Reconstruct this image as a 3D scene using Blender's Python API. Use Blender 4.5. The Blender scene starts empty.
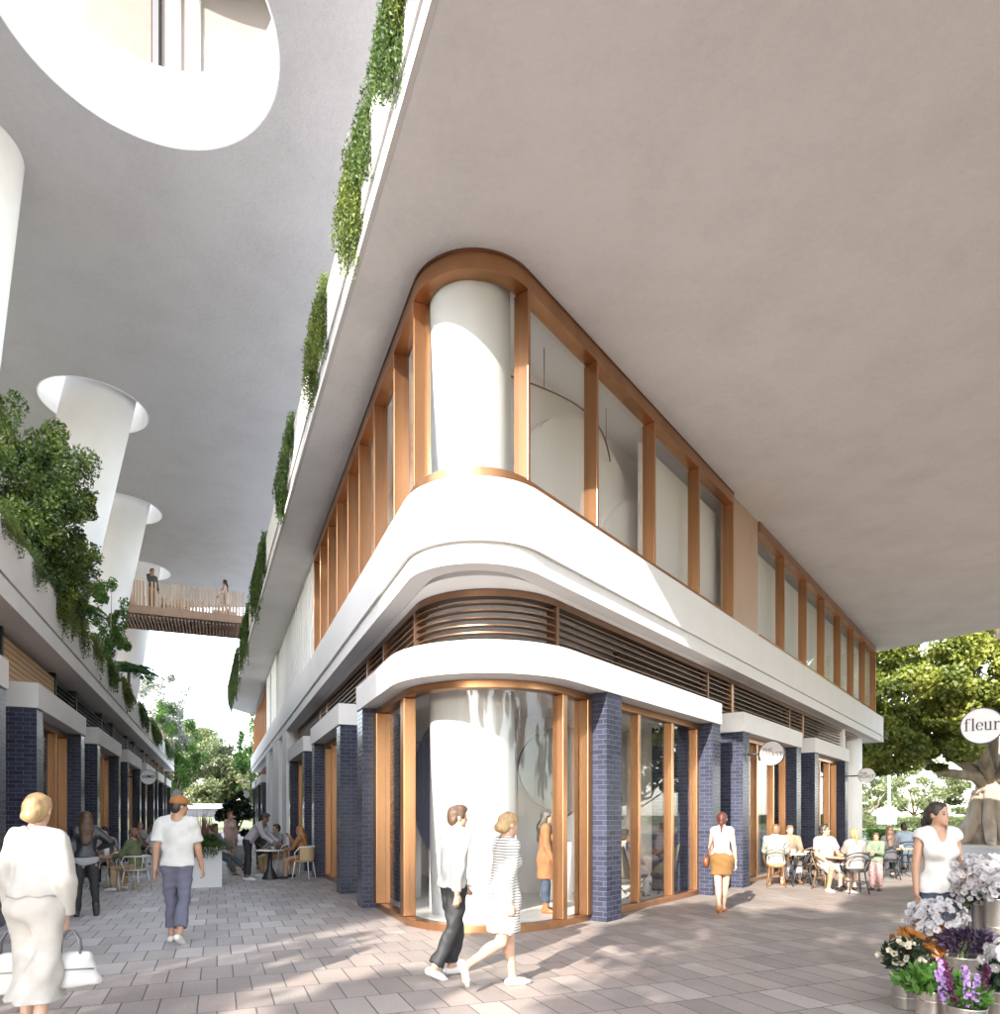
import bpy, bmesh, math, random
import numpy as np
from mathutils import Vector, Matrix
from mathutils.geometry import tessellate_polygon

random.seed(7)
RNG = np.random.default_rng(11)
SC = bpy.context.scene
COL = SC.collection
F = 680.0; EYE = 1.6; CX = 500.0; HY = 815.0     # focal length in photo pixels, eye height, horizon

# ------------------------------------------------------------------ camera
cam_d = bpy.data.cameras.new('camera')
cam = bpy.data.objects.new('camera', cam_d); COL.objects.link(cam)
cam.location = (0, 0, EYE); cam.rotation_euler = (math.radians(90), 0, 0)
cam_d.sensor_fit = 'HORIZONTAL'; cam_d.sensor_width = 36.0
cam_d.lens = 36.0 * F / 1000.0
cam_d.shift_y = (HY - 507.0) / 1000.0
cam_d.clip_start = 0.05; cam_d.clip_end = 4000
SC.camera = cam

# ------------------------------------------------------------------ sky, sun, exposure
SUN_EL = math.radians(25.0)
SUN_AZ = (0.457, 0.889)                            # the way the light travels over the ground
world = bpy.data.worlds.new('World'); SC.world = world; world.use_nodes = True
wn = world.node_tree
bg = wn.nodes['Background']
sky = wn.nodes.new('ShaderNodeTexSky'); sky.sky_type = 'NISHITA'; sky.sun_disc = False
sky.sun_elevation = SUN_EL; sky.sun_rotation = math.atan2(-SUN_AZ[0], -SUN_AZ[1])
sky.air_density = 1.0; sky.dust_density = 0.7; sky.ozone_density = 1.0
hs = wn.nodes.new('ShaderNodeHueSaturation'); hs.inputs['Saturation'].default_value = 0.5     # a milky, hazy sky
wn.links.new(sky.outputs['Color'], hs.inputs['Color']); wn.links.new(hs.outputs['Color'], bg.inputs['Color'])
bg.inputs['Strength'].default_value = 0.15
sl = bpy.data.lights.new('sun', 'SUN'); sl.energy = 2.0; sl.angle = math.radians(0.55); sl.color = (1.0, 0.93, 0.84)
so = bpy.data.objects.new('sun', sl); COL.objects.link(so)
so.rotation_euler = Vector((SUN_AZ[0]*math.cos(SUN_EL), SUN_AZ[1]*math.cos(SUN_EL), -math.sin(SUN_EL))).to_track_quat('-Z', 'Y').to_euler()
so.location = (-10, -20, 30)
SC.view_settings.view_transform = 'Standard'; SC.view_settings.look = 'None'
SC.view_settings.exposure = 2.95; SC.view_settings.gamma = 1.0
SC.cycles.use_denoising = True
SC.cycles.max_bounces = 12; SC.cycles.diffuse_bounces = 7; SC.cycles.glossy_bounces = 4
SC.cycles.transparent_max_bounces = 32
SC.cycles.sample_clamp_indirect = 8.0
SC.cycles.caustics_reflective = False; SC.cycles.caustics_refractive = False

# ------------------------------------------------------------------ materials
MATS = {}
def nt(name):
    m = bpy.data.materials.new(name); m.use_nodes = True
    return m, m.node_tree, m.node_tree.nodes['Principled BSDF']
def N(t, kind, **kw):
    n = t.nodes.new(kind)
    for k, v in kw.items(): setattr(n, k, v)
    return n
def ramp(t, fac, stops):
    r = N(t, 'ShaderNodeValToRGB')
    el = r.color_ramp.elements
    while len(el) < len(stops): el.new(0.5)
    for e, (p, c) in zip(el, stops):
        e.position = p; e.color = (*c, 1)
    t.links.new(fac, r.inputs['Fac'])
    return r.outputs['Color']
def noise(t, scale, detail=4, rough=0.55, coord='Object', stretch=None):
    tc = N(t, 'ShaderNodeTexCoord'); n = N(t, 'ShaderNodeTexNoise')
    n.inputs['Scale'].default_value = scale; n.inputs['Detail'].default_value = detail; n.inputs['Roughness'].default_value = rough
    src = tc.outputs[coord]
    if stretch:
        mp = N(t, 'ShaderNodeMapping'); mp.inputs['Scale'].default_value = stretch
        t.links.new(src, mp.inputs['Vector']); src = mp.outputs['Vector']
    t.links.new(src, n.inputs['Vector'])
    return n.outputs['Fac']
def bump(t, b, height, strength, dist=0.02):
    bp = N(t, 'ShaderNodeBump'); bp.inputs['Strength'].default_value = strength; bp.inputs['Distance'].default_value = dist
    t.links.new(height, bp.inputs['Height']); t.links.new(bp.outputs['Normal'], b.inputs['Normal'])
def mul(c, k): return tuple(min(1, x*k) for x in c)
def pm(name, color, rough=0.6, metal=0.0, var=0.12, scale=3.0, bmp=0.0, bscale=40.0, stretch=None, spec=0.5, sheen=0.0):
    if name in MATS: return MATS[name]
    m, t, b = nt(name)
    b.inputs['Roughness'].default_value = rough; b.inputs['Metallic'].default_value = metal
    b.inputs['Specular IOR Level'].default_value = spec
    if var:
        f = noise(t, scale, stretch=stretch)
        c = ramp(t, f, [(0.25, mul(color, 1-var)), (0.75, mul(color, 1+var))])
        t.links.new(c, b.inputs['Base Color'])
    else: b.inputs['Base Color'].default_value = (*color, 1)
    if bmp: bump(t, b, noise(t, bscale, 3), bmp, 0.01)
    MATS[name] = m
    return m
def plaster(name, color, mottled=0.1, bmp=0.12, scale=0.9, rough=0.75, fine=0.35):
    m, t, b = nt(name)
    f1 = noise(t, scale, 6, 0.62); f2 = noise(t, scale*14, 8, 0.78)
    mx = N(t, 'ShaderNodeMath', operation='MULTIPLY_ADD')
    t.links.new(f2, mx.inputs[0]); mx.inputs[1].default_value = fine; t.links.new(f1, mx.inputs[2])
    c = ramp(t, mx.outputs[0], [(0.42, mul(color, 1-mottled)), (0.68, color), (0.95, mul(color, 1+mottled*0.6))])
    t.links.new(c, b.inputs['Base Color']); b.inputs['Roughness'].default_value = rough
    b.inputs['Specular IOR Level'].default_value = 0.25
    if bmp: bump(t, b, mx.outputs[0], bmp, 0.06)
    MATS[name] = m
    return m
def brick_mat(name, c1, c2, mortar, rough, spec=0.06):
    m, t, b = nt(name)
    tc = N(t, 'ShaderNodeTexCoord'); br = N(t, 'ShaderNodeTexBrick')
    t.links.new(tc.outputs['UV'], br.inputs['Vector'])
    br.inputs['Color1'].default_value = (*c1, 1); br.inputs['Color2'].default_value = (*c2, 1); br.inputs['Mortar'].default_value = (*mortar, 1)
    br.inputs['Scale'].default_value = 1.0; br.inputs['Mortar Size'].default_value = 0.004; br.inputs['Mortar Smooth'].default_value = 0.15
    br.inputs['Brick Width'].default_value = 0.21; br.inputs['Row Height'].default_value = 0.076; br.inputs['Bias'].default_value = 0.0
    t.links.new(br.outputs['Color'], b.inputs['Base Color'])
    rr = N(t, 'ShaderNodeMapRange'); rr.inputs['To Min'].default_value = rough; rr.inputs['To Max'].default_value = 0.8
    t.links.new(br.outputs['Fac'], rr.inputs['Value']); t.links.new(rr.outputs['Result'], b.inputs['Roughness'])
    n = noise(t, 7, 2)
    s = N(t, 'ShaderNodeMath', operation='SUBTRACT'); t.links.new(n, s.inputs[0]); t.links.new(br.outputs['Fac'], s.inputs[1])
    bump(t, b, s.outputs[0], 0.35, 0.004)
    b.inputs['Specular IOR Level'].default_value = spec
    MATS[name] = m
    return m
def glass_mat(name, tint=(0.95, 0.955, 0.95), blend=0.22, rough=0.0):
    m, t, b = nt(name)
    t.nodes.remove(b)
    out = t.nodes['Material Output']
    tr = N(t, 'ShaderNodeBsdfTransparent'); tr.inputs['Color'].default_value = (*tint, 1)
    gl = N(t, 'ShaderNodeBsdfGlossy'); gl.inputs['Roughness'].default_value = rough
    fr = N(t, 'ShaderNodeLayerWeight'); fr.inputs['Blend'].default_value = 0.5
    pw = N(t, 'ShaderNodeMath', operation='POWER'); t.links.new(fr.outputs['Facing'], pw.inputs[0]); pw.inputs[1].default_value = 4.0
    mr = N(t, 'ShaderNodeMath', operation='MULTIPLY_ADD'); t.links.new(pw.outputs[0], mr.inputs[0]); mr.inputs[1].default_value = 0.30; mr.inputs[2].default_value = 0.03
    fr = mr
    mx = N(t, 'ShaderNodeMixShader')
    t.links.new(fr.outputs[0], mx.inputs[0]); t.links.new(tr.outputs[0], mx.inputs[1]); t.links.new(gl.outputs[0], mx.inputs[2])
    t.links.new(mx.outputs[0], out.inputs['Surface'])
    MATS[name] = m
    return m
def leaf_mat(name, stops, scale=1.2, trans=0.35, rough=0.5):
    m, t, b = nt(name)
    f = noise(t, scale, 3, 0.6); f2 = noise(t, scale*14, 1, 0.5)
    mx = N(t, 'ShaderNodeMath', operation='MULTIPLY_ADD'); t.links.new(f2, mx.inputs[0]); mx.inputs[1].default_value = 0.55
    a = N(t, 'ShaderNodeMath', operation='SUBTRACT'); t.links.new(f, a.inputs[0]); a.inputs[1].default_value = 0.27
    t.links.new(a.outputs[0], mx.inputs[2])
    c = ramp(t, mx.outputs[0], stops)
    t.links.new(c, b.inputs['Base Color']); b.inputs['Roughness'].default_value = rough
    out = t.nodes['Material Output']
    tl = N(t, 'ShaderNodeBsdfTranslucent'); t.links.new(c, tl.inputs['Color'])
    ms = N(t, 'ShaderNodeMixShader'); ms.inputs[0].default_value = trans
    t.links.new(b.outputs[0], ms.inputs[1]); t.links.new(tl.outputs[0], ms.inputs[2]); t.links.new(ms.outputs[0], out.inputs['Surface'])
    MATS[name] = m
    return m

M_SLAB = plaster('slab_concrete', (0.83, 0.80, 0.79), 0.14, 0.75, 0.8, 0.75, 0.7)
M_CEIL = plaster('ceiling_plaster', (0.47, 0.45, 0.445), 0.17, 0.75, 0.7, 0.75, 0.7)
M_WHITE = plaster('white_render', (0.69, 0.672, 0.662), 0.05, 0.08, 1.3)
M_PARAPET = plaster('parapet_render', (0.62, 0.595, 0.575), 0.07, 0.1, 1.3)
M_RIM = plaster('rim_white', (0.86, 0.855, 0.845), 0.02, 0.03, 1.0)
M_GREY = plaster('grey_render', (0.42, 0.41, 0.42), 0.06, 0.1, 1.3)
M_INT = plaster('interior_plaster', (0.88, 0.835, 0.825), 0.04, 0.04, 0.8)
M_INTF = pm('interior_floor', (0.72, 0.69, 0.65), 0.35, 0, 0.05, 1.0)
M_COPPER = pm('copper', (0.43, 0.222, 0.112), 0.28, 0.88, 0.18, 2.2, 0.05, 120, (1, 1, 0.15))
M_BRONZE = pm('bronze', (0.21, 0.12, 0.075), 0.36, 0.8, 0.15, 2.5)
M_DARKM = pm('dark_metal', (0.035, 0.035, 0.038), 0.45, 0.3, 0.1)
M_BRICK = brick_mat('navy_brick', (0.030, 0.032, 0.050), (0.046, 0.050, 0.078), (0.10, 0.105, 0.128), 0.26)
M_BRICKA = brick_mat('glazed_brick', (0.030, 0.032, 0.050), (0.046, 0.050, 0.078), (0.10, 0.105, 0.128), 0.18, 0.34)
M_BRICKL = brick_mat('dark_brick', (0.018, 0.020, 0.030), (0.027, 0.030, 0.043), (0.08, 0.08, 0.1), 0.2)
M_GLASS = glass_mat('clear_glass')
M_LOUVB = pm('louvre_back', (0.075, 0.062, 0.052), 0.7, 0, 0.2)
M_WOOD = pm('wood_slat', (0.52, 0.37, 0.27), 0.55, 0, 0.22, 5, stretch=(1, 1, 0.2))
M_STEEL = pm('brushed_steel', (0.50, 0.46, 0.42), 0.30, 0.9, 0.08, 60, stretch=(0.02, 0.02, 1))
M_BARK = pm('bark', (0.30, 0.235, 0.18), 0.85, 0, 0.35, 4, 0.8, 9)
M_BARKP = pm('pale_bark', (0.27, 0.22, 0.17), 0.85, 0, 0.45, 2.2, 1.0, 9, stretch=(1, 1, 0.25))

# paving: rows run across the alley, stones half offset
def paver_mat():
    m, t, b = nt('pavers')
    tc = N(t, 'ShaderNodeTexCoord'); mp = N(t, 'ShaderNodeMapping'); mp.inputs['Rotation'].default_value = (0, 0, -math.atan2(0.3842, 0.9232))
    t.links.new(tc.outputs['Object'], mp.inputs['Vector'])
    br = N(t, 'ShaderNodeTexBrick'); t.links.new(mp.outputs['Vector'], br.inputs['Vector'])
    br.inputs['Color1'].default_value = (0, 0, 0, 1); br.inputs['Color2'].default_value = (1, 1, 1, 1); br.inputs['Mortar'].default_value = (0.5, 0.5, 0.5, 1)
    br.inputs['Scale'].default_value = 1.0; br.inputs['Brick Width'].default_value = 0.3; br.inputs['Row Height'].default_value = 0.6
    br.inputs['Mortar Size'].default_value = 0.006; br.inputs['Mortar Smooth'].default_value = 0.1
    warm = ramp(t, br.outputs['Color'], [(0.0, (0.25, 0.213, 0.19)), (0.3, (0.31, 0.265, 0.238)), (0.5, (0.345, 0.283, 0.25)), (0.72, (0.28, 0.243, 0.222)), (0.9, (0.385, 0.333, 0.30)), (1.0, (0.33, 0.28, 0.252))])
    cool = ramp(t, br.outputs['Color'], [(0.0, (0.56, 0.54, 0.53)), (0.4, (0.64, 0.62, 0.605)), (0.7, (0.60, 0.575, 0.565)), (0.9, (0.73, 0.71, 0.69)), (1.0, (0.67, 0.645, 0.63))])  # grey granite, paled further to make up for dim light in the alley
    sep = N(t, 'ShaderNodeSeparateXYZ'); t.links.new(mp.outputs['Vector'], sep.inputs[0])
    # grey granite in the alley, warmer stone in the street, mixed where they meet
    zone = N(t, 'ShaderNodeMapRange'); zone.inputs['From Min'].default_value = 6.8; zone.inputs['From Max'].default_value = 11.0; t.links.new(sep.outputs['Y'], zone.inputs['Value'])
    zx = N(t, 'ShaderNodeMapRange'); zx.inputs['From Min'].default_value = 2.4; zx.inputs['From Max'].default_value = -0.6; t.links.new(sep.outputs['X'], zx.inputs['Value'])
    zm = N(t, 'ShaderNodeMath', operation='MULTIPLY'); t.links.new(zone.outputs[0], zm.inputs[0]); t.links.new(zx.outputs[0], zm.inputs[1])
    jit = N(t, 'ShaderNodeMath', operation='MULTIPLY_ADD'); t.links.new(br.outputs['Color'], jit.inputs[0]); jit.inputs[1].default_value = 0.3; jit.inputs[2].default_value = -0.15
    zj = N(t, 'ShaderNodeMath', operation='MULTIPLY_ADD'); zj.use_clamp = True; t.links.new(zm.outputs[0], zj.inputs[0]); t.links.new(jit.outputs[0], zj.inputs[1]); t.links.new(zm.outputs[0], zj.inputs[2])
    cm = N(t, 'ShaderNodeMixRGB'); t.links.new(zj.outputs[0], cm.inputs[0]); t.links.new(warm, cm.inputs[1]); t.links.new(cool, cm.inputs[2]); c = cm.outputs[0]
    sp = noise(t, 55, 4, 0.7); lg = noise(t, 1.1, 4, 0.6)
    c2 = N(t, 'ShaderNodeMixRGB', blend_type='MULTIPLY'); c2.inputs[0].default_value = 0.55
    t.links.new(c, c2.inputs[1]); t.links.new(ramp(t, sp, [(0.3, (0.62, 0.62, 0.62)), (0.7, (1.15, 1.15, 1.15))]), c2.inputs[2])
    c3 = N(t, 'ShaderNodeMixRGB', blend_type='MULTIPLY'); c3.inputs[0].default_value = 0.7
    t.links.new(c2.outputs[0], c3.inputs[1]); t.links.new(ramp(t, lg, [(0.3, (0.72, 0.71, 0.72)), (0.7, (1.08, 1.06, 1.05))]), c3.inputs[2])
    mj = N(t, 'ShaderNodeMixRGB'); t.links.new(br.outputs['Fac'], mj.inputs[0]); t.links.new(c3.outputs[0], mj.inputs[1]); mj.inputs[2].default_value = (0.075, 0.07, 0.07, 1)
    t.links.new(mj.outputs[0], b.inputs['Base Color'])
    rr = N(t, 'ShaderNodeMapRange'); rr.inputs['To Min'].default_value = 0.45; rr.inputs['To Max'].default_value = 0.75
    t.links.new(lg, rr.inputs['Value']); t.links.new(rr.outputs['Result'], b.inputs['Roughness'])
    s = N(t, 'ShaderNodeMath', operation='MULTIPLY_ADD'); t.links.new(br.outputs['Fac'], s.inputs[0]); s.inputs[1].default_value = -1.2; t.links.new(sp, s.inputs[2])
    bump(t, b, s.outputs[0], 0.45, 0.006)
    MATS['pavers'] = m
    return m
M_PAVE = paver_mat()
M_LAWN = pm('lawn', (0.17, 0.185, 0.06), 0.9, 0, 0.35, 0.6)
M_SAND = pm('sandy_ground', (0.40, 0.34, 0.26), 0.9, 0, 0.2, 0.7)
M_ROAD = pm('asphalt', (0.115, 0.12, 0.13), 0.8, 0, 0.12, 2.0)

# ------------------------------------------------------------------ mesh builder and tagging
def tag(o, label=None, cat=None, group=None, kind=None):
    if label: o['label'] = label
    if cat: o['category'] = cat
    if group: o['group'] = group
    if kind: o['kind'] = kind
    return o
def thing(name, label, cat, loc=(0, 0, 0), rz=0.0, group=None):
    o = bpy.data.objects.new(name, None); COL.objects.link(o)
    o.location = loc; o.rotation_euler = (0, 0, rz); o.empty_display_size = 0.2
    return tag(o, label, cat, group)
def origin_of(p):
    v = Vector((0, 0, 0))
    while p: v += p.location; p = p.parent
    return v
def copy_tree(o, parent=None):
    c = o.copy(); COL.objects.link(c); c.parent = parent
    for ch in list(o.children): copy_tree(ch, c)
    return c
def link_mesh(name, me, mat, parent=None, world=False):
    o = bpy.data.objects.new(name, me); COL.objects.link(o)
    if mat is not None and not me.materials: me.materials.append(mat)
    if parent:
        o.parent = parent
        if world: o.location = -origin_of(parent)
    return o
class MB:
    def __init__(s): s.v = []; s.f = []; s.sm = []
    def add(s, vs, fs, smooth=False):
        b = len(s.v); s.v += [tuple(p) for p in vs]; s.f += [tuple(b+i for i in f) for f in fs]; s.sm += [smooth]*len(fs)
        return s
    def hexa(s, q0, q1, z0, z1):
        # q0: four plan points
        vs = [(x, y, z0) for x, y in q0] + [(x, y, z1) for x, y in q1]
        return s.add(vs, [(0, 3, 2, 1), (4, 5, 6, 7), (0, 1, 5, 4), (1, 2, 6, 5), (2, 3, 7, 6), (3, 0, 4, 7)])
    def box(s, x0, x1, y0, y1, z0, z1):
        q = [(x0, y0), (x1, y0), (x1, y1), (x0, y1)]
        return s.hexa(q, q, z0, z1)
    def obox(s, o, d, d0, d1, t0, t1, z0, z1):
        def p(dd, tt): return (o[0]*dd+d[0]*tt, o[1]*dd+d[1]*tt)
        q = [p(d0, t0), p(d1, t0), p(d1, t1), p(d0, t1)]
        return s.hexa(q, q, z0, z1)
    def prism(s, poly, z0, z1):
        n = len(poly)
        vs = [(x, y, z0) for x, y in poly] + [(x, y, z1) for x, y in poly]
        fs = [tuple(range(n-1, -1, -1)), tuple(range(n, 2*n))] + [(i, (i+1) % n, n+(i+1) % n, n+i) for i in range(n)]
        return s.add(vs, fs)
    def ribbon(s, a, b, z0, z1, smooth=False, closed=False):
        n = len(a); vs = []
        for (x, y), (u, w) in zip(a, b): vs += [(x, y, z0), (x, y, z1), (u, w, z1), (u, w, z0)]
        fs = []
        m = n if closed else n-1
        for i in range(m):
            p = 4*i; q = 4*((i+1) % n)
            for k in range(4):
                k2 = (k+1) % 4
                fs.append((p+k, q+k, q+k2, p+k2))
        if not closed: fs += [(0, 1, 2, 3), (4*n-1, 4*n-2, 4*n-3, 4*n-4)]
        return s.add(vs, fs, smooth)
    def tube(s, pts, r, n=8, cap=True, smooth=True):
        pts = [Vector(p) for p in pts]; m = len(pts)
        rs = r if hasattr(r, '__len__') else [r]*m
        vs = []; up = None
        for i, p in enumerate(pts):
            d = (pts[min(i+1, m-1)] - pts[max(i-1, 0)]).normalized()
            if up is None:
                up = d.orthogonal().normalized()
            else:
                up = (up - d*up.dot(d)).normalized()
            w = d.cross(up)
            for k in range(n):
                a = 2*math.pi*k/n
                vs.append(p + (up*math.cos(a) + w*math.sin(a))*rs[i])
        fs = []
        for i in range(m-1):
            for k in range(n):
                fs.append((i*n+k, i*n+(k+1) % n, (i+1)*n+(k+1) % n, (i+1)*n+k))
        s.add(vs, fs, smooth)
        if cap:
            b = len(s.v) - len(vs)
            s.f += [tuple(b+k for k in range(n-1, -1, -1)), tuple(b+(m-1)*n+k for k in range(n))]; s.sm += [False, False]
        return s
    def lathe(s, prof, c=(0, 0, 0), n=24, smooth=True):
        vs = []; m = len(prof)
        for r, z in prof:
            for k in range(n):
                a = 2*math.pi*k/n
                vs.append((c[0]+r*math.cos(a), c[1]+r*math.sin(a), c[2]+z))
        fs = [(i*n+k, i*n+(k+1) % n, (i+1)*n+(k+1) % n, (i+1)*n+k) for i in range(m-1) for k in range(n)]
        s.add(vs, fs, smooth)
        b = len(s.v)-len(vs)
        if prof[0][0] > 1e-6: s.f.append(tuple(b+k for k in range(n-1, -1, -1))); s.sm.append(False)
        if prof[-1][0] > 1e-6: s.f.append(tuple(b+(m-1)*n+k for k in range(n))); s.sm.append(False)
        return s
    def ball(s, c, r, n=8):
        rr = r if hasattr(r, '__len__') else (r, r, r)
        vs = [(c[0], c[1], c[2]-rr[2])]; 
        for i in range(1, n//2):
            th = -math.pi/2 + math.pi*i/(n//2)
            for k in range(n):
                a = 2*math.pi*k/n
                vs.append((c[0]+rr[0]*math.cos(th)*math.cos(a), c[1]+rr[1]*math.cos(th)*math.sin(a), c[2]+rr[2]*math.sin(th)))
        vs.append((c[0], c[1], c[2]+rr[2])); L = len(vs)-1
        fs = [(0, 1+(k+1) % n, 1+k) for k in range(n)]
        for i in range(n//2-2):
            for k in range(n): fs.append((1+i*n+k, 1+i*n+(k+1) % n, 1+(i+1)*n+(k+1) % n, 1+(i+1)*n+k))
        o = 1+(n//2-2)*n
        fs += [(L, o+k, o+(k+1) % n) for k in range(n)]
        return s.add(vs, fs, True)
    def build(s, name, mat, parent=None, world=True, bevel=0.0, recalc=True, uv=True, label=None):
        me = bpy.data.meshes.new(name)
        me.from_pydata(s.v, [], s.f)
        me.polygons.foreach_set('use_smooth', s.sm)
        if recalc or bevel:
            bm = bmesh.new(); bm.from_mesh(me)
            if recalc: bmesh.ops.recalc_face_normals(bm, faces=bm.faces[:])
            if bevel:
                es = [e for e in bm.edges if len(e.link_faces) == 2 and e.calc_face_angle(0) > 0.6]
                bmesh.ops.bevel(bm, geom=es, offset=bevel, segments=2, affect='EDGES', profile=0.5)
            bm.to_mesh(me); bm.free()
        if uv: box_uv(me)
        o = link_mesh(name, me, mat, parent, world)
        if label: o['label'] = label
        return o
def box_uv(me):
    ul = me.uv_layers.new(name='UVMap')
    co = np.empty(len(me.vertices)*3, 'f'); me.vertices.foreach_get('co', co); co = co.reshape(-1, 3)
    nl = len(me.loops); vi = np.empty(nl, 'i'); me.loops.foreach_get('vertex_index', vi)
    pn = np.empty(len(me.polygons)*3, 'f'); me.polygons.foreach_get('normal', pn); pn = pn.reshape(-1, 3)
    lt = np.empty(len(me.polygons), 'i'); me.polygons.foreach_get('loop_total', lt)
    n = np.repeat(pn, lt, axis=0)
    p = co[vi]
    hz = np.stack([-n[:, 1], n[:, 0], np.zeros(nl)], 1); ln = np.linalg.norm(hz, axis=1)
    flat = ln < 0.3
    hz[flat] = (1, 0, 0); ln[flat] = 1; hz /= ln[:, None]
    v = np.cross(n, hz)
    uv = np.stack([(p*hz).sum(1), (p*v).sum(1)], 1).astype('f')
    ul.data.foreach_set('uv', uv.ravel())

def G(u, v):           # ground point seen at a photo pixel
    Y = F*EYE/(v-HY); return ((u-CX)/F*Y, Y)
def at(u, v, Y):       # point at depth Y seen at a photo pixel
    return Vector(((u-CX)/F*Y, Y, EYE-(v-HY)/F*Y))
# ------------------------------------------------------------------ plan geometry
nR = (0.788, -0.6155); dR = (0.6155, 0.788)        # right street: outward normal, direction away from the corner
nL = (-0.9232, -0.3842); dL = (-0.3842, 0.9232)    # alley: outward normal, direction
oB = (0.9232, 0.3842)                              # outward normal of the terrace building across the alley
def PT(n, d, a, t): return (n[0]*a+d[0]*t, n[1]*a+d[1]*t)
def centre(dr, dl, r):
    a1, b1, c1 = nR[0], nR[1], dr-r
    a2, b2, c2 = nL[0], nL[1], dl-r
    det = a1*b2-b1*a2
    return ((c1*b2-b1*c2)/det, (a1*c2-c1*a2)/det)
A0 = math.atan2(nL[1], nL[0]); A1 = math.atan2(nR[1], nR[0])   # arc from the alley side round to the street side
def path(dr, dl, r, tl=None, tr=None, n=24, arc=True):
    c = centre(dr, dl, r); pts = []
    if tl is not None: pts.append(PT(nL, dL, dl, tl))
    a0 = A0 if A0 > 0 else A0+2*math.pi; a1 = A1 if A1 > 0 else A1+2*math.pi
    for i in range(n+1):
        a = a0+(a1-a0)*i/n
        pts.append((c[0]+r*math.cos(a), c[1]+r*math.sin(a)))
    if tr is not None: pts.append(PT(nR, dR, dr, tr))
    return pts
def tang(dr, dl, r):
    c = centre(dr, dl, r)
    return (c[0]*dL[0]+c[1]*dL[1], c[0]*dR[0]+c[1]*dR[1])      # t of the tangent points on the two planes
def tR(u, d):
    a = (u-CX)/F; Y = d/(nR[0]*a+nR[1]); return Y*(a*dR[0]+dR[1])
def tL(u, d):
    a = (u-CX)/F; Y = d/(nL[0]*a+nL[1]); return Y*(a*dL[0]+dL[1])

# ------------------------------------------------------------------ ground
def sheet(name, poly, z, mat):
    mb = MB(); mb.add([(x, y, z) for x, y in poly], [tuple(range(len(poly)))])
    o = mb.build(name, mat, recalc=False); tag(o, kind='structure'); return o
sheet('ground', [(-1500, -600), (1500, -600), (1500, 2500), (-1500, 2500)], -0.012, M_LAWN)
sheet('paving', [(-42, -30), (34, -30), (30.5, 27.0), (17.5, 39), (-4, 60), (-42, 60)], 0.0, M_PAVE)
sheet('sandy_ground', [(17.5, 39.01), (30.5, 27.01), (90, 20), (90, 52), (40, 52), (22, 47)], -0.004, M_SAND)
sheet('road', [(28, 33.2), (31, 27.5), (90, 24), (90, 30)], 0.0, M_ROAD)
sheet('lane', [(-60, 60.5), (0, 60.5), (0, 68), (-60, 68)], -0.004, M_SAND)

ZLB, ZLT = 3.435, 3.86          # lintels
ZS, ZF = 4.70, 5.74             # underside and top of the balcony fascia
ZU = 8.61                       # underside of the great slab
TRE = 32.6                      # far end of the street front
TLE = 53.0                      # far end of the alley front

# ------------------------------------------------------------------ corner building
CB = thing('corner_building', 'wedge shaped corner building with curved copper framed glass corner, white bands and navy brick piers', 'building', (-0.3, 8.2, 0))

def band(name, dr, dl, r, th, tl, tr, z0, z1, mat, parent=CB, smooth=True, rin=None):
    mb = MB(); a = path(dr, dl, r, tl, tr); b = path(dr-th, dl-th, max(0.05, r-th) if rin is None else rin, tl, tr)
    mb.ribbon(a, b, z0, z1)
    o = mb.build(name, mat, parent)
    return o
def smooth_by_angle(o, ang=0.5):
    me = o.data
    me.polygons.foreach_set('use_smooth', [True]*len(me.polygons))
    bm = bmesh.new(); bm.from_mesh(me)
    for e in bm.edges:
        if len(e.link_faces) == 2: e.smooth = e.calc_face_angle(0) < ang
    bm.to_mesh(me); bm.free()

# balcony fascia: upper band, lower lip, soffit slab
fa = band('fascia', -4.95, -2.28, 1.02, 0.30, TLE, TRE, 4.965, ZF, M_WHITE); smooth_by_angle(fa, 0.3)
fl = band('fascia_lip', -5.0, -2.33, 0.99, 0.26, TLE, TRE, ZS, 4.962, M_WHITE); smooth_by_angle(fl, 0.3)
mb = MB(); mb.prism(path(-5.27, -2.60, 0.9, TLE-0.1, TRE-0.1), ZS+0.004, 5.30); mb.build('floor_slab', M_RIM, CB)
mb = MB(); mb.ribbon(path(-5.70, -3.02, 0.75, 44, 30), path(-5.715, -3.035, 0.735, 44, 30), ZS-0.002, ZS+0.02); mb.build('soffit_joint', M_DARKM, CB)
# end cap of the street front
mb = MB(); mb.obox(nR, dR, -12.0, -4.96, TRE+0.003, TRE+0.3, ZS+0.002, ZF-0.002); mb.build('end_fascia', M_WHITE, CB)

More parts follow.
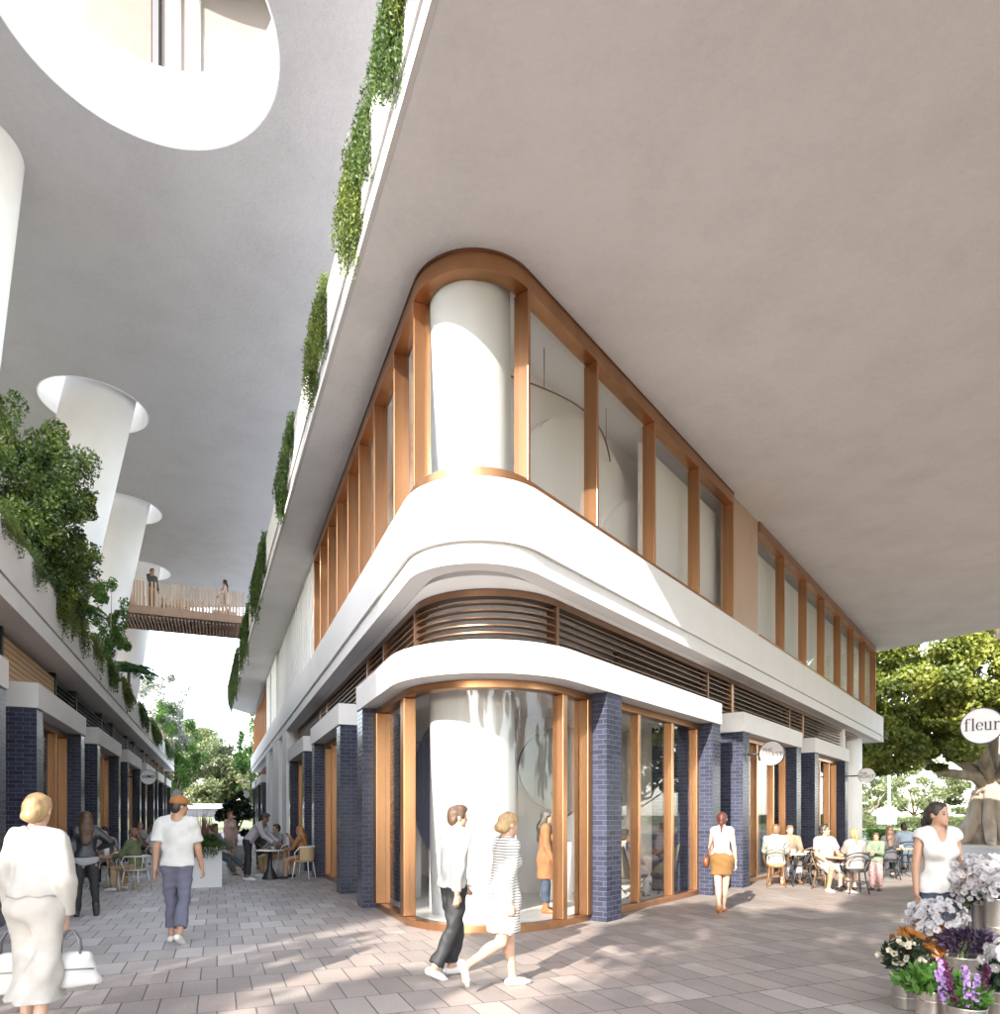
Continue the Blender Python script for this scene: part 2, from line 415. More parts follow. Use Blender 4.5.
# upper windows: head, sill, mullions, panes
WR, WL, WRAD = -5.10, -2.39, 0.88
tlw, trw = tang(WR, WL, WRAD)
uR = [599, 656, 700, 734]; uR2 = [785, 807, 825, 841, 854, 865.5, 876]
uLs = [393.8, 374, 359, 347.6, 336.6, 327.8, 320, 313.8]
tRs = [tR(u, WR) for u in uR]; tRs2 = [tR(u, WR) for u in uR2]; tLs = [tL(u, WL) for u in uLs]
tgrp_l, tgrp_r = tLs[-1]+0.06, tRs[-1]
tb0, tb1 = tR(760, WR), tRs2[-1]
def upper_window():
    head = band('window_head', WR, WL, WRAD, 0.20, tgrp_l, tgrp_r, ZU-0.24, ZU-0.003, M_COPPER); smooth_by_angle(head, 0.3)
    hb = band('window_head_bead', WR+0.012, WL+0.012, WRAD, 0.05, tgrp_l, tgrp_r, ZU-0.03, ZU-0.004, M_BRONZE); smooth_by_angle(hb, 0.3)
    sill = band('window_sill', WR+0.01, WL+0.01, WRAD, 0.22, tgrp_l, tgrp_r, ZF-0.07, ZF+0.17, M_COPPER); smooth_by_angle(sill, 0.3)
    z0, z1 = ZF+0.172, ZU-0.242
    def mull(n, d, pl, t):
        mb = MB(); mb.obox(n, d, pl-0.23, pl-0.002, t-0.055, t, z0, z1)
        o = mb.build('mullion', M_COPPER, CB, bevel=0.006)
    for t in tRs: mull(nR, dR, WR, t)
    for t in tLs: mull(nL, dL, WL, t+0.055)
    mull(nR, dR, WR, trw+0.05); mull(nL, dL, WL, tlw+0.05)
    def pane(n, d, pl, ta, tb_):
        mb = MB(); mb.obox(n, d, pl-0.155, pl-0.14, ta+0.003, tb_-0.003, z0, z1); mb.build('pane', M_GLASS, CB)
    seq = [trw+0.05]+tRs
    for a, b in zip(seq[:-1], seq[1:]): pane(nR, dR, WR, a, b-0.055)
    seq = [tlw+0.05]+tLs
    for a, b in zip(seq[:-1], seq[1:]): pane(nL, dL, WL, a+0.055, b)
    a = path(WR-0.14, WL-0.14, WRAD-0.14); b = path(WR-0.155, WL-0.155, WRAD-0.155)
    mb = MB(); mb.ribbon(a, b, z0, z1); o = mb.build('curved_pane', M_GLASS, CB); smooth_by_angle(o, 0.3)
    # second run on the street front
    mb = MB(); mb.obox(nR, dR, WR-0.20, WR, tb0, tb1, ZU-0.24, ZU-0.003); mb.build('window_head', M_COPPER, CB)
    mb = MB(); mb.obox(nR, dR, WR-0.22, WR+0.01, tb0, tb1, ZF-0.07, ZF+0.17); mb.build('window_sill', M_COPPER, CB)
    for t in tRs2: mull(nR, dR, WR, t)
    seq = [tb0+0.004]+tRs2
    for a, b in zip(seq[:-1], seq[1:]): pane(nR, dR, WR, a, b-0.055)
    mb = MB(); mb.obox(nR, dR, WR-0.30, WR-0.05, tgrp_r+0.004, tb0-0.004, ZF-0.07, ZU-0.005); mb.build('copper_panel', pm('copper_panel', (0.50, 0.36, 0.27), 0.45, 0.3, 0.08, 1.0), CB)
    # return wall at the far end and the alley's blank, ribbed wall with pilasters
    mb = MB(); mb.obox(nR, dR, -12, WR-0.25, tb1+0.01, tb1+0.25, ZF-0.07, ZU-0.005); mb.build('end_wall', M_WHITE, CB)
    tw0, tw1 = tgrp_l+0.01, tL(277, WL)
    mb = MB(); mb.obox(nL, dL, WL-0.30, WL-0.06, tw0, tw1, ZF-0.05, ZU-0.005); mb.build('ribbed_wall', M_WHITE, CB)
    mb = MB(); k = tw0+0.35
    while k < tw1-0.2: mb.obox(nL, dL, WL-0.10, WL-0.035, k, k+0.10, ZF-0.05, ZU-0.008); k += 0.62
    mb.build('wall_ribs', M_WHITE, CB)
    for u0, u1 in ((276.6, 271.5), (270.8, 267)):
        mb = MB(); mb.obox(nL, dL, WL-0.30, WL+0.02, tL(u0, WL), tL(u1, WL), ZF-0.05, ZU-0.006); mb.build('pilaster', M_RIM, CB)
    # far run of windows on the alley
    f0, f1 = tL(266.5, WL), TLE-1.0
    mb = MB(); mb.obox(nL, dL, WL-0.25, WL-0.04, f0, f1, ZU-0.2, ZU-0.004); mb.build('window_head', M_COPPER, CB)
    mb = MB(); mb.obox(nL, dL, WL-0.24, WL-0.16, f0, f1, ZF-0.05, ZU-0.202); mb.build('pane', M_GLASS, CB)
    k = f0
    while k < f1: mull(nL, dL, WL, k+0.055); k += 1.25
upper_window()

# ground floor: curved shopfront at the corner
PR, PL = -4.98, -2.30          # front planes of piers and lintels
GR, GL, GRAD = -5.28, -2.55, 1.365
tlg, trg = tang(GR, GL, GRAD)
tcl = 12.13; tcr = tR(720.5, PR)
li = band('lintel', PR+0.03, PL+0.02, 1.5, 0.92, tcl, tcr, ZLB, ZLT, M_WHITE, rin=1.0); smooth_by_angle(li, 0.3)
def posts(mb, n, d, pl, ts, w=0.09, dep=0.16, z0=0.0, z1=ZLB-0.003):
    for t in ts: mb.obox(n, d, pl-dep, pl, t, t+w, z0, z1)
def shopfront(parent, n, d, pl, t0, t1, mulls, w=0.09, dep=0.16):
    # one copper frame with its panes
    mb = MB(); posts(mb, n, d, pl, [t0]+[m for m in mulls]+[t1-w], w, dep, 0.102, ZLB-0.122)
    mb.obox(n, d, pl-dep-0.02, pl+0.012, t0, t1, 0.0, 0.10); mb.obox(n, d, pl-dep-0.02, pl+0.012, t0, t1, ZLB-0.12, ZLB-0.004)
    o = mb.build('shopfront_frame', M_COPPER, parent, bevel=0.006)
    mb = MB(); seq = [t0+w]+list(mulls)+[t1-w]
    for i in range(len(seq)-1):
        a = seq[i] if i == 0 else seq[i]+w
        mb.obox(n, d, pl-0.095, pl-0.08, a+0.002, seq[i+1]-0.002, 0.102, ZLB-0.122)
    g = mb.build('glazing', M_GLASS, o)
    return o
def pier(parent, n, d, pl, t0, t1, dep=0.95, mat=None):
    mb = MB(); mb.obox(n, d, pl-dep, pl, t0, t1, 0.0, ZLB-0.002); return mb.build('pier', mat or M_BRICK, parent)
# corner glazing
fr = band('curved_frame_sill', GR+0.012, GL+0.012, GRAD, 0.2, tcl-0.25, trg+0.95, 0.0, 0.10, M_COPPER); smooth_by_angle(fr, 0.3)
fr = band('curved_frame_head', GR+0.012, GL+0.012, GRAD, 0.2, tcl-0.25, trg+0.95, ZLB-0.10, ZLB-0.003, M_COPPER); smooth_by_angle(fr, 0.3)
tp1 = tR(606.8, PR); tp2 = tp1+0.46
for n, d, pl, ts in ((nR, dR, GR, [trg-0.02]), (nL, dL, GL, [tlg-0.02])):
    for t in ts:
        mb = MB(); mb.obox(n, d, pl-0.18, pl+0.006, t, t+(0.12 if n is nR else 0.2), 0.102, ZLB-0.104); mb.build('corner_post', M_COPPER, CB, bevel=0.008)
mb = MB(); mb.obox(nR, dR, GR-0.18, GR+0.06, tp1-0.14, tp1-0.004, 0.102, ZLB-0.104); mb.build('corner_post', M_COPPER, CB, bevel=0.008)
mb = MB(); mb.obox(nL, dL, GL-0.18, GL+0.06, tcl-0.70, tcl-0.466, 0.102, ZLB-0.104); mb.build('corner_post', M_COPPER, CB, bevel=0.008)
a = path(GR-0.09, GL-0.09, GRAD-0.09, tcl-0.7, tp1-0.14); b = path(GR-0.105, GL-0.105, GRAD-0.105, tcl-0.7, tp1-0.14)
mb = MB(); mb.ribbon(a, b, 0.102, ZLB-0.104); o = mb.build('curved_glass', M_GLASS, CB); smooth_by_angle(o, 0.3)
pier(CB, nL, dL, PL, tcl-0.46, tcl-0.01, dep=0.32, mat=M_BRICKA)
pier(CB, nR, dR, PR, tp1, tp2, dep=0.36)
# bay after the first street pier
tq1 = tR(712.5, PR); tq2 = tcr-0.01
b0, b1 = tp2+0.002, tq1-0.002
w = (b1-b0)
shopfront(CB, nR, dR, GR+0.02, b0, b1, [b0+w*0.30, b0+w*0.66])
pier(CB, nR, dR, PR, tq1, tq2, 1.3)
# other portals on the street front
def portal(parent, n, d, pl, t0, t1, mulls=(0.36, 0.70), pw=0.44, mat=None, lmat=None):
    mb = MB(); mb.obox(n, d, pl-0.92, pl+0.03, t0-0.03, t1+0.03, ZLB, ZLT); mb.build('lintel', lmat or M_WHITE, parent)
    pier(parent, n, d, pl, t0, t0+pw, mat=mat); pier(parent, n, d, pl, t1-pw, t1, mat=mat)
    a, b = t0+pw+0.002, t1-pw-0.002
    shopfront(parent, n, d, pl-0.27, a, b, [a+(b-a)*m for m in mulls])
SP = [(tR(742.8, PR), tR(801, PR)), (tR(814.8, PR), tR(848, PR))]
for a, b in SP: portal(CB, nR, dR, PR, a, b)
AP = [(13.96, 18.4), (20.1, 24.6), (40.2, 44.6), (46.4, 50.8)]
for a, b in AP: portal(CB, nL, dL, PL, a, b, mat=M_BRICKA)
# recessed brick walls in the gaps
def back_wall(parent, n, d, pl, t0, t1, mat=None):
    mb = MB(); mb.obox(n, d, pl-0.3, pl, t0, t1, 0.0, ZLT+0.0); mb.build('recess_wall', mat or M_BRICK, parent)
g = [tcr]+[x for p in SP for x in p]
back_wall(CB, nR, dR, -5.75, g[0]+0.004, g[1]-0.04, M_BRICK); back_wall(CB, nR, dR, -5.75, g[2]+0.04, g[3]-0.04, M_BRICK)
back_wall(CB, nR, dR, -5.75, g[4]+0.04, g[4]+0.9, M_BRICKL)
g = [tcl]+[x for p in AP[:2] for x in p]
back_wall(CB, nL, dL, -3.05, g[0]+0.004, g[1]-0.04); back_wall(CB, nL, dL, -3.05, g[2]+0.04, g[3]-0.04)
mb = MB(); mb.obox(nL, dL, -3.6, -2.62, 26.0, 39.6, 0.0, ZS); mb.build('stair_wall', M_WHITE, CB)
for t0, t1 in ((26.0, 27.6), (29.3, 32.5), (35, 37)):
    mb = MB(); mb.obox(nL, dL, -2.618, -2.34, t0, t1, 0.0, ZS-0.003); mb.build('pilaster', M_RIM, CB)
# side wall of the far end, and the round column under it
mb = MB(); mb.obox(nR, dR, -12, -5.3, g[0]*0+tR(848, PR)+0.95, tR(848, PR)+1.15, 0.0, ZS); mb.build('end_wall', M_INT, CB)
cx_, cy_ = PT(nR, dR, -5.75, 30.3)
mb = MB(); mb.lathe([(0.43, 0), (0.43, ZS)], (cx_, cy_, 0), 40); mb.build('end_column', M_RIM, CB)

# louvre band above the lintels
LR, LL, LRAD = -5.40, -2.72, 1.2
tll, trl = tang(LR, LL, LRAD)
def louvres():
    z0, z1 = ZLT, ZS
    hd = band('louvre_head', LR+0.02, LL+0.02, LRAD, 0.16, 25.5, 29.6, z1-0.10, z1-0.004, M_BRONZE); smooth_by_angle(hd, 0.3)
    mb = MB()
    nsl = 7
    for k in range(nsl):
        z = z0-0.02+(z1-0.12-z0)*k/nsl+0.06
        mb.ribbon(path(LR, LL, LRAD), path(LR-0.11, LL-0.11, LRAD-0.11), z, z+0.018)
    o = mb.build('curved_louvre', M_BRONZE, CB); smooth_by_angle(o, 0.3)
    def run(n, d, pl, t0, t1, dep=0.09):
        mb = MB()
        for k in range(nsl):
            z = z0-0.02+(z1-0.12-z0)*k/nsl+0.06
            mb.obox(n, d, pl-dep, pl, t0, t1, z, z+0.016)
        mb.build('louvre_panel', M_BRONZE, CB)
    def lpost(n, d, pl, t, w=0.07):
        mb = MB(); mb.obox(n, d, pl-0.16, pl+0.015, t, t+w, z0-0.3, z1-0.102); mb.build('louvre_post', M_BRONZE if w < 0.1 else M_COPPER, CB)
    lpost(nR, dR, LR, trl); lpost(nL, dL, LL, tll)
    rs = [trl+0.07, tR(707, LR), tR(731, LR), tR(789, LR), tR(802, LR), tR(841, LR)]
    run(nR, dR, LR, rs[0], rs[1]); run(nR, dR, LR, rs[1]+0.07, rs[2]); run(nR, dR, LR, rs[2]+0.14, rs[3]); run(nR, dR, LR, rs[3]+0.07, rs[4]); run(nR, dR, LR, rs[4]+0.14, rs[5])
    lpost(nR, dR, LR, rs[1]); lpost(nR, dR, LR, rs[2], 0.14); lpost(nR, dR, LR, rs[3]); lpost(nR, dR, LR, rs[4], 0.14); lpost(nR, dR, LR, rs[5])
    ts = [tll+0.07, 11.9, 13.3, 18.6, 19.9, 25.4]
    for a, b in zip(ts[:-1], ts[1:]): run(nL, dL, LL, a, b-0.10); lpost(nL, dL, LL, b-0.10, 0.10)
    ts = [40, 44.8, 46.2, 51]
    for a, b in zip(ts[:-1], ts[1:]): run(nL, dL, LL, a, b-0.10); lpost(nL, dL, LL, b-0.10, 0.10)
    mb = MB(); mb.ribbon([PT(nR, dR, LR-0.75, rs[0]+3.2), PT(nR, dR, LR-0.75, 31)], [PT(nR, dR, LR-0.85, rs[0]+3.2), PT(nR, dR, LR-0.85, 31)], 3.6, ZS)
    mb.build('plenum_wall', M_LOUVB, CB)
    mb = MB(); mb.obox(nL, dL, LL-0.5, LL-0.42, 11.0, 25.4, 3.6, ZS); mb.build('plenum_wall', pm('plenum_timber', (0.30, 0.22, 0.14), 0.6, 0, 0.2, 2, stretch=(1, 1, 4)), CB)
louvres()

# inside: floor, core wall, round column, upper floor, curved drop ceiling
mb = MB(); mb.prism(path(GR-0.21, GL-0.21, GRAD-0.2, 25.8, TRE-3), 0.003, 0.022); mb.build('shop_floor', M_INTF, CB)
mb = MB(); mb.prism(path(PR-0.95, PL-0.95, 1.0, 25.8, TRE-3.4), ZLB+0.14, ZLB+0.22); mb.build('shop_ceiling', M_INT, CB)
co = path(-7.5, -5.0, 1.3, 25.6, TRE-1); ci = path(-7.7, -5.2, 1.1, 25.6, TRE-1)
mb = MB(); mb.ribbon(co, ci, 0.024, ZLB+0.138); o = mb.build('core_wall', M_INT, CB); smooth_by_angle(o, 0.3)
for t in (19.2,):
    mb = MB(); mb.obox(nL, dL, -4.96, -3.06, t, t+0.15, 0.024, ZLB+0.136); mb.build('partition', M_INT, CB)
for t in (14.35, 19.9, 25.6):
    mb = MB(); mb.obox(nR, dR, -7.46, -5.76, t, t+0.15, 0.024, ZLB+0.136); mb.build('partition', M_INT, CB)
def lean_col(parent, name, b, tp, r, mat, n=48, r2=None):
    mb = MB(); vs = []
    for p, r in ((b, r), (tp, r2 or r)):
        for k in range(n):
            a = 2*math.pi*k/n; vs.append((p[0]+r*math.cos(a), p[1]+r*math.sin(a), p[2]))
    mb.add(vs, [(k, (k+1) % n, n+(k+1) % n, n+k) for k in range(n)], True)
    mb.add(vs, [tuple(range(n)), tuple(range(2*n-1, n-1, -1))])
    return mb.build(name, mat, parent)
lean_col(CB, 'round_column', (-0.46, 11.3, 0.022), (-0.42, 10.42, ZLB+0.14), 0.71, M_WHITE, 64, 0.645)
lean_col(CB, 'round_column', (-0.42, 9.88, 5.3), (-0.40, 9.09, ZU), 0.605, M_WHITE, 64, 0.535)
co = path(-6.15, -3.45, 0.95, 44, TRE-1.5); ci = path(-6.35, -3.65, 0.75, 44, TRE-1.5)
mb = MB(); mb.ribbon(co, ci, 5.30, ZU); o = mb.build('upper_core_wall', M_INT, CB); smooth_by_angle(o, 0.3)
def annulus(c, r0, r1, n=64, a0=0, a1=2*math.pi):
    A = [(c[0]+r1*math.cos(a0+(a1-a0)*k/n), c[1]+r1*math.sin(a0+(a1-a0)*k/n)) for k in range(n+1)]
    B = [(c[0]+r0*math.cos(a0+(a1-a0)*k/n), c[1]+r0*math.sin(a0+(a1-a0)*k/n)) for k in range(n+1)]
    return A, B
def arch_relief(t0, w, z0, zt, th):
    # a shallow arch standing proud of the upper core wall, as faint curves behind the glass
    mb = MB(); n = 28; vs = []
    prof = [(t0, z0)]+[(t0+w/2-w/2*math.cos(math.pi*k/n), z0+0.3+(zt-z0-0.3)*math.sin(math.pi*k/n)) for k in range(n+1)]+[(t0+w, z0)]
    for dd in (-6.145, -6.145+th):
        for t, z in prof: x, y = PT(nR, dR, dd, t); vs.append((x, y, z))
    k = len(prof); mb.add(vs, [tuple(range(k)), tuple(range(2*k-1, k-1, -1))]+[(i, (i+1) % k, k+(i+1) % k, k+i) for i in range(k)])
    mb.build('wall_arch', M_INT, CB)
tq = trw
arch_relief(tq+0.8, 4.6, 5.31, 8.3, 0.16); arch_relief(tq+3.2, 3.0, 5.31, 7.5, 0.30); arch_relief(tq+6.4, 3.4, 5.31, 8.0, 0.16); arch_relief(tq+10.5, 3.0, 5.31, 7.8, 0.16)
trk = [(*PT(nR, dR, -5.95+0.42*math.sin(math.pi*k/16), tq+0.7+3.0*k/16), 7.95) for k in range(17)]
mb = MB(); mb.tube(trk, 0.014, 6); mb.build('curved_track', M_BRONZE, CB)
mb = MB()
for k in (3, 13): mb.tube([trk[k], (trk[k][0], trk[k][1], ZU-0.02)], 0.006, 5)
mb.build('track_hangers', M_BRONZE, CB)
mb = MB(); mb.obox(nR, dR, WR-0.52, WR-0.47, tb0+0.05, tb1-0.05, ZF+0.08, ZU-0.26); mb.build('pane_brightener', M_RIM, CB)  # pale sheets added behind the panes to whiten them, here and below
mb = MB(); mb.obox(nR, dR, WR-0.52, WR-0.47, tRs[1]+0.35, tgrp_r+0.2, ZF+0.08, ZU-0.26); mb.build('pane_brightener', M_INT, CB)
mb = MB(); mb.prism(path(WR-0.3, WL-0.3, 0.6, 40, TRE-1.6), ZU-0.06, ZU-0.03); mb.build('upper_ceiling', M_RIM, CB)
# wall art inside: navy and green leaf shapes standing on white mounds, as seen through the glass
def arch_shape(parent, name, n, d, pl, t0, t1, z0, z1, mat, curve=1.0, flip=False, th=0.05):
    prof = []
    m = 14
    for i in range(m+1):
        x = i/m
        h = math.sin(math.pi/2*(x if not flip else 1-x))**curve
        prof.append((t0+(t1-t0)*x, z0+(z1-z0)*h))
    mb = MB(); vs = []
    for dd in (pl, pl-th):
        for t, z in prof+[(t1, z0), (t0, z0)][(0 if True else 1):]:
            x, y = PT(n, d, dd, t); vs.append((x, y, z))
    k = len(vs)//2
    mb.add(vs, [tuple(range(k)), tuple(range(2*k-1, k-1, -1))]+[(i, (i+1) % k, k+(i+1) % k, k+i) for i in range(k)])
    return mb.build(name, mat, parent)
M_LEAFART = pm('mural_green', (0.06, 0.085, 0.03), 0.6, 0, 0.2)
M_NAVYART = pm('mural_navy', (0.03, 0.035, 0.07), 0.5, 0, 0.1)
t_ = tp2
arch_shape(CB, 'wall_mural', nR, dR, -7.42, t_+1.5, t_+2.9, 1.75, 2.7, M_LEAFART, 1.2)
arch_shape(CB, 'wall_mural', nR, dR, -7.42, t_+3.3, t_+4.2, 1.5, 3.1, M_LEAFART, 0.7)
arch_shape(CB, 'wall_mural', nR, dR, -7.42, t_+4.3, t_+4.7, 1.5, 3.2, M_LEAFART, 0.7, True)
arch_shape(CB, 'wall_mural', nR, dR, -7.36, t_+1.3, t_+2.9, 0.03, 1.75, M_RIM, 0.5)
arch_shape(CB, 'wall_mural', nR, dR, -7.36, t_+3.3, t_+4.9, 0.03, 1.9, M_RIM, 0.5, True)
arch_shape(CB, 'wall_mural', nR, dR, -7.40, t_+2.4, t_+3.2, 0.03, 1.7, M_NAVYART, 0.6)
def half_disc(parent, name, c, r0, a0, a1, z0, z1, mat):
    A, B = annulus(c, r0-0.05, r0, 24, a0, a1); mb = MB(); mb.ribbon(A, B, z0, z1); o = mb.build(name, mat, parent); smooth_by_angle(o, 0.3); return o
def oval_screen(c, rx, rz, mat, yaw):
    mb = MB(); n = 40; vs = []; cs, sn = math.cos(yaw), math.sin(yaw)
    for dy in (-0.03, 0.03):
        for k in range(n):
            a = 2*math.pi*k/n; x = rx*math.cos(a); vs.append((c[0]+cs*x-sn*dy, c[1]+sn*x+cs*dy, c[2]+rz*math.sin(a)))
    mb.add(vs, [tuple(range(n-1, -1, -1)), tuple(range(n, 2*n))]+[(k, (k+1) % n, n+(k+1) % n, n+k) for k in range(n)])
    return mb.build('oval_screen', mat, CB)
for px_, py_, hh_ in ((-1.75, 13.0, 1.75), (1.1, 12.6, 1.1)):
    mb = MB(); mb.lathe([(0.24, 0.023), (0.24, hh_-0.02), (0.22, hh_), (0.0, hh_)], (px_, py_, 0), 32); mb.build('display_plinth', M_RIM, CB)
oval_screen((-1.12, 12.75, 2.1), 0.52, 1.25, M_NAVYART, 0.2)
oval_screen((1.25, 12.75, 2.45), 1.05, 0.8, pm('grey_screen', (0.25, 0.235, 0.225), 0.35, 0, 0.06), 0.5)
# ------------------------------------------------------------------ terrace building across the alley
TB = thing('terrace_building', 'single storey shop terrace across the alley with planted roof parapet and navy brick portals', 'building', (-9.4, 14.0, 0))
PB = -2.85; T0, T1 = 5.9, 53.7
def bx(name, d0, d1, t0, t1, z0, z1, mat, **k):
    mb = MB(); mb.obox(oB, dL, d0, d1, t0, t1, z0, z1); return mb.build(name, mat, TB, **k)
bx('parapet', PB-0.32, PB+0.02, T0, T1, 5.08, 5.87, M_PARAPET)
bx('parapet_groove', PB-0.32, PB-0.02, T0, T1, 5.0, 5.078, M_GREY)
bx('fascia_lip', PB-0.32, PB+0.04, T0, T1, ZS, 4.998, M_PARAPET)
bx('terrace_slab', -22, PB-0.33, T0, T1, ZS+0.006, 5.35, M_PARAPET)
M_TIMB = pm('louvre_timber', (0.46, 0.27, 0.13), 0.5, 0, 0.15, 2.0, stretch=(0.3, 0.3, 14))
for k in range(8):
    a = 7.4+6.4*k
    if a+4.55 > T1+1.5: break
    portal(TB, oB, dL, PB, a, a+4.55, mat=M_BRICKA, lmat=M_PARAPET)
    if a+6.4 < T1: bx('recess_wall', PB-1.6, PB-1.2, a+4.59, a+6.36, 0, ZLT, M_BRICKL)
    z0 = ZLT
    ts = [a-0.4, a+3.6, a+5.9]
    for q0, q1 in zip(ts[:-1], ts[1:]):
        mb = MB()
        for j in range(7):
            z = z0+0.03+j*0.1
            mb.obox(oB, dL, PB-0.52, PB-0.42, q0+0.12, q1-0.02, z, z+(0.085 if q0 < 14 else 0.018))
        mb.build('louvre_panel', (M_TIMB if q0 < 14 else M_DARKM) if k < 5 else M_BRONZE, TB)
        bx('louvre_post', PB-0.58, PB-0.40, q0, q0+0.11, z0-0.3, ZS-0.002, M_DARKM if k < 5 else M_BRONZE)
bx('plenum_wall', PB-1.0, PB-0.9, T0, 13.9, 3.6, ZS, M_LOUVB)
bx('timber_soffit', PB-0.72, PB-0.64, 9.2, 16.2, ZLT-0.1, ZS-0.002, pm('louvre_timber', (0.62, 0.38, 0.19), 0.5, 0, 0.15, 2.0, stretch=(0.3, 0.3, 14)))
bx('plenum_wall', PB-1.0, PB-0.9, 16.3, T1, 3.6, ZS, M_LOUVB)
bx('shop_floor', -9, PB-0.3, T0, T1, 0.003, 0.022, M_INTF)
bx('shop_ceiling', -9, PB-0.95, T0, T1, ZLB+0.14, ZLB+0.2, M_INT)
bx('shop_wall', -9.2, -9.0, T0, T1, 0.0, ZS, M_INT)
for k in range(8): bx('partition', -8.98, PB-1.62, 12.8+6.4*k-0.1, 12.8+6.4*k+0.1, 0.024, ZLB+0.136, M_INT)
bx('end_wall', -22, PB-0.33, T0+0.05, T0+0.3, 0, ZS, M_BRICKL)

# ------------------------------------------------------------------ great slab with its planter edge, over the corner building
SL = thing('slab_storey', 'pale concrete slab storey cantilevering over the corner building with a planted edge', 'building', (0, 8, ZU))
E0 = (0.62+0.05, 3.0); E1 = (-17.75, 44.6)
eL = math.hypot(E1[0]-E0[0], E1[1]-E0[1]); dE = ((E1[0]-E0[0])/eL, (E1[1]-E0[1])/eL); nE = (-dE[1], dE[0])
aE = E0[0]*nE[0]+E0[1]*nE[1]; tE0 = E0[0]*dE[0]+E0[1]*dE[1]; tE1 = tE0+eL
def edge(name, d0, d1, z0, z1, mat):
    mb = MB(); mb.obox(nE, dE, aE+d0, aE+d1, tE0, tE1, z0, z1); return mb.build(name, mat, SL)
edge('slab_lip', -0.06, 0.0, ZU+0.0, ZU+0.12, M_PARAPET)
edge('slab_groove', -0.061, -0.05, ZU+0.122, ZU+0.46, M_GREY)
edge('planter_wall', -0.30, -0.02, ZU+0.462, 9.92, M_PARAPET)
q = lambda d, t: PT(nE, dE, aE+d, t)
poly = [q(-0.062, tE0), q(-0.062, tE1), (-17.2, 49.5), (13.6, 33.1), (18.75, 25.5), (26.4, 14.25), (26.4, 3.0)]
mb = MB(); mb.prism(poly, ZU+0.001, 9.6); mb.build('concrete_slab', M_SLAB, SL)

# ------------------------------------------------------------------ high ceiling on leaning columns
HC = thing('high_canopy', 'high pale ceiling over the alley with round light wells and leaning white columns', 'canopy', (-14, 24, 5.35))
ZC, ZC2 = 13.8, 15.1
holes = [(-12.1, 20.3, 1.44), (-15.06, 27.1, 1.44), (-18.0, 33.9, 1.44), (-5.55, 10.4, 2.08)]
outer = [(-48, 6), (1.5, 6), (1.5, 12), (-11.5, 40.0), (-48, 40.0)]
loops = [[Vector((x, y, 0)) for x, y in outer]]
for x, y, r in holes: loops.append([Vector((x+r*math.cos(-2*math.pi*k/72), y+r*math.sin(-2*math.pi*k/72), 0)) for k in range(72)])
flat = [p for l in loops for p in l]
tris = tessellate_polygon(loops)
mb = MB(); mb.add([(p.x, p.y, ZC) for p in flat], [tuple(t) for t in tris]); mb.add([(p.x, p.y, ZC2) for p in flat], [tuple(t) for t in tris])
n0 = len(outer)
mb.add([(x, y, ZC) for x, y in outer]+[(x, y, ZC2) for x, y in outer], [(i, (i+1) % n0, n0+(i+1) % n0, n0+i) for i in range(n0)])
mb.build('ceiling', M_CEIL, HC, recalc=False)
for x, y, r in holes:
    A, B = annulus((x, y), r-0.03, r-0.001, 72); mb = MB(); mb.ribbon(A[:-1], B[:-1], ZC-0.012, ZC2+0.1, closed=True)
    o = mb.build('light_well', M_RIM, HC); smooth_by_angle(o, 0.5)
lean_col(HC, 'leaning_column', (-11.0, 12.6, 5.35), (-9.72, 12.3, ZC-0.002), 0.92, M_WHITE)
for (bx_, by_), (tx, ty) in (((-14.0, 20.3), (-12.0, 20.3)), ((-16.9, 27.1), (-15.06, 27.1)), ((-19.5, 33.9), (-18.0, 33.9))):
    k = (16.0-5.35)/(ZC-5.35)
    lean_col(HC, 'leaning_column', (bx_, by_, 5.35), (bx_+(tx-bx_)*k, by_+(ty-by_)*k, 16.0), 0.93, M_WHITE)
# upper storeys seen up through the large round opening
US = thing('upper_storey', 'cream upper storey with a bronze window bay seen up through the round ceiling opening', 'building', (-6, 16, ZC2))
mb = MB(); mb.box(-14, 6, 15.2, 16.2, ZC2+0.01, 27); mb.build('upper_wall', plaster('upper_stone', (0.24, 0.205, 0.19), 0.06, 0.05), US)
for x0, x1, mt in ((-9.2, -7.72, pm('bronze_panel', (0.10, 0.045, 0.032), 0.45, 0.4, 0.15)), (-7.70, -7.56, M_DARKM), (-7.3, -7.12, M_PARAPET), (-6.8, -6.68, M_RIM)):
    mb = MB(); mb.box(x0, x1, 15.05, 15.198, ZC2+0.01, 26); mb.build('facade_panel', mt, US)
mb = MB(); mb.box(-6.6, -3.6, 15.12, 15.198, ZC2+0.01, 24); mb.build('upper_window', M_GLASS, US)
A, B = annulus((-5.0, 15.2), 0.01, 2.4, 48); mb = MB(); mb.ribbon(A[:-1], B[:-1], 20.2, 20.6, closed=True); mb.build('round_balcony', M_BRONZE, US)

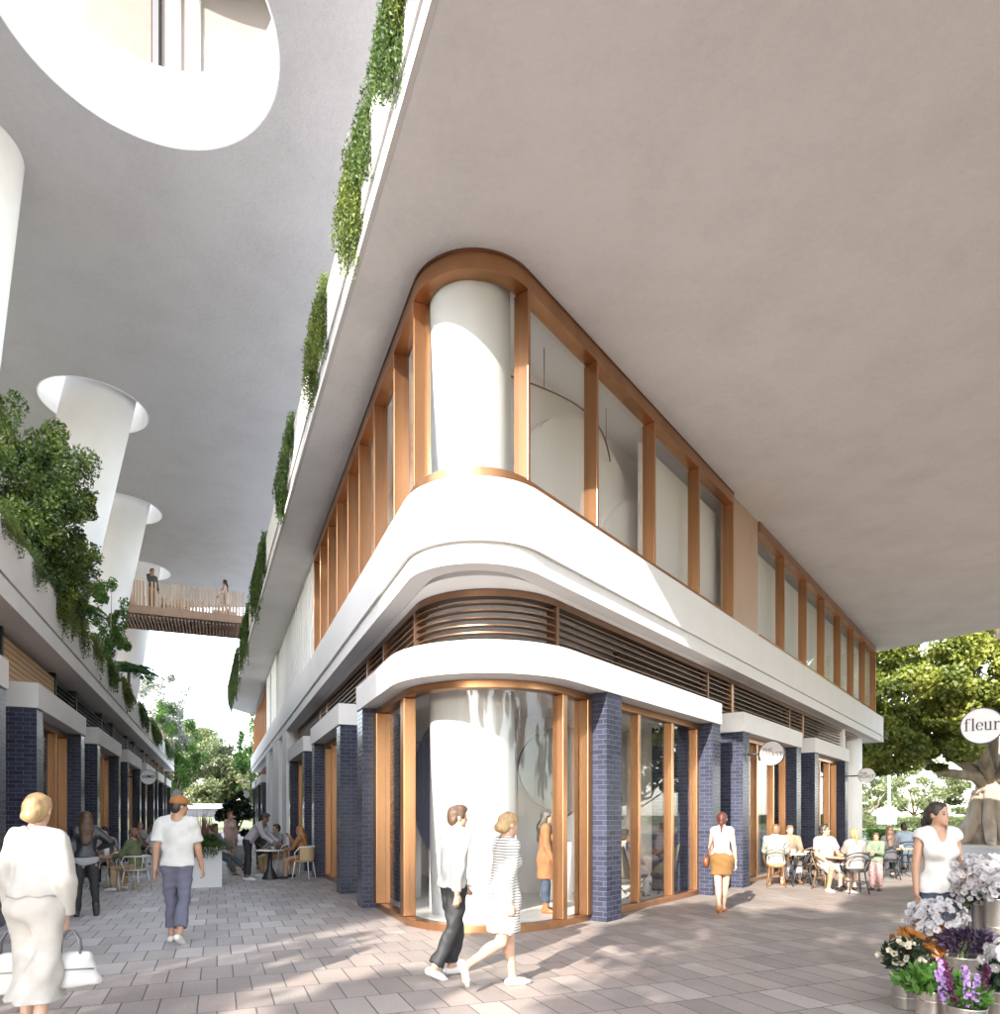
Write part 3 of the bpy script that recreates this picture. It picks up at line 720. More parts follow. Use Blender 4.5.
# ------------------------------------------------------------------ footbridge
FB = thing('footbridge', 'timber slatted footbridge crossing high over the alley', 'bridge', (-14.5, 31.0, 9.95))
bt0 = dL[0]*0; p0 = at(243, 640, 30.4)
tb_ = p0.x*dL[0]+p0.y*dL[1]; dd0 = p0.x*oB[0]+p0.y*oB[1]
def fb(name, t0, t1, d0, d1, z0, z1, mat):
    mb = MB(); mb.obox(oB, dL, d0, d1, t0, t1, z0, z1); return mb.build(name, mat, FB)
fb('deck', tb_+0.12, tb_+2.2, dd0-9.0, dd0+0.2, 10.35, 10.5, M_WOOD)
fb('edge_beam', tb_, tb_+0.12, dd0-9.0, dd0+0.2, 10.16, 10.5, pm('bridge_beam', (0.33, 0.215, 0.155), 0.55, 0, 0.15))
fb('edge_beam', tb_+2.2, tb_+2.32, dd0-9.0, dd0+0.2, 10.02, 10.5, MATS['bridge_beam'])
mb = MB(); k = dd0-8.95
while k < dd0+0.1: mb.obox(oB, dL, k, k+0.05, tb_+0.13, tb_+2.19, 10.03, 10.12); k += 0.14
mb.build('soffit_slats', MATS['bridge_beam'], FB)
for tt in (tb_+0.03, tb_+2.22):
    mb = MB(); k = dd0-8.95
    while k < dd0+0.1:
        mb.obox(oB, dL, k, k+0.075, tt, tt+0.06, 10.502, 11.56); k += 0.075+random.choice((0.035, 0.05, 0.07, 0.09))
    mb.build('balustrade', M_WOOD, FB)
for j in range(4):
    fb('planter_box', tb_+1.5, tb_+2.0, dd0-7.6+j*2.1, dd0-6.5+j*2.1, 10.502, 11.05, pm('bridge_planter', (0.46, 0.30, 0.20), 0.6, 0, 0.1))

# ------------------------------------------------------------------ low covered walkway at the end of the alley
CW = thing('covered_walkway', 'low flat roofed walkway with white edge beam closing the far end of the alley', 'walkway', (-24, 62, 0))
mb = MB(); mb.box(-42, -4, 60.6, 63.2, 2.15, 2.62); mb.build('roof', M_RIM, CW)
mb = MB(); mb.box(-42, -4, 60.9, 61.0, 1.42, 2.148); mb.build('grey_panel', pm('walkway_grey', (0.20, 0.22, 0.24), 0.6), CW)
for x in (-36, -30.5, -25.7, -20, -14, -8):
    mb = MB(); mb.box(x-0.1, x+0.1, 61.1, 61.3, 0, 2.148); mb.build('post', M_RIM, CW)
# ------------------------------------------------------------------ foliage
L_FIG = leaf_mat('fig_leaves', [(0.2, (0.04, 0.062, 0.012)), (0.42, (0.13, 0.165, 0.028)), (0.62, (0.27, 0.29, 0.05)), (0.9, (0.43, 0.42, 0.10))], 0.5, 0.42)
L_FAR = leaf_mat('gum_leaves', [(0.2, (0.10, 0.125, 0.055)), (0.5, (0.20, 0.235, 0.115)), (0.8, (0.30, 0.34, 0.18)), (1.0, (0.38, 0.41, 0.24))], 0.35, 0.45)
L_FARD = leaf_mat('park_leaves', [(0.2, (0.065, 0.09, 0.035)), (0.5, (0.14, 0.175, 0.07)), (0.8, (0.22, 0.25, 0.115)), (1.0, (0.29, 0.31, 0.15))], 0.35, 0.45)
L_SILV = leaf_mat('silver_leaves', [(0.2, (0.17, 0.19, 0.15)), (0.6, (0.30, 0.32, 0.27)), (1.0, (0.42, 0.43, 0.38))], 0.6, 0.35)
L_BRIGHT = leaf_mat('bright_leaves', [(0.2, (0.035, 0.085, 0.012)), (0.5, (0.085, 0.18, 0.03)), (1.0, (0.16, 0.28, 0.05))], 0.8, 0.4)
L_SHRUB = leaf_mat('shrub_leaves', [(0.22, (0.02, 0.036, 0.011)), (0.45, (0.065, 0.11, 0.025)), (0.62, (0.17, 0.23, 0.04)), (0.9, (0.40, 0.44, 0.09))], 1.7, 0.3, 0.4)
L_TRAIL = leaf_mat('trailing_leaves', [(0.2, (0.03, 0.05, 0.008)), (0.5, (0.10, 0.14, 0.022)), (0.8, (0.18, 0.22, 0.035)), (1.0, (0.27, 0.29, 0.06))], 2.2, 0.35)
L_TRAILB = leaf_mat('trailing_leaves_dark', [(0.2, (0.022, 0.046, 0.010)), (0.5, (0.065, 0.115, 0.022)), (0.8, (0.12, 0.18, 0.035)), (1.0, (0.18, 0.24, 0.055))], 2.2, 0.35)
L_FERN = leaf_mat('fern_fronds', [(0.2, (0.025, 0.08, 0.02)), (0.6, (0.06, 0.16, 0.045)), (1.0, (0.11, 0.23, 0.07))], 1.5, 0.35)
L_DARK = leaf_mat('dark_plant_leaves', [(0.2, (0.006, 0.012, 0.006)), (0.6, (0.018, 0.032, 0.014)), (1.0, (0.05, 0.07, 0.03))], 2.0, 0.2, 0.35)

def leaves(name, P, size, mat, parent=None, world=True, aspect=0.5, dirs=None, spread=1.0, seed=1):
    rg = np.random.default_rng(seed)
    n = len(P); P = np.asarray(P, float)
    d = rg.normal(size=(n, 3))
    if dirs is not None: d = dirs+spread*d
    d /= np.linalg.norm(d, axis=1)[:, None]
    w = np.cross(d, rg.normal(size=(n, 3))); w /= np.maximum(1e-6, np.linalg.norm(w, axis=1))[:, None]
    nn = np.cross(d, w)
    L = (np.asarray(size)*rg.uniform(0.7, 1.3, n))[:, None]
    a = P-d*L*0.5; b = P+d*L*0.5; c = P+w*L*aspect*0.5-d*L*0.05+nn*L*0.08; e = P-w*L*aspect*0.5-d*L*0.05+nn*L*0.08
    V = np.stack([a, c, b, e], 1).reshape(-1, 3)
    me = bpy.data.meshes.new(name)
    me.vertices.add(4*n); me.vertices.foreach_set('co', V.astype('f').ravel())
    me.loops.add(4*n); me.loops.foreach_set('vertex_index', np.arange(4*n, dtype='i'))
    me.polygons.add(n); me.polygons.foreach_set('loop_start', np.arange(n, dtype='i')*4)
    me.update(calc_edges=True)
    return link_mesh(name, me, mat, parent, world)
def crown_points(c, R, ncl, n, rg, cr=(0.2, 0.34), low=-0.75, hollow=0.35):
    cs = []
    while len(cs) < ncl:
        v = rg.normal(size=3); v /= np.linalg.norm(v)
        if v[2] < low: continue
        cs.append(v*rg.uniform(hollow, 1.0)**0.6)
    cs = np.array(cs); w = rg.uniform(0.5, 1.4, ncl)
    k = rg.choice(ncl, n, p=w/w.sum())
    rad = rg.uniform(*cr, ncl)
    off = rg.normal(size=(n, 3)); off /= np.linalg.norm(off, axis=1)[:, None]
    off *= (rg.uniform(0, 1, n)**0.45)[:, None]*rad[k][:, None]
    off[:, 2] *= 0.7
    return np.array(c)+(cs[k]+off)*np.array(R), np.array(c)+cs*np.array(R)
def tree(name, label, base, height, R, mat, n, ncl=26, size=0.35, trunk=0.3, bark=None, group=None, seed=1, cz=None, nb=9, cr=(0.2, 0.34), kinds='tree', low=-0.75, lean=(0, 0), hollow=0.35):
    rg = np.random.default_rng(seed)
    root = thing(name, label, kinds, base, 0, group)
    cz = height-R[2] if cz is None else cz
    c = (lean[0], lean[1], cz)
    P, cl = crown_points(c, R, ncl, n, rg, cr, low, hollow)
    mb = MB(); fork = max(0.15*height, cz-R[2]*0.9)
    mb.tube([(0, 0, -0.05), (lean[0]*0.15, lean[1]*0.15, fork*0.5), (lean[0]*0.4, lean[1]*0.4, fork)], [trunk*1.25, trunk, trunk*0.85], 10)
    for q in cl[rg.choice(len(cl), min(nb, len(cl)), replace=False)]:
        s0 = np.array((lean[0]*0.4, lean[1]*0.4, fork*0.95)); m = s0*0.5+q*0.5+np.array((0, 0, -0.08*R[2]))+rg.normal(size=3)*0.08*R[0]
        mb.tube([s0, m, q], [trunk*0.55, trunk*0.3, trunk*0.08], 7)
    mb.build('trunk', bark or M_BARK, root, world=False, uv=False)
    leaves('crown', P, size, mat, root, False, seed=seed+3)
    return root
def trailing(label, pts, out, lens, mat, group, seed, dens=30, size=0.055, top=0.14, thick=0.16):
    # strands hanging over an edge; pts: line along the edge top, out: outward direction
    rg = np.random.default_rng(seed)
    a, b = np.array(pts[0], float), np.array(pts[1], float)
    L = np.linalg.norm(b-a); ns = max(10, int(dens*L)); Pp = []; Dd = []
    o = np.array([out[0], out[1], 0.0])
    ph = rg.uniform(0, 6)
    for i in range(ns):
        x = rg.uniform(0, 1); env = 0.45+0.55*abs(math.sin(x*L*2.1+ph))*rg.uniform(0.7, 1.1)
        ln = rg.uniform(*lens)*env
        st = a+(b-a)*x+o*rg.uniform(-0.12, 0.02)
        m = int(ln/0.024)+8
        t = np.arange(m)/m
        px = np.minimum(thick, 0.05+t*ln*0.6)*rg.uniform(0.25, 1.1)
        sway = rg.normal(size=2)*0.03
        z = np.where(t*ln < 0.1, top*rg.uniform(0.2, 1.0)*np.sin(np.pi*(0.3+0.7*t*ln/0.1)), 0)-t*ln+0.04
        Q = st+o*px[:, None]*1.0+np.stack([t*sway[0], t*sway[1], z], 1)+rg.normal(size=(m, 3))*0.014
        Pp.append(Q)
    for i in range(int(ns*5)):
        x = rg.uniform(0, 1); Pp.append((a+(b-a)*x+o*rg.uniform(-0.2, 0.12)+np.array([0, 0, rg.uniform(-0.02, top)]))[None])
    Pp = np.concatenate(Pp)
    ctr = (a+b)/2
    root = thing('trailing_plant', label, 'plant', tuple(ctr), 0, group)
    leaves('foliage', Pp, size, mat, root, True, 0.42, np.array([0, 0, -0.6])[None], 0.8, seed)
    mb = MB()
    for j in range(6):
        x = (j+0.5)/6; p = a+(b-a)*x
        mb.tube([p+o*-0.1, p+o*0.05+np.array([0, 0, 0.03]), p+o*0.07+np.array([0, 0, -lens[0]*0.6])], 0.006, 5)
    mb.build('stem', pm('plant_stem', (0.06, 0.07, 0.02), 0.8), root, uv=False)
    return root
# planter edge over the corner building: clumps placed by their own stretch of edge
def on_edge(u, z=9.92):
    a = (u-CX)/F     # ray meets the planter wall plane
    Y = (aE-0.02)/(nE[0]*a+nE[1]); return Y
EDGE_Z = 9.92
def eY(Y): t = (Y-nE[1]*(aE-0.02))/dE[1]; return PT(nE, dE, aE-0.02, t)+(EDGE_Z,)
clumps = [(5.9, 6.75, (0.7, 1.1)), (6.7, 7.5, (0.8, 1.25)), (7.9, 8.5, (0.8, 1.3)), (8.45, 9.3, (0.9, 1.6)), (10.7, 12.0, (0.8, 1.45)), (14.4, 14.9, (0.4, 0.8)), (15.2, 16.9, (0.8, 1.6)), (20.4, 21.6, (0.8, 1.5)), (21.8, 24.4, (0.9, 1.9)), (27.4, 31.0, (0.9, 2.1)), (34.5, 43.5, (0.9, 2.3))]
words = ['leafy curtain at the very near end of the slab edge planter', 'broad thick curtain of greenery second from the near end of the slab edge', 'third leafy curtain from the near end of the slab edge planter', 'fourth leafy curtain from the near end, ending level with the copper window head',
         'isolated clump hanging on the slab edge between two wide gaps', 'thin wisp of greenery hanging on the slab edge alone', 'clump of greenery on the slab edge just after the thin wisp', 'trailing greenery on the slab edge beside the ribbed wall', 'thick clump on the slab edge right before the footbridge', 'trailing greenery on the slab edge where the footbridge lands', 'far trailing greenery on the slab edge beyond the footbridge']
for i, ((y0, y1, ln), w_) in enumerate(zip(clumps, words)):
    trailing(w_, (eY(y0), eY(y1)), nE, ln, (L_TRAIL if i in (0, 3, 4) else L_TRAILB), 'plants trailing from the slab edge', 20+i, dens=170 if y0 < 15 else 60, size=0.046 if y0 < 15 else 0.075, top=0.26, thick=0.17)
def pY(Y): t = (Y-oB[1]*(PB+0.02))/dL[1]; return PT(oB, dL, PB+0.02, t)+(5.87,)
cl2 = [(9.6, 10.5, (0.25, 0.5)), (11.25, 11.8, (0.4, 0.75)), (12.9, 13.9, (0.55, 0.95)), (14.9, 15.5, (0.5, 0.9)), (16.7, 17.6, (0.45, 0.9)), (18.9, 20.2, (0.5, 0.95)), (21.8, 23.8, (0.5, 0.95)), (26.5, 29, (0.5, 0.95)), (31.5, 35.5, (0.5, 1.0)), (40, 45, (0.5, 1.0))]
w2 = ['mounded trailing plant on the terrace parapet under the big shrub', 'small trailing clump on the terrace parapet beside the first panel joint', 'wide trailing plant on the terrace parapet below the first leaning column', 'trailing plant on the terrace parapet in front of the fern', 'drooping plant on the terrace parapet just past the nearer fern', 'trailing plant on the terrace parapet below the slim leafy tree',
      'trailing plant on the terrace parapet below the second fern', 'trailing plant on the terrace parapet above the round shop sign', 'long trailing plant on the terrace parapet near the silver tree', 'last trailing plant at the far end of the terrace parapet']
for i, ((y0, y1, ln), w_) in enumerate(zip(cl2, w2)):
    trailing(w_, (pY(y0), pY(y1)), oB, ln, L_TRAIL if i % 2 == 0 else L_TRAILB, 'plants trailing from the terrace parapet', 60+i, dens=75 if y0 < 17 else 38, size=0.042 if y0 < 17 else 0.068, top=0.24, thick=0.22)
# terrace garden
def terr(u, Y): return ((u-CX)/F*Y, Y, 5.35)
tree('terrace_shrub', 'tall dark green shrub with yellow green tips on the terrace', (-8.85, 12.5, 5.35), 4.1, (1.25, 1.3, 2.05), L_SHRUB, 46000, 150, 0.08, 0.04, bark=pm('shrub_bark', (0.06, 0.05, 0.035), 0.9), seed=5, cz=1.9, nb=22, cr=(0.12, 0.24), kinds='shrub', low=-1)
tree('terrace_shrub', 'lower bushy shrub at the foot of the first leaning column', (-9.6, 14.3, 5.35), 2.4, (1.0, 1.1, 1.2), L_SHRUB, 20000, 80, 0.078, 0.03, bark=MATS['shrub_bark'], seed=6, cz=1.1, nb=12, cr=(0.14, 0.26), kinds='shrub', low=-1)
tree('terrace_tree', 'slim leafy green tree behind the second leaning column', (-11.9, 20.3, 5.35), 3.4, (0.75, 0.75, 1.6), L_BRIGHT, 7000, 44, 0.095, 0.05, seed=8, cz=1.9, nb=12, cr=(0.13, 0.24), low=-1)
tree('park_tree', 'tall silver grey tree rising behind the far end of the terrace', (-27.2, 54.0, 0), 13.4, (2.6, 2.6, 4.6), L_SILV, 13000, 60, 0.24, 0.2, seed=9, nb=14, cr=(0.13, 0.25), low=-1)
tree('park_tree', 'bright green tree just right of the silver grey tree', (-25.2, 53.0, 0), 10.4, (2.1, 2.1, 3.8), L_BRIGHT, 11000, 56, 0.22, 0.16, seed=10, nb=12, cr=(0.13, 0.25), low=-1)
def fern(label, loc, n, L, seed, up=0.9):
    rg = np.random.default_rng(seed)
    root = thing('tree_fern', label, 'fern', loc, 0, 'ferns on the terrace')
    mb = MB(); mb.tube([(0, 0, 0), (0.02, 0, 0.5), (0, 0.02, up)], [0.07, 0.06, 0.05], 8); mb.build('stem', M_BARK, root, world=False, uv=False)
    P = []; Dr = []; Sz = []
    for i in range(n):
        a = 2*math.pi*i/n+rg.uniform(-0.2, 0.2); l = L*rg.uniform(0.8, 1.15); el = rg.uniform(0.35, 1.0)
        pts = []
        m = 26
        for j in range(m):
            t = j/(m-1); r = l*(t*math.cos(el)+0.25*t*t); z = up+l*(t*math.sin(el)-0.85*t*t)
            pts.append((r*math.cos(a), r*math.sin(a), z))
        pts = np.array(pts); tn = np.gradient(pts, axis=0); tn /= np.linalg.norm(tn, axis=1)[:, None]
        sd = np.cross(tn, np.array([0, 0, 1.0])); sd /= np.linalg.norm(sd, axis=1)[:, None]
        for j in range(2, m):
            wd = 0.26*l*math.sin(math.pi*min(1, (j/m)**0.7*0.97))
            for sg in (-1, 1):
                dvec = sd[j]*sg+tn[j]*0.45-np.array([0, 0, 0.25]); dvec /= np.linalg.norm(dvec)
                P.append(pts[j]+dvec*wd*0.5); Dr.append(dvec); Sz.append(wd)
        if i == 0: mbr = MB()
        mbr.tube([tuple(p) for p in pts[::5]], 0.008, 4)
    mbr.build('frond_rib', pm('frond_rib', (0.09, 0.13, 0.04), 0.6), root, world=False, uv=False)
    leaves('fronds', np.array(P), np.array(Sz), L_FERN, root, False, 0.24, np.array(Dr), 0.06, seed)
fern('feathery fern arching over the parapet in front of the second leaning column', (-10.75, 17.0, 5.35), 15, 1.15, 3, 1.35)
fern('smaller feathery fern further along the terrace parapet', (-12.9, 23.6, 5.35), 13, 1.3, 4, 1.2)

# fig tree on the street side: buttressed trunk, spreading limbs
def fig():
    bxy = (27.3, 38.0)
    root = thing('fig_tree', 'huge spreading fig tree with pale buttressed trunk beside the lawn', 'tree', (bxy[0], bxy[1], 0))
    rg = np.random.default_rng(77); mb = MB()
    ops = []
    mb.tube([(0, 0, -0.1), (0.0, 0, 0.6), (-0.05, 0, 1.6), (0.1, 0, 2.8), (0.1, 0, 3.6)], [1.3, 0.9, 0.7, 0.66, 0.55], 18)
    for k in range(11):
        a = 2*math.pi*k/11+rg.uniform(-0.2, 0.2); r = rg.uniform(1.8, 3.0)
        mb.tube([(r*math.cos(a), r*math.sin(a), -0.08), (r*0.55*math.cos(a), r*0.55*math.sin(a), 0.22), (0.75*math.cos(a), 0.75*math.sin(a), 1.1), (0.5*math.cos(a), 0.5*math.sin(a), 2.6)], [0.12, 0.24, 0.34, 0.25], 8)
    tips = []
    limbs = [(-5.5, -1.0, 5.2), (-4.2, 1.0, 7.0), (-2.2, -1.5, 9.5), (0.6, 0.0, 11.5), (3.5, 1.0, 9.0), (5.5, -1.0, 6.5), (-1.0, 4.0, 8.0), (1.5, -4.2, 8.0), (-3.4, -3.2, 7.5), (4, 4, 8)]
    for q in limbs:
        q = np.array(q); s0 = np.array((0.1+q[0]*0.05, q[1]*0.05, 2.9)); mm = s0*0.45+q*0.55+np.array((0, 0, -0.5))+rg.normal(size=3)*0.3
        mb.tube([s0, s0*0.75+mm*0.25+np.array((0, 0, 0.25)), mm, q], [0.38, 0.29, 0.2, 0.09], 10)
        for j in range(4):
            e = q+np.array((rg.uniform(-2.8, 2.8), rg.uniform(-2.8, 2.8), rg.uniform(-0.3, 2.6))); st = mm*0.5+q*0.5
            mb.tube([st, (st+e)/2+rg.normal(size=3)*0.2, e], [0.15, 0.09, 0.03], 6); tips.append(e)
    mb.v = [(x*1.08, y*1.08, z*1.14) for x, y, z in mb.v]
    mb.build('trunk', M_BARKP, root, world=False, uv=False)
    P, _ = crown_points((-0.3, 0, 8.3), (8.8, 8.2, 6.2), 150, 70000, rg, (0.09, 0.19), -0.62, 0.45)
    P2, _ = crown_points((-4.6, -1.5, 4.9), (3.4, 3.0, 1.7), 26, 9000, rg, (0.16, 0.3), -0.9)
    P = np.concatenate([P, P2]); P = P[P[:, 2] > 3.2+0.25*np.hypot(P[:, 0]+0.2, P[:, 1])*0+np.maximum(0, 2.3-0.35*np.hypot(P[:, 0], P[:, 1]))]
    for cc, RR, nc, nl in (((-5.2, -3.2, 7.0), (3.6, 3.0, 3.6), 60, 30000), ((-1.6, -4.6, 8.6), (3.6, 3.0, 3.4), 60, 28000), ((-5.6, -2.0, 4.6), (3.0, 3.0, 1.6), 30, 12000), ((1.6, -5.0, 8.4), (3.2, 2.8, 3.2), 40, 18000)):
        P3, _ = crown_points(cc, RR, nc, nl, rg, (0.14, 0.28), -1, 0.2); P = np.concatenate([P, P3])
    P = P*np.array([1.18, 1.18, 1.14])
    leaves('crown', P, 0.25, L_FIG, root, False, 0.6, seed=78)
fig()
# park and far trees
tree('park_tree', 'pale green gum tree with a forked white trunk at the end of the alley', (-34.0, 74, 0), 11.6, (5.6, 4.5, 5.4), L_FAR, 42000, 130, 0.32, 0.28, M_RIM, 'trees at the end of the alley', 31, nb=14, cr=(0.13, 0.24), low=-0.9)
tree('park_tree', 'rounded grey green tree right of the forked gum at the end of the alley', (-26.5, 77, 0), 9.6, (4.6, 4.5, 4.4), L_FAR, 32000, 110, 0.32, 0.25, M_BARKP, 'trees at the end of the alley', 32, nb=10, cr=(0.13, 0.24), low=-0.9)
tree('park_tree', 'low bushy tree left of the forked gum at the end of the alley', (-41.5, 78, 0), 8.2, (4.2, 4.2, 4.0), L_FARD, 24000, 90, 0.34, 0.22, None, 'trees at the end of the alley', 33, nb=10, cr=(0.14, 0.25), low=-0.9)
tree('park_tree', 'narrow bright green tree behind the far corner of the white building', (-21.6, 60, 0), 11.8, (1.9, 1.9, 5.0), L_BRIGHT, 9000, 50, 0.26, 0.14, None, 'trees at the end of the alley', 34, nb=12, cr=(0.14, 0.26), low=-1)
tree('park_tree', 'dense dark tree half hidden by the white building at the alley end', (-19.2, 82, 0), 8.8, (4.8, 4.5, 4.2), L_FARD, 22000, 90, 0.36, 0.22, None, 'trees at the end of the alley', 35, nb=10, cr=(0.14, 0.25), low=-0.9)
tree('park_tree', 'bright low tree at the far left behind the covered walkway', (-49.5, 84, 0), 8.0, (5, 4.5, 4), L_BRIGHT, 12000, 50, 0.38, 0.22, None, 'trees at the end of the alley', 36, nb=8, cr=(0.14, 0.26), low=-0.9)
pk = [(47.5, 88, 9.5, 4.6, 'pale green park tree just right of the white column', L_FAR), (56, 92, 10.5, 5.2, 'taller pale park tree behind the thin white mast', L_FAR), (63.5, 90, 8.5, 4.2, 'dark green park tree behind the lawn', L_FARD),
      (72, 96, 7.5, 4.5, 'park tree behind the florist with a low crown', L_FARD), (86, 104, 8, 5, 'distant park tree left of the fig trunk', L_FAR), (100, 108, 9, 5.5, 'distant park tree seen beside the fig trunk', L_FARD), (40, 94, 8, 4.5, 'park tree mostly hidden by the white column', L_FARD)]
for i, (x, y, hh, r, lab, mt) in enumerate(pk):
    tree('park_tree', lab, (x, y, 0), hh, (r, r, hh*0.46), mt, 9000, 50, 0.42, 0.25, None, 'trees across the lawn', 41+i, nb=8, cr=(0.14, 0.26), low=-0.95)
def hedge(label, x0, x1, y, hgt, mat, seed, d=1.6):
    rg = np.random.default_rng(seed); n = int(1100*(x1-x0))
    root = thing('hedge', label, 'hedge', ((x0+x1)/2, y, 0))
    P = np.stack([rg.uniform(x0, x1, n), y+rg.normal(size=n)*d*0.4, np.zeros(n)], 1)
    P[:, 2] = rg.uniform(0, 1, n)**0.6*hgt*(0.72+0.28*np.sin(P[:, 0]*1.3+seed)*np.cos(P[:, 0]*0.47))
    leaves('foliage', P, 0.2, mat, root, True, seed=seed)
hedge('yellow green hedge on the lawn behind the cafe tables', 23.5, 29, 43, 0.95, L_BRIGHT, 3)
hedge('dark low hedge on the lawn left of the fig trunk', 28.5, 37, 44, 0.85, L_FARD, 4)
hedge('long dark hedge along the far side of the lawn', 42, 120, 84, 1.7, L_FARD, 5)
# crowns behind the viewer that throw the dappled shade over the street paving
tree('street_tree', 'street tree with a high open crown behind the viewpoint', (-3.2, -7.6, 0), 11.0, (3.3, 3.6, 3.2), L_FIG, 8500, 40, 0.33, 0.2, None, 'street trees', 51, nb=10, cr=(0.18, 0.3), low=-0.9)
tree('street_tree', 'second street tree with a broad crown beside the flower stall', (2.6, -4.2, 0), 10.0, (3.8, 3.4, 3.0), L_FIG, 7000, 36, 0.33, 0.22, None, 'street trees', 52, nb=10, cr=(0.18, 0.3), low=-0.9)
tree('street_tree', 'third street tree with a low crown beyond the flower stall', (9.0, -1.6, 0), 8.2, (4.0, 3.4, 2.6), L_FIG, 8000, 38, 0.33, 0.22, None, 'street trees', 53, nb=10, cr=(0.18, 0.3), low=-0.9)
tree('street_tree', 'fourth street tree, added unseen with an airy crown to dapple the alley mouth', (-9.6, -8.0, 0), 9.6, (2.2, 2.6, 2.6), L_FIG, 2600, 24, 0.3, 0.16, None, 'street trees', 54, nb=8, cr=(0.2, 0.32), low=-0.9)  # added for its dapple over the left foreground
for i, (x, y, lab) in enumerate(((26, 4, 'broad tree across the street from the flower stall'), (30.5, 21.5, 'broad tree across the street from the cafe'), (27.5, 13.5, 'broad tree across the street between the stall and the cafe'), (40, 29, 'broad tree across the street near the fig tree'))):
    tree('street_tree', lab, (x, y, 0), 9.5, (5.2, 5.2, 3.6), L_FIG, 9000, 44, 0.42, 0.3, None, 'street trees', 56+i, nb=10, cr=(0.18, 0.3), low=-0.9)
SUN_BLK = thing('sun_blocker', 'tall plain block added out of view behind the alley mouth to cast shade', 'building', (-32, -36, 0))
def shade_block():
    # added shade caster; its right edge follows the sunlight line through the alley mouth
    s0 = (-4.9, 4.4); pd = (SUN_AZ[0], SUN_AZ[1]); pn = (-SUN_AZ[1], SUN_AZ[0])
    def q(s, w): return (s0[0]-pd[0]*s+pn[0]*w, s0[1]-pd[1]*s+pn[1]*w)
    mb = MB(); pl = [q(30, 0), q(30, 26), q(44, 26), q(44, 0)]
    mb.hexa(pl, pl, 0, 27); mb.build('wall', M_PARAPET, SUN_BLK)
    mb = MB()
    for f in range(7):
        for k in range(8):
            a, b = q(29.95, 1.2+3*k), q(29.95, 3.0+3*k); c, d_ = q(29.99, 3.0+3*k), q(29.99, 1.2+3*k)
            mb.hexa([a, b, c, d_], [a, b, c, d_], 1.2+3.6*f, 3.2+3.6*f)
    mb.build('windows', MATS['walkway_grey'], SUN_BLK)
shade_block()
# ------------------------------------------------------------------ distance-field modelling of figures
def V3(*a): return np.array(a, dtype=float)
def unit(v): v = np.asarray(v, float); return v/np.linalg.norm(v)
def cone(a, b, ra, rb, k=0.02, flat=None, cuts=(), op='u'):
    a = np.asarray(a, float); b = np.asarray(b, float); ba = b-a; L2 = max(1e-9, ba@ba)
    r = max(ra, rb)
    lo = np.minimum(a, b)-r; hi = np.maximum(a, b)+r
    def fn(X, Y, Z):
        x, y, z = X-a[0], Y-a[1], Z-a[2]
        t = np.clip((x*ba[0]+y*ba[1]+z*ba[2])/L2, 0, 1)
        x, y, z = x-t*ba[0], y-t*ba[1], z-t*ba[2]
        q = x*x+y*y+z*z
        if flat is not None:
            ax, ratio = flat
            c = x*ax[0]+y*ax[1]+z*ax[2]; q = q+c*c*(1/ratio**2-1)
        d = np.sqrt(q)-(ra+(rb-ra)*t)
        for p, n in cuts: d = np.maximum(d, (X-p[0])*n[0]+(Y-p[1])*n[1]+(Z-p[2])*n[2])
        return d
    return (op, fn, lo, hi, k)
def ell(c, r, R=None, k=0.015, op='u'):
    c = np.asarray(c, float); r = np.asarray(r, float); R = np.eye(3) if R is None else R
    m = r.max()
    def fn(X, Y, Z):
        x, y, z = X-c[0], Y-c[1], Z-c[2]
        u = (x*R[0, 0]+y*R[1, 0]+z*R[2, 0]); v = (x*R[0, 1]+y*R[1, 1]+z*R[2, 1]); w = (x*R[0, 2]+y*R[1, 2]+z*R[2, 2])
        k0 = np.sqrt((u/r[0])**2+(v/r[1])**2+(w/r[2])**2); k1 = np.sqrt((u/r[0]**2)**2+(v/r[1]**2)**2+(w/r[2]**2)**2)
        return k0*(k0-1)/np.maximum(k1, 1e-6)
    return (op, fn, c-m, c+m, k)
def cut(p, n):       # keep the side against n
    p = np.asarray(p, float); n = unit(n)
    return ('i', lambda X, Y, Z: (X-p[0])*n[0]+(Y-p[1])*n[1]+(Z-p[2])*n[2], None, None, 0)
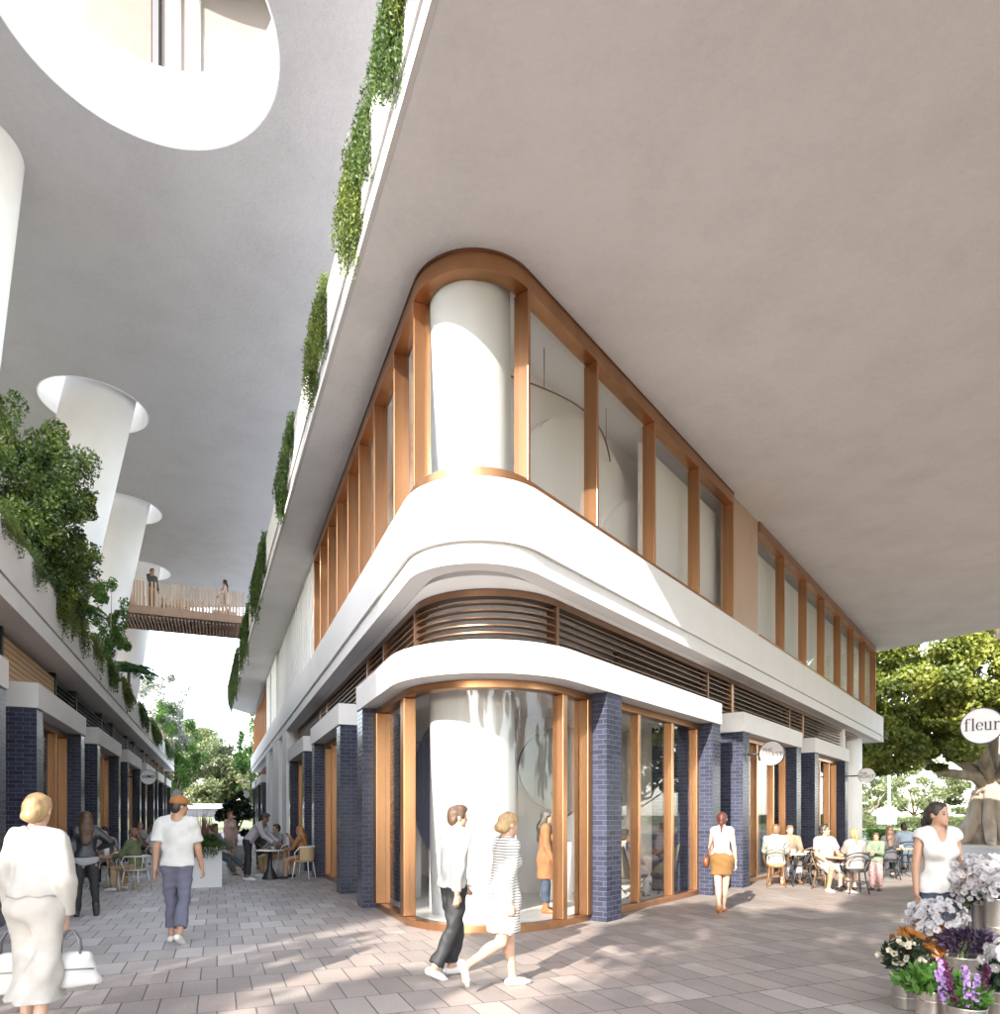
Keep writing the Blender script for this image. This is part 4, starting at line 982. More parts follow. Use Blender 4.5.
def sdf_mesh(name, ops, h, wrinkle=0.0, seed=0, wscale=27.0):
    us = [o for o in ops if o[0] == 'u']
    lo = np.min([o[2] for o in us], 0)-3*h; hi = np.max([o[3] for o in us], 0)+3*h
    n = np.ceil((hi-lo)/h).astype(int)+1
    ax = [lo[i]+h*np.arange(n[i]) for i in range(3)]
    Fd = np.full(n, 0.5, np.float32)
    for op, fn, l, u, k in ops:
        if op == 'i':
            Fd = np.maximum(Fd, fn(ax[0][:, None, None], ax[1][None, :, None], ax[2][None, None, :]).astype(np.float32)); continue
        m = k+2.5*h+0.01
        i0 = np.maximum(0, np.floor((l-m-lo)/h).astype(int)); i1 = np.minimum(n, np.ceil((u+m-lo)/h).astype(int)+1)
        if (i1 <= i0).any(): continue
        sl = tuple(slice(i0[i], i1[i]) for i in range(3))
        d = fn(ax[0][sl[0]][:, None, None], ax[1][sl[1]][None, :, None], ax[2][sl[2]][None, None, :]).astype(np.float32)
        f = Fd[sl]
        if op == 'u':
            if k > 0:
                t = np.clip(0.5+0.5*(d-f)/k, 0, 1); Fd[sl] = d*(1-t)+f*t-k*t*(1-t)
            else: Fd[sl] = np.minimum(f, d)
        else: Fd[sl] = np.maximum(f, -d)
    if wrinkle:
        rg = np.random.default_rng(seed); w = 0
        X, Y, Z = ax[0][:, None, None], ax[1][None, :, None], ax[2][None, None, :]
        for j in range(4):
            v = rg.normal(size=3)*np.array([1, 1, 0.75]); v = v/np.linalg.norm(v)*wscale*(0.6+0.5*j)
            ph = rg.uniform(0, 6.28); v2 = rg.normal(size=3)*7
            w = w+np.sin(X*v[0]+Y*v[1]+Z*v[2]+ph+1.6*np.sin(X*v2[0]+Y*v2[1]+Z*v2[2]))/(1+0.5*j)
        Fd = Fd+(w*wrinkle*0.85).astype(np.float32)
    S = Fd < 0
    c = [(i, j, k) for i in (0, 1) for j in (0, 1) for k in (0, 1)]
    N1 = n-1
    def sub(A, o): return A[o[0]:o[0]+N1[0], o[1]:o[1]+N1[1], o[2]:o[2]+N1[2]]
    cnt = sum(sub(S, o).astype(np.int8) for o in c)
    act = (cnt > 0) & (cnt < 8)
    I = np.argwhere(act)
    idx = np.full(N1, -1, np.int32); idx[act] = np.arange(len(I))
    val = [Fd[I[:, 0]+o[0], I[:, 1]+o[1], I[:, 2]+o[2]] for o in c]
    P = np.zeros((len(I), 3)); W = np.zeros(len(I))
    for a_ in range(8):
        for b_ in range(a_+1, 8):
            o1, o2 = np.array(c[a_]), np.array(c[b_])
            if np.abs(o1-o2).sum() != 1: continue
            f1, f2 = val[a_], val[b_]; mk = (f1 < 0) != (f2 < 0)
            t = np.where(mk, f1/np.where(mk, f1-f2, 1), 0)
            P += mk[:, None]*(o1+(o2-o1)*t[:, None]); W += mk
    P = lo+h*(I+P/W[:, None])
    faces = []
    for axn in range(3):
        u_, v_ = [(1, 2), (2, 0), (0, 1)][axn]
        s0 = [slice(0, n[i]) for i in range(3)]; s1 = list(s0)
        s0[axn] = slice(0, n[axn]-1); s1[axn] = slice(1, n[axn])
        A_, B_ = S[tuple(s0)], S[tuple(s1)]
        E = np.argwhere(A_ != B_)
        ok = (E[:, u_] > 0) & (E[:, v_] > 0) & (E[:, u_] < n[u_]-1) & (E[:, v_] < n[v_]-1); E = E[ok]
        inside = A_[tuple(E.T)]
        q = []
        for du, dv in ((1, 1), (0, 1), (0, 0), (1, 0)):
            e = E.copy(); e[:, u_] -= du; e[:, v_] -= dv; q.append(idx[tuple(e.T)])
        q = np.stack(q, 1)
        q[~inside] = q[~inside][:, ::-1]
        faces.append(q)
    Q = np.concatenate(faces); Q = Q[(Q >= 0).all(1)]
    me = bpy.data.meshes.new(name)
    me.vertices.add(len(P)); me.vertices.foreach_set('co', P.astype('f').ravel())
    me.loops.add(len(Q)*4); me.loops.foreach_set('vertex_index', Q.astype('i').ravel())
    me.polygons.add(len(Q)); me.polygons.foreach_set('loop_start', (np.arange(len(Q))*4).astype('i'))
    me.polygons.foreach_set('use_smooth', np.ones(len(Q), bool))
    me.update(calc_edges=True); me.validate()
    return me

def cloth(name, c, rough=0.85, var=0.1, scale=9.0, sheen=0):
    return pm(name, c, rough, 0, var, scale, 0.12, 260)
def skin(name, c):
    if name in MATS: return MATS[name]
    m, t, b = nt(name); MATS[name] = m
    f = noise(t, 9, 3); t.links.new(ramp(t, f, [(0.3, mul(c, 0.92)), (0.7, mul(c, 1.06))]), b.inputs['Base Color'])
    b.inputs['Roughness'].default_value = 0.5; b.inputs['Subsurface Weight'].default_value = 0.12
    b.inputs['Subsurface Radius'].default_value = (0.02, 0.008, 0.005)
    return m
SK_L = skin('skin_light', (0.47, 0.285, 0.20)); SK_M = skin('skin_tan', (0.36, 0.20, 0.13)); SK_D = skin('skin_brown', (0.20, 0.105, 0.065))
LIPS = pm('lips', (0.45, 0.13, 0.12), 0.4, 0, 0.05); EYE_M = pm('eye_dark', (0.03, 0.022, 0.02), 0.2, 0, 0); EYE_W = pm('eye_white', (0.7, 0.68, 0.66), 0.25, 0, 0)
def hairm(name, c): return pm(name, c, 0.45, 0, 0.35, 60, 0.5, 90, (1, 1, 0.12))
H_BLON = hairm('hair_blonde', (0.33, 0.215, 0.10)); H_DARK = hairm('hair_dark', (0.025, 0.017, 0.013)); H_BROWN = hairm('hair_brown', (0.075, 0.04, 0.022))
H_RED = hairm('hair_auburn', (0.075, 0.02, 0.013)); H_LB = hairm('hair_light_brown', (0.17, 0.095, 0.05)); H_ORG = hairm('hair_copper', (0.28, 0.12, 0.04))

def D(a, s=0.0):
    a, s = math.radians(a), math.radians(s)
    return V3(math.sin(s), math.sin(a)*math.cos(s), -math.cos(a)*math.cos(s))
def rotx(a): c, s = math.cos(a), math.sin(a); return np.array([[1, 0, 0], [0, c, -s], [0, s, c]])
def rotz(a): c, s = math.cos(a), math.sin(a); return np.array([[c, -s, 0], [s, c, 0], [0, 0, 1]])

def person(label, loc, face, H=1.72, fem=False, lean=0, twist=0, seat=None, head=(0, 0), armL=((3, 8), (12, 4)), armR=((3, 8), (12, 4)),
           legL=((0, 2), (0, 0)), legR=((0, 2), (0, 0)), footL=None, footR=None, skin_m=None, hair=('short', None), top=None, bottom=None,
           shoe=None, shoe_kind='shoe', h=0.014, group=None, extra=None, z=0.0, curl=1.0, under=None, collar=0.0):
    s = H/1.75; sk = skin_m or SK_L
    rz = math.atan2(-face[0], face[1])
    root = thing('person', label, 'person', (loc[0], loc[1], z), rz, group)
    ln = math.radians(lean)
    R = rotz(math.radians(twist)) @ rotx(-ln)
    X_, Y_, Z_ = R[:, 0], R[:, 1], R[:, 2]
    hw = 0.088*s; sw = (0.155 if fem else 0.178)*s
    dirs = {}
    leg = {}; calf = {}
    for side, sg, (th, shn) in (('L', -1, legL), ('R', 1, legR)):
        dt, ds = D(th[0], sg*th[1]), D(shn[0], sg*shn[1])
        hip = V3(sg*hw, 0, -0.02*s); kn = hip+0.43*s*dt; an = kn+0.41*s*ds
        leg[side] = [hip, kn, an]
    if seat is None: zp = 0.085*s-min(leg['L'][2][2], leg['R'][2][2])
    else: zp = seat+0.10*s
    P = V3(0, 0, zp)
    for k_ in leg: leg[k_] = [p+P for p in leg[k_]]
    S = P+Z_*0.49*s; NB = P+Z_*0.535*s
    yaw, pitch = head
    HR = R @ rotx(ln*0.6) @ rotz(math.radians(yaw)) @ rotx(math.radians(-pitch))
    HC_ = NB+(Z_*0.035+HR[:, 2]*0.115+HR[:, 1]*0.015)*s
    def hl(x, y, z_): return HC_+HR @ (V3(x, y, z_)*s)
    arm = {}
    for side, sg, (up, fo) in (('L', -1, armL), ('R', 1, armR)):
        sh = S+X_*sg*sw-Z_*0.015*s
        du = up if len(up) == 3 else D(up[0], sg*up[1]); df = fo if len(fo) == 3 else D(fo[0], sg*fo[1])
        du, df = unit(du), unit(df)
        el = sh+0.295*s*du; wr = el+0.25*s*df
        arm[side] = (sh, el, wr, du, df, sg)
    # ---- skin
    B = []
    cw, cd = (0.118, 0.60) if fem else (0.138, 0.62)
    B.append(cone(P-X_*0.055*s, P+X_*0.055*s, 0.112*s, 0.112*s, 0.03, (Y_, 0.86)))
    B.append(cone(P+Z_*0.10*s, P+Z_*0.37*s, (0.112 if fem else 0.128)*s, (0.132 if fem else 0.155)*s, 0.05, (Y_, 0.70)))
    B.append(cone(S-X_*(sw-0.03*s)-Z_*0.02*s, S+X_*(sw-0.03*s)-Z_*0.02*s, 0.062*s, 0.062*s, 0.05))
    for sg in (-1, 1): B.append(cone(NB+Z_*0.01*s, S+X_*sg*sw*0.8+Z_*0.015*s, 0.05*s, 0.038*s, 0.03))
    if fem:
        for sg in (-1, 1): B.append(ell(P+Z_*0.335*s+Y_*0.075*s+X_*sg*0.062*s, V3(0.062, 0.055, 0.06)*s, R, 0.03))
    B.append(cone(NB-Z_*0.03*s, HC_-HR[:, 2]*0.03*s-HR[:, 1]*0.01*s, (0.05 if fem else 0.058)*s, (0.047 if fem else 0.055)*s, 0.02))
    for side in 'LR':
        hip, kn, an = leg[side]; k1 = 0.02
        B.append(cone(hip, kn, (0.088 if fem else 0.086)*s, 0.056*s, 0.03))
        fr_ = unit(np.cross(an-kn, X_)) if True else Y_
        B.append(cone(kn, an, 0.054*s, 0.036*s, k1))
        back = -unit(np.cross(X_, unit(kn-an)))
        cb = kn+(an-kn)*0.33
        fwd = unit(np.cross(unit(kn-an), X_)); fwd = fwd*(1 if fwd[1] > 0 else -1) if abs(fwd[1]) > 0.05 else fwd
        calf[side] = (cb-fwd*0.018*s, np.stack([X_, fwd, unit(kn-an)], 1))
        B.append(ell(calf[side][0], V3(0.05, 0.05, 0.11)*s, calf[side][1], 0.02))
    feet = {}
    for side, fdir in (('L', footL), ('R', footR)):
        an = leg[side][2]
        fd = unit(V3(*(fdir or (0.12*(1 if side == 'R' else -1), 1, 0))))
        upv = unit(V3(0, 0, 1)-fd*fd[2]) if abs(fd[2]) < 0.9 else unit(leg[side][1]-an)
        heel = an-fd*0.045*s-upv*0.045*s; ball = an+fd*0.12*s-upv*0.055*s; toe = an+fd*0.175*s-upv*0.058*s
        feet[side] = (an, heel, ball, toe, fd, upv)
        B += [cone(an, heel, 0.036*s, 0.032*s, 0.015), cone(an-upv*0.01*s, ball, 0.034*s, 0.028*s, 0.02), cone(ball, toe, 0.03*s, 0.02*s, 0.01, (upv, 0.8)), cone(heel, ball, 0.03*s, 0.028*s, 0.015)]
    fr = max(0.0085*s, 0.62*h)
    for side in 'LR':
        sh, el, wr, du, df, sg = arm[side]
        B.append(cone(sh, el, (0.046 if fem else 0.056)*s, (0.036 if fem else 0.042)*s, 0.03))
        B.append(cone(el, wr, (0.038 if fem else 0.043)*s, (0.024 if fem else 0.028)*s, 0.015))
        # hand: palm, four fingers of unequal length, thumb from the side of the palm
        inn = unit(-X_*sg-df*(-X_*sg @ df)); pf = unit(np.cross(df, inn))        # pf: across the knuckles
        if pf[1] < 0: pf = -pf
        pal = inn
        pb = wr+df*0.025*s; pe = wr+df*0.085*s
        B.append(cone(pb, pe, 0.027*s, 0.038*s, 0.012, (pal, 0.42)))
        for i, (off, L) in enumerate(((0.03, 0.068), (0.0105, 0.078), (-0.009, 0.072), (-0.028, 0.055))):
            a_ = pe+pf*off*s*0.95; d1 = unit(df+pal*0.35*curl); d2 = unit(df*0.75+pal*0.95*curl); d3 = unit(df*0.35+pal*1.2*curl)
            m1 = a_+d1*L*0.48*s; m2 = m1+d2*L*0.34*s; m3 = m2+d3*L*0.22*s
            B += [cone(a_, m1, fr*1.08, fr, 0.004), cone(m1, m2, fr, fr*0.93, 0.003), cone(m2, m3, fr*0.93, fr*0.82, 0.003)]
        tb = wr+df*0.032*s+pf*0.026*s
        t1 = tb+unit(df*0.75+pf*0.62+pal*0.3)*0.042*s; t2 = t1+unit(df*0.95+pf*0.15+pal*0.35)*0.032*s
        B += [cone(tb, t1, fr*1.5, fr*1.2, 0.008), cone(t1, t2, fr*1.15, fr*0.95, 0.004)]
    # head
    B.append(ell(hl(0, -0.008, 0.03), V3(0.075, 0.095, 0.088)*s, HR, 0.02))
    B.append(ell(hl(0, 0.02, -0.035), V3(0.062 if not fem else 0.058, 0.072, 0.078)*s, HR, 0.025))
    B.append(ell(hl(0, 0.068, -0.088), V3(0.026, 0.022, 0.02)*s, HR, 0.02))
    B.append(cone(hl(0, 0.086, 0.008), hl(0, 0.104, -0.024), 0.008*s, 0.0125*s, 0.008))
    for sg in (-1, 1):
        B.append(ell(hl(sg*0.076, -0.005, -0.008), V3(0.010, 0.02, 0.03)*s, HR, 0.006))
        B.append(ell(hl(sg*0.034, 0.088, 0.004), V3(0.016, 0.012, 0.011)*s, HR, 0.01, 's'))
        B.append(ell(hl(sg*0.033, 0.0745, 0.004), V3(0.0125, 0.0125, 0.0115)*s, HR, 0.003))
    B.append(ell(hl(0, 0.086, -0.056), V3(0.022, 0.010, 0.008)*s, HR, 0.006))
    me = sdf_mesh('body', B, h)
    hm = hair[1] or H_DARK
    for m_ in (sk, LIPS, EYE_M, hm): me.materials.append(m_)
    if h <= 0.0125:
        ctr = np.empty(len(me.polygons)*3, 'f'); me.polygons.foreach_get('center', ctr)
        q = ((ctr.reshape(-1, 3)-HC_) @ HR)/s
        mi = np.zeros(len(q), 'i')
        def inside(c, r): return (((q-np.array(c))/np.array(r))**2).sum(1) < 1
        mi[inside((0, 0.093, -0.056), (0.023, 0.022, 0.0095))] = 1
        for sg in (-1, 1):
            mi[inside((sg*0.033, 0.088, 0.004), (0.014, 0.022, 0.0075))] = 2
            mi[inside((sg*0.034, 0.09, 0.023), (0.02, 0.03, 0.0045))] = 3
        me.polygons.foreach_set('material_index', mi)
    link_mesh('body', me, sk, root)
    # ---- hair
    st = hair[0]; Hh = []
    cap = ell(hl(0, -0.014, 0.036), V3(0.085, 0.104, 0.094)*s, HR, 0.01)
    if st == 'none': pass
    else:
        Hh.append(cap)
        Hh.append(ell(hl(0, -0.045, -0.02), V3(0.078, 0.062, 0.075)*s, HR, 0.02))
        if st == 'short': Hh.append(ell(hl(0, 0.03, 0.095), V3(0.065, 0.06, 0.035)*s, HR, 0.02))
        fc = ell(hl(0, 0.105, -0.025), V3(0.088, 0.085, 0.105)*s, HR, 0, 's')
        Hh.append(fc)
        for sg in (-1, 1): Hh.append(ell(hl(sg*0.085, 0.03, -0.055), V3(0.035, 0.05, 0.06)*s, HR, 0, 's'))
        if st == 'bun': Hh.append(ell(hl(0, -0.125, 0.05), V3(0.05, 0.045, 0.05)*s, HR, 0.015))
        if st == 'lowbun': Hh.append(ell(hl(0, -0.105, -0.03), V3(0.055, 0.045, 0.05)*s, HR, 0.02))
        if st == 'ponytail':
            a_ = hl(0, -0.105, 0.02); b_ = a_-Y_*0.045*s-V3(0, 0, 0.09)*s; c_ = b_-V3(0, 0, 0.16)*s+Y_*0.01*s
            Hh += [cone(hl(0, -0.09, 0.02), a_, 0.03*s, 0.022*s, 0.02), cone(a_, b_, 0.026*s, 0.034*s, 0.015), cone(b_, c_, 0.034*s, 0.012*s, 0.02)]
        if st == 'long':
            a_ = hl(0, -0.045, -0.02); b_ = NB-Y_*0.105*s-Z_*0.03*s; c_ = NB-Y_*0.125*s-Z_*0.23*s
            Hh += [cone(a_, b_, 0.082*s, 0.105*s, 0.03, (Y_, 0.6)), cone(b_, c_, 0.105*s, 0.07*s, 0.03, (Y_, 0.48))]
            for sg in (-1, 1): Hh.append(cone(hl(sg*0.07, 0.0, 0), NB+X_*sg*0.085*s-Y_*0.03*s-Z_*0.02*s, 0.028*s, 0.03*s, 0.02))
        mh = sdf_mesh('hair', Hh, max(h*0.9, 0.007), 0.004, 5, 55)
        link_mesh('hair', mh, hm, root)
    # ---- upper garment
    parts = {}
    def torso(e, hem, k=0.03):
        T = [cone(P+Z_*max(hem-0.02, -0.02)*s-X_*0.058*s, P+Z_*max(hem-0.02, -0.02)*s+X_*0.058*s, 0.112*s+e, 0.112*s+e, 0.04, (Y_, 0.88)),
             cone(P+Z_*(hem-0.05)*s, P+Z_*0.37*s, ((0.115 if fem else 0.13)+(0.02 if hem < 0.05 else 0))*s+e, (0.134 if fem else 0.157)*s+e, 0.05, (Y_, 0.72)),
             cone(S-X_*(sw-0.03*s)-Z_*0.02*s, S+X_*(sw-0.03*s)-Z_*0.02*s, 0.062*s+e, 0.062*s+e, 0.05)]
        for sg in (-1, 1): T.append(cone(NB, S+X_*sg*sw*0.8+Z_*0.015*s, 0.05*s+e*0.7, 0.038*s+e, 0.03))
        if fem:
            for sg in (-1, 1): T.append(ell(P+Z_*0.335*s+Y_*0.075*s+X_*sg*0.062*s, V3(0.062, 0.055, 0.06)*s+e, R, 0.04))
        return T
    if top:
        e = top.get('e', 0.013); hem = top.get('hem', -0.04); sl = top.get('sleeve', 'short'); kind = top.get('name', 'shirt')
        T = torso(e, hem)
        if hem < -0.08:       # a dress or coat: follow the thighs down
            kc = (leg['L'][1]+leg['R'][1])/2
            fl_ = top.get('flare', 0.03)
            for side in 'LR':
                hip, kn, an = leg[side]
                T.append(cone(hip, kn, 0.09*s+e, 0.075*s+e+fl_, 0.10))
            T.append(cone(P, P*0.35+kc*0.65, 0.125*s+e, 0.115*s+e+fl_, 0.08, (Y_, 0.85)))
            T.append(cut(V3(0, 0, zp+hem*s), (0, 0, -1)))
        else:
            T.append(cut(P+Z_*hem*s, -Z_))
        A_ops = []
        for side in 'LR':
            sh, el, wr, du, df, sg = arm[side]
            if sl == 'none':
                A_ops.append(('s',)+cone(sh+du*0.075*s+X_*sg*0.02*s, el, 0.075*s, 0.07*s)[1:])
                continue
            ra, re, rw = (0.046, 0.037, 0.026) if fem else (0.056, 0.043, 0.03)
            pf_ = top.get('puff', 0.0)
            if sl == 'short':
                end = sh+(el-sh)*0.72
                A_ops.append(cone(sh, end, ra*s+e, re*s+e+0.014, 0.035, None, [(end, du)]))
            else:
                end = wr-(wr-el)*(0.0 if sl == 'long' else 0.35)
                A_ops.append(cone(sh, el, ra*s+e, re*s+e+pf_*0.6, 0.035))
                A_ops.append(cone(el, end, re*s+e+pf_*0.6, rw*s+e*0.8+pf_, 0.02, None, [(end, df)]))
        subs = [o for o in A_ops if o[0] == 's']; adds = [o for o in A_ops if o[0] != 's']
        # sleeves are added after the hem cut so that hanging arms are not clipped
        neck = [('s',)+cone(NB+Z_*(0.012-collar*0.03)*s, NB+Z_*0.14*s+Y_*0.03*s, (0.062+0.01)*s, 0.085*s)[1:]]
        if top.get('vneck'):
            neck.append(('s',)+cone(NB+Z_*0.02*s+Y_*0.05*s, P+Z_*0.40*s+Y_*0.13*s, 0.06*s, 0.006*s)[1:])
        if top.get('high'): neck = [cut(NB+Z_*0.05*s, Z_)]; T.append(cone(NB, NB+Z_*0.06*s, 0.06*s+e*0.5, 0.06*s, 0.02))
        mt = sdf_mesh(kind, T+adds+subs+neck, h, top.get('wr', 0.006), abs(hash(label)) % 1000 if False else len(label))
        link_mesh(kind, mt, top['mat'], root)
    if under:
        T = torso(0.016, under[0]+0.02); T.append(cut(P+Z_*under[0]*s, -Z_)); T.append(cut(P+Z_*0.12*s, Z_))
        link_mesh('shirt_tail', sdf_mesh('shirt_tail', T, h, 0.01, 3), under[1], root)
    if bottom:
        e = bottom.get('e', 0.010); kind = bottom['name']; Tb = []
        wst = bottom.get('waist', 0.10 if not top or top.get('hem', -0.04) > 0.03 else 0.02)
        Tb.append(cone(P-X_*0.055*s, P+X_*0.055*s, 0.112*s+e, 0.112*s+e, 0.03, (Y_, 0.87)))
        Tb.append(cone(P, P+Z_*0.12*s, 0.114*s+e, (0.112 if fem else 0.128)*s+e, 0.03, (Y_, 0.74)))
        if kind in ('trousers', 'shorts', 'leggings', 'jeans'):
            fL = bottom.get('len', 0.9)
            for side in 'LR':
                hip, kn, an = leg[side]; wd = bottom.get('wide', 0.012)
                if fL <= 0:
                    end = hip+(kn-hip)*(1+fL); d_ = unit(kn-hip)
                    Tb.append(cone(hip, end, 0.088*s+e, 0.066*s+e+wd, 0.03, None, [(end, d_)]))
                else:
                    end = kn+(an-kn)*fL; d_ = unit(an-kn)
                    Tb.append(cone(hip, kn, 0.088*s+e, 0.058*s+e, 0.03))
                    Tb.append(cone(kn, end, 0.057*s+e, 0.042*s+e+wd, 0.02, None, [(end, d_)]))
                    cb = kn+(an-kn)*0.33
                    if fL > 0.4: Tb.append(ell(calf[side][0], V3(0.05, 0.05, 0.11)*s+e+0.004, calf[side][1], 0.02))
            Tb.append(cut(P+Z_*wst*s, Z_))
        else:
            hem_z = bottom['hem']; kc = (leg['L'][1]+leg['R'][1])/2; ac = (leg['L'][2]+leg['R'][2])/2
            fl_ = bottom.get('flare', 0.02)
            for side in 'LR':
                hip, kn, an = leg[side]; Tb.append(cone(hip, kn, 0.09*s+e, 0.064*s+e+fl_, 0.09))
                if hem_z < kn[2]: Tb.append(cone(kn, kn*0.3+an*0.7, 0.064*s+e+fl_, 0.06*s+e+fl_*1.5, 0.12))
            if hem_z < kc[2]:
                Tb.append(cone(kc, kc*0.4+ac*0.6, 0.10*s, 0.12*s+fl_, 0.08))
            else: Tb.append(cone(P, P*0.3+kc*0.7, 0.125*s+e, 0.10*s+e+fl_, 0.06, (Y_, 0.9)))
            if bottom.get('flounce'): Tb.append(cone(V3(kc[0], kc[1], hem_z+0.26), V3(ac[0]*0.5+kc[0]*0.5, ac[1]*0.5+kc[1]*0.5, hem_z-0.04), 0.10*s, 0.21*s, 0.04))
            Tb.append(cut(V3(0, 0, hem_z), (0, 0, -1))); Tb.append(cut(P+Z_*wst*s, Z_))
        link_mesh(kind, sdf_mesh(kind, Tb, h, bottom.get('wr', 0.006), len(label)+7), bottom['mat'], root)
    if shoe:
        for side in 'LR':
            an, heel, ball, toe, fd, upv = feet[side]; e = 0.010
            So = [cone(heel, ball, 0.034*s+e*0.6, 0.034*s+e*0.5, 0.02), cone(ball, toe, 0.034*s+e*0.4, 0.026*s, 0.015, (upv, 0.85)), cone(an-upv*0.02*s, ball, 0.034*s+e*0.5, 0.028*s, 0.02)]
            if shoe_kind == 'boot': So.append(cone(an-upv*0.01*s, an+(leg[side][1]-an)*0.28, 0.043*s+e*0.5, 0.046*s+e, 0.02))
            if shoe_kind == 'heel': So.append(cone(heel+upv*0.0, heel-upv*0.05*s, 0.02*s, 0.012*s, 0.01))
            gp = heel-upv*(0.036*s) if shoe_kind != 'heel' else heel-upv*0.08*s
            So.append(cut(gp-upv*0.004, -upv))
            if shoe_kind != 'boot': So.append(cut(an+upv*(0.012 if shoe_kind == 'shoe' else -0.012)*s, upv))
            link_mesh('shoe', sdf_mesh('shoe', So, min(h, 0.011)), shoe, root)
    info = dict(root=root, P=P, S=S, NB=NB, HC=HC_, HR=HR, arm=arm, leg=leg, s=s, R=R, rz=rz, hl=hl)
    return info
def to_world(info, p):
    r = info['root']; c, s_ = math.cos(info['rz']), math.sin(info['rz'])
    return Vector((r.location.x+c*p[0]-s_*p[1], r.location.y+s_*p[0]+c*p[1], r.location.z+p[2]))

C_WHITE = cloth('white_cotton', (0.48, 0.465, 0.445)); C_CREAM = cloth('cream_wool', (0.37, 0.342, 0.31)); C_BLACK = cloth('black_cloth', (0.016, 0.016, 0.018), 0.7)
C_LEATH = pm('black_leather', (0.022, 0.023, 0.027), 0.38, 0, 0.1); C_SLATE = cloth('slate_wool', (0.105, 0.105, 0.145)); C_OLIVE = cloth('olive_knit', (0.135, 0.155, 0.075))
C_KHAKI = cloth('khaki_cotton', (0.36, 0.25, 0.14)); C_TAN = cloth('tan_suede', (0.145, 0.072, 0.016)); C_CAMEL = cloth('camel_coat', (0.28, 0.115, 0.045)); C_GREY = cloth('grey_cloth', (0.33, 0.32, 0.33))
C_PINK = cloth('dusty_pink', (0.52, 0.36, 0.32)); C_DENIM = cloth('dark_denim', (0.045, 0.06, 0.095)); C_BLUE = cloth('pale_blue', (0.34, 0.42, 0.52)); C_SAGE = cloth('sage_shirt', (0.29, 0.32, 0.285))
C_LILAC = cloth('pale_lilac', (0.33, 0.30, 0.315)); C_TAUPE = cloth('taupe_cloth', (0.25, 0.215, 0.19)); C_GREEN = cloth('green_jumper', (0.13, 0.165, 0.11)); C_BROWN = cloth('brown_dress', (0.25, 0.115, 0.045))
C_CHAR = cloth('charcoal_cloth', (0.055, 0.055, 0.06)); C_RUST = cloth('rust_cap', (0.27, 0.105, 0.03)); L_WHITE = pm('white_leather', (0.60, 0.585, 0.56), 0.45, 0, 0.05)
L_BROWN = pm('brown_leather', (0.16, 0.05, 0.025), 0.4, 0, 0.15); L_TAN = pm('tan_leather', (0.38, 0.15, 0.055), 0.45, 0, 0.12)
def striped():
    m, t, b = nt('striped_knit'); MATS['striped_knit'] = m
    tc = N(t, 'ShaderNodeTexCoord'); w = N(t, 'ShaderNodeTexWave', wave_type='BANDS', bands_direction='Z')
    w.inputs['Scale'].default_value = 12.5; w.inputs['Distortion'].default_value = 0.35; w.inputs['Detail'].default_value = 1; w.inputs['Detail Scale'].default_value = 0.6
    t.links.new(tc.outputs['Object'], w.inputs['Vector'])
    t.links.new(ramp(t, w.outputs['Fac'], [(0.66, (0.58, 0.555, 0.515)), (0.80, (0.15, 0.135, 0.125))]), b.inputs['Base Color']); b.inputs['Roughness'].default_value = 0.9
    return m
def floral():
    m, t, b = nt('floral_print'); MATS['floral_print'] = m
    t.links.new(ramp(t, noise(t, 26, 2), [(0.4, (0.30, 0.20, 0.20)), (0.5, (0.46, 0.30, 0.28)), (0.6, (0.36, 0.10, 0.10))]), b.inputs['Base Color'])
    return m
M_STRIPE = striped(); M_FLORAL = floral()
# ------------------------------------------------------------------ the people
def sh(mat, **k): d = dict(mat=mat); d.update(k); return d
def gp(u, Y): return ((u-CX)/F*Y, Y)
PEOPLE = {}
# strolling in the foreground
PEOPLE['cream'] = person('blonde woman walking away in cream cropped jacket and long cream skirt carrying two handbags', gp(37, 4.85), (-0.12, 1), 1.76, True, 0,
    armL=((2, 8), (8, -1)), armR=((-3, 8), (8, -3)), legL=((10, 1), (-4, 0)), legR=((-8, 1), (-18, 0)), footR=(0.1, 1, -0.35), skin_m=SK_L, hair=('lowbun', H_BLON),
    top=sh(C_CREAM, name='jacket', sleeve='long', hem=0.085, e=0.018, puff=0.018, wr=0.010), bottom=sh(C_CREAM, name='skirt', hem=0.30, e=0.012, flare=0.0, flounce=True, wr=0.007), shoe=L_WHITE, h=0.009, curl=1.5)
PEOPLE['cap'] = person('man in rust cap, white tee and slate trousers walking up the alley', gp(177, 8.55), (-0.12, 1), 1.84, False, 2, head=(-48, 4), 
    armL=((-14, 7), (0, 3)), armR=((6, 9), (16, 6)), legL=((9, -1), (-2, 0)), legR=((-2, 0), (-26, 0)), footR=(0.05, 1, -0.55), skin_m=SK_M, hair=('crop', H_DARK),
    top=sh(C_WHITE, name='tee_shirt', hem=-0.02, e=0.022, wr=0.009), bottom=sh(C_SLATE, name='trousers', len=0.78, wide=0.016, e=0.014, wr=0.008), shoe=L_WHITE, h=0.011)
PEOPLE['couple_m'] = person('man in white shirt and black trousers walking beside the striped dress', gp(453, 6.75), (0.86, 0.50), 1.71, False, 3, head=(-10, 3),
    armL=((18, 6), (30, 4)), armR=((-16, 8), (-4, 4)), legL=((12, 0), (-10, 0)), legR=((-6, 0), (-30, 0)), footR=(0, 1, -0.5), skin_m=SK_L, hair=('short', H_BROWN),
    top=sh(C_WHITE, name='shirt', sleeve='long', hem=-0.03, e=0.024, wr=0.009), bottom=sh(C_BLACK, name='trousers', len=0.9, wide=0.016, e=0.016, wr=0.009), shoe=L_WHITE, h=0.010)
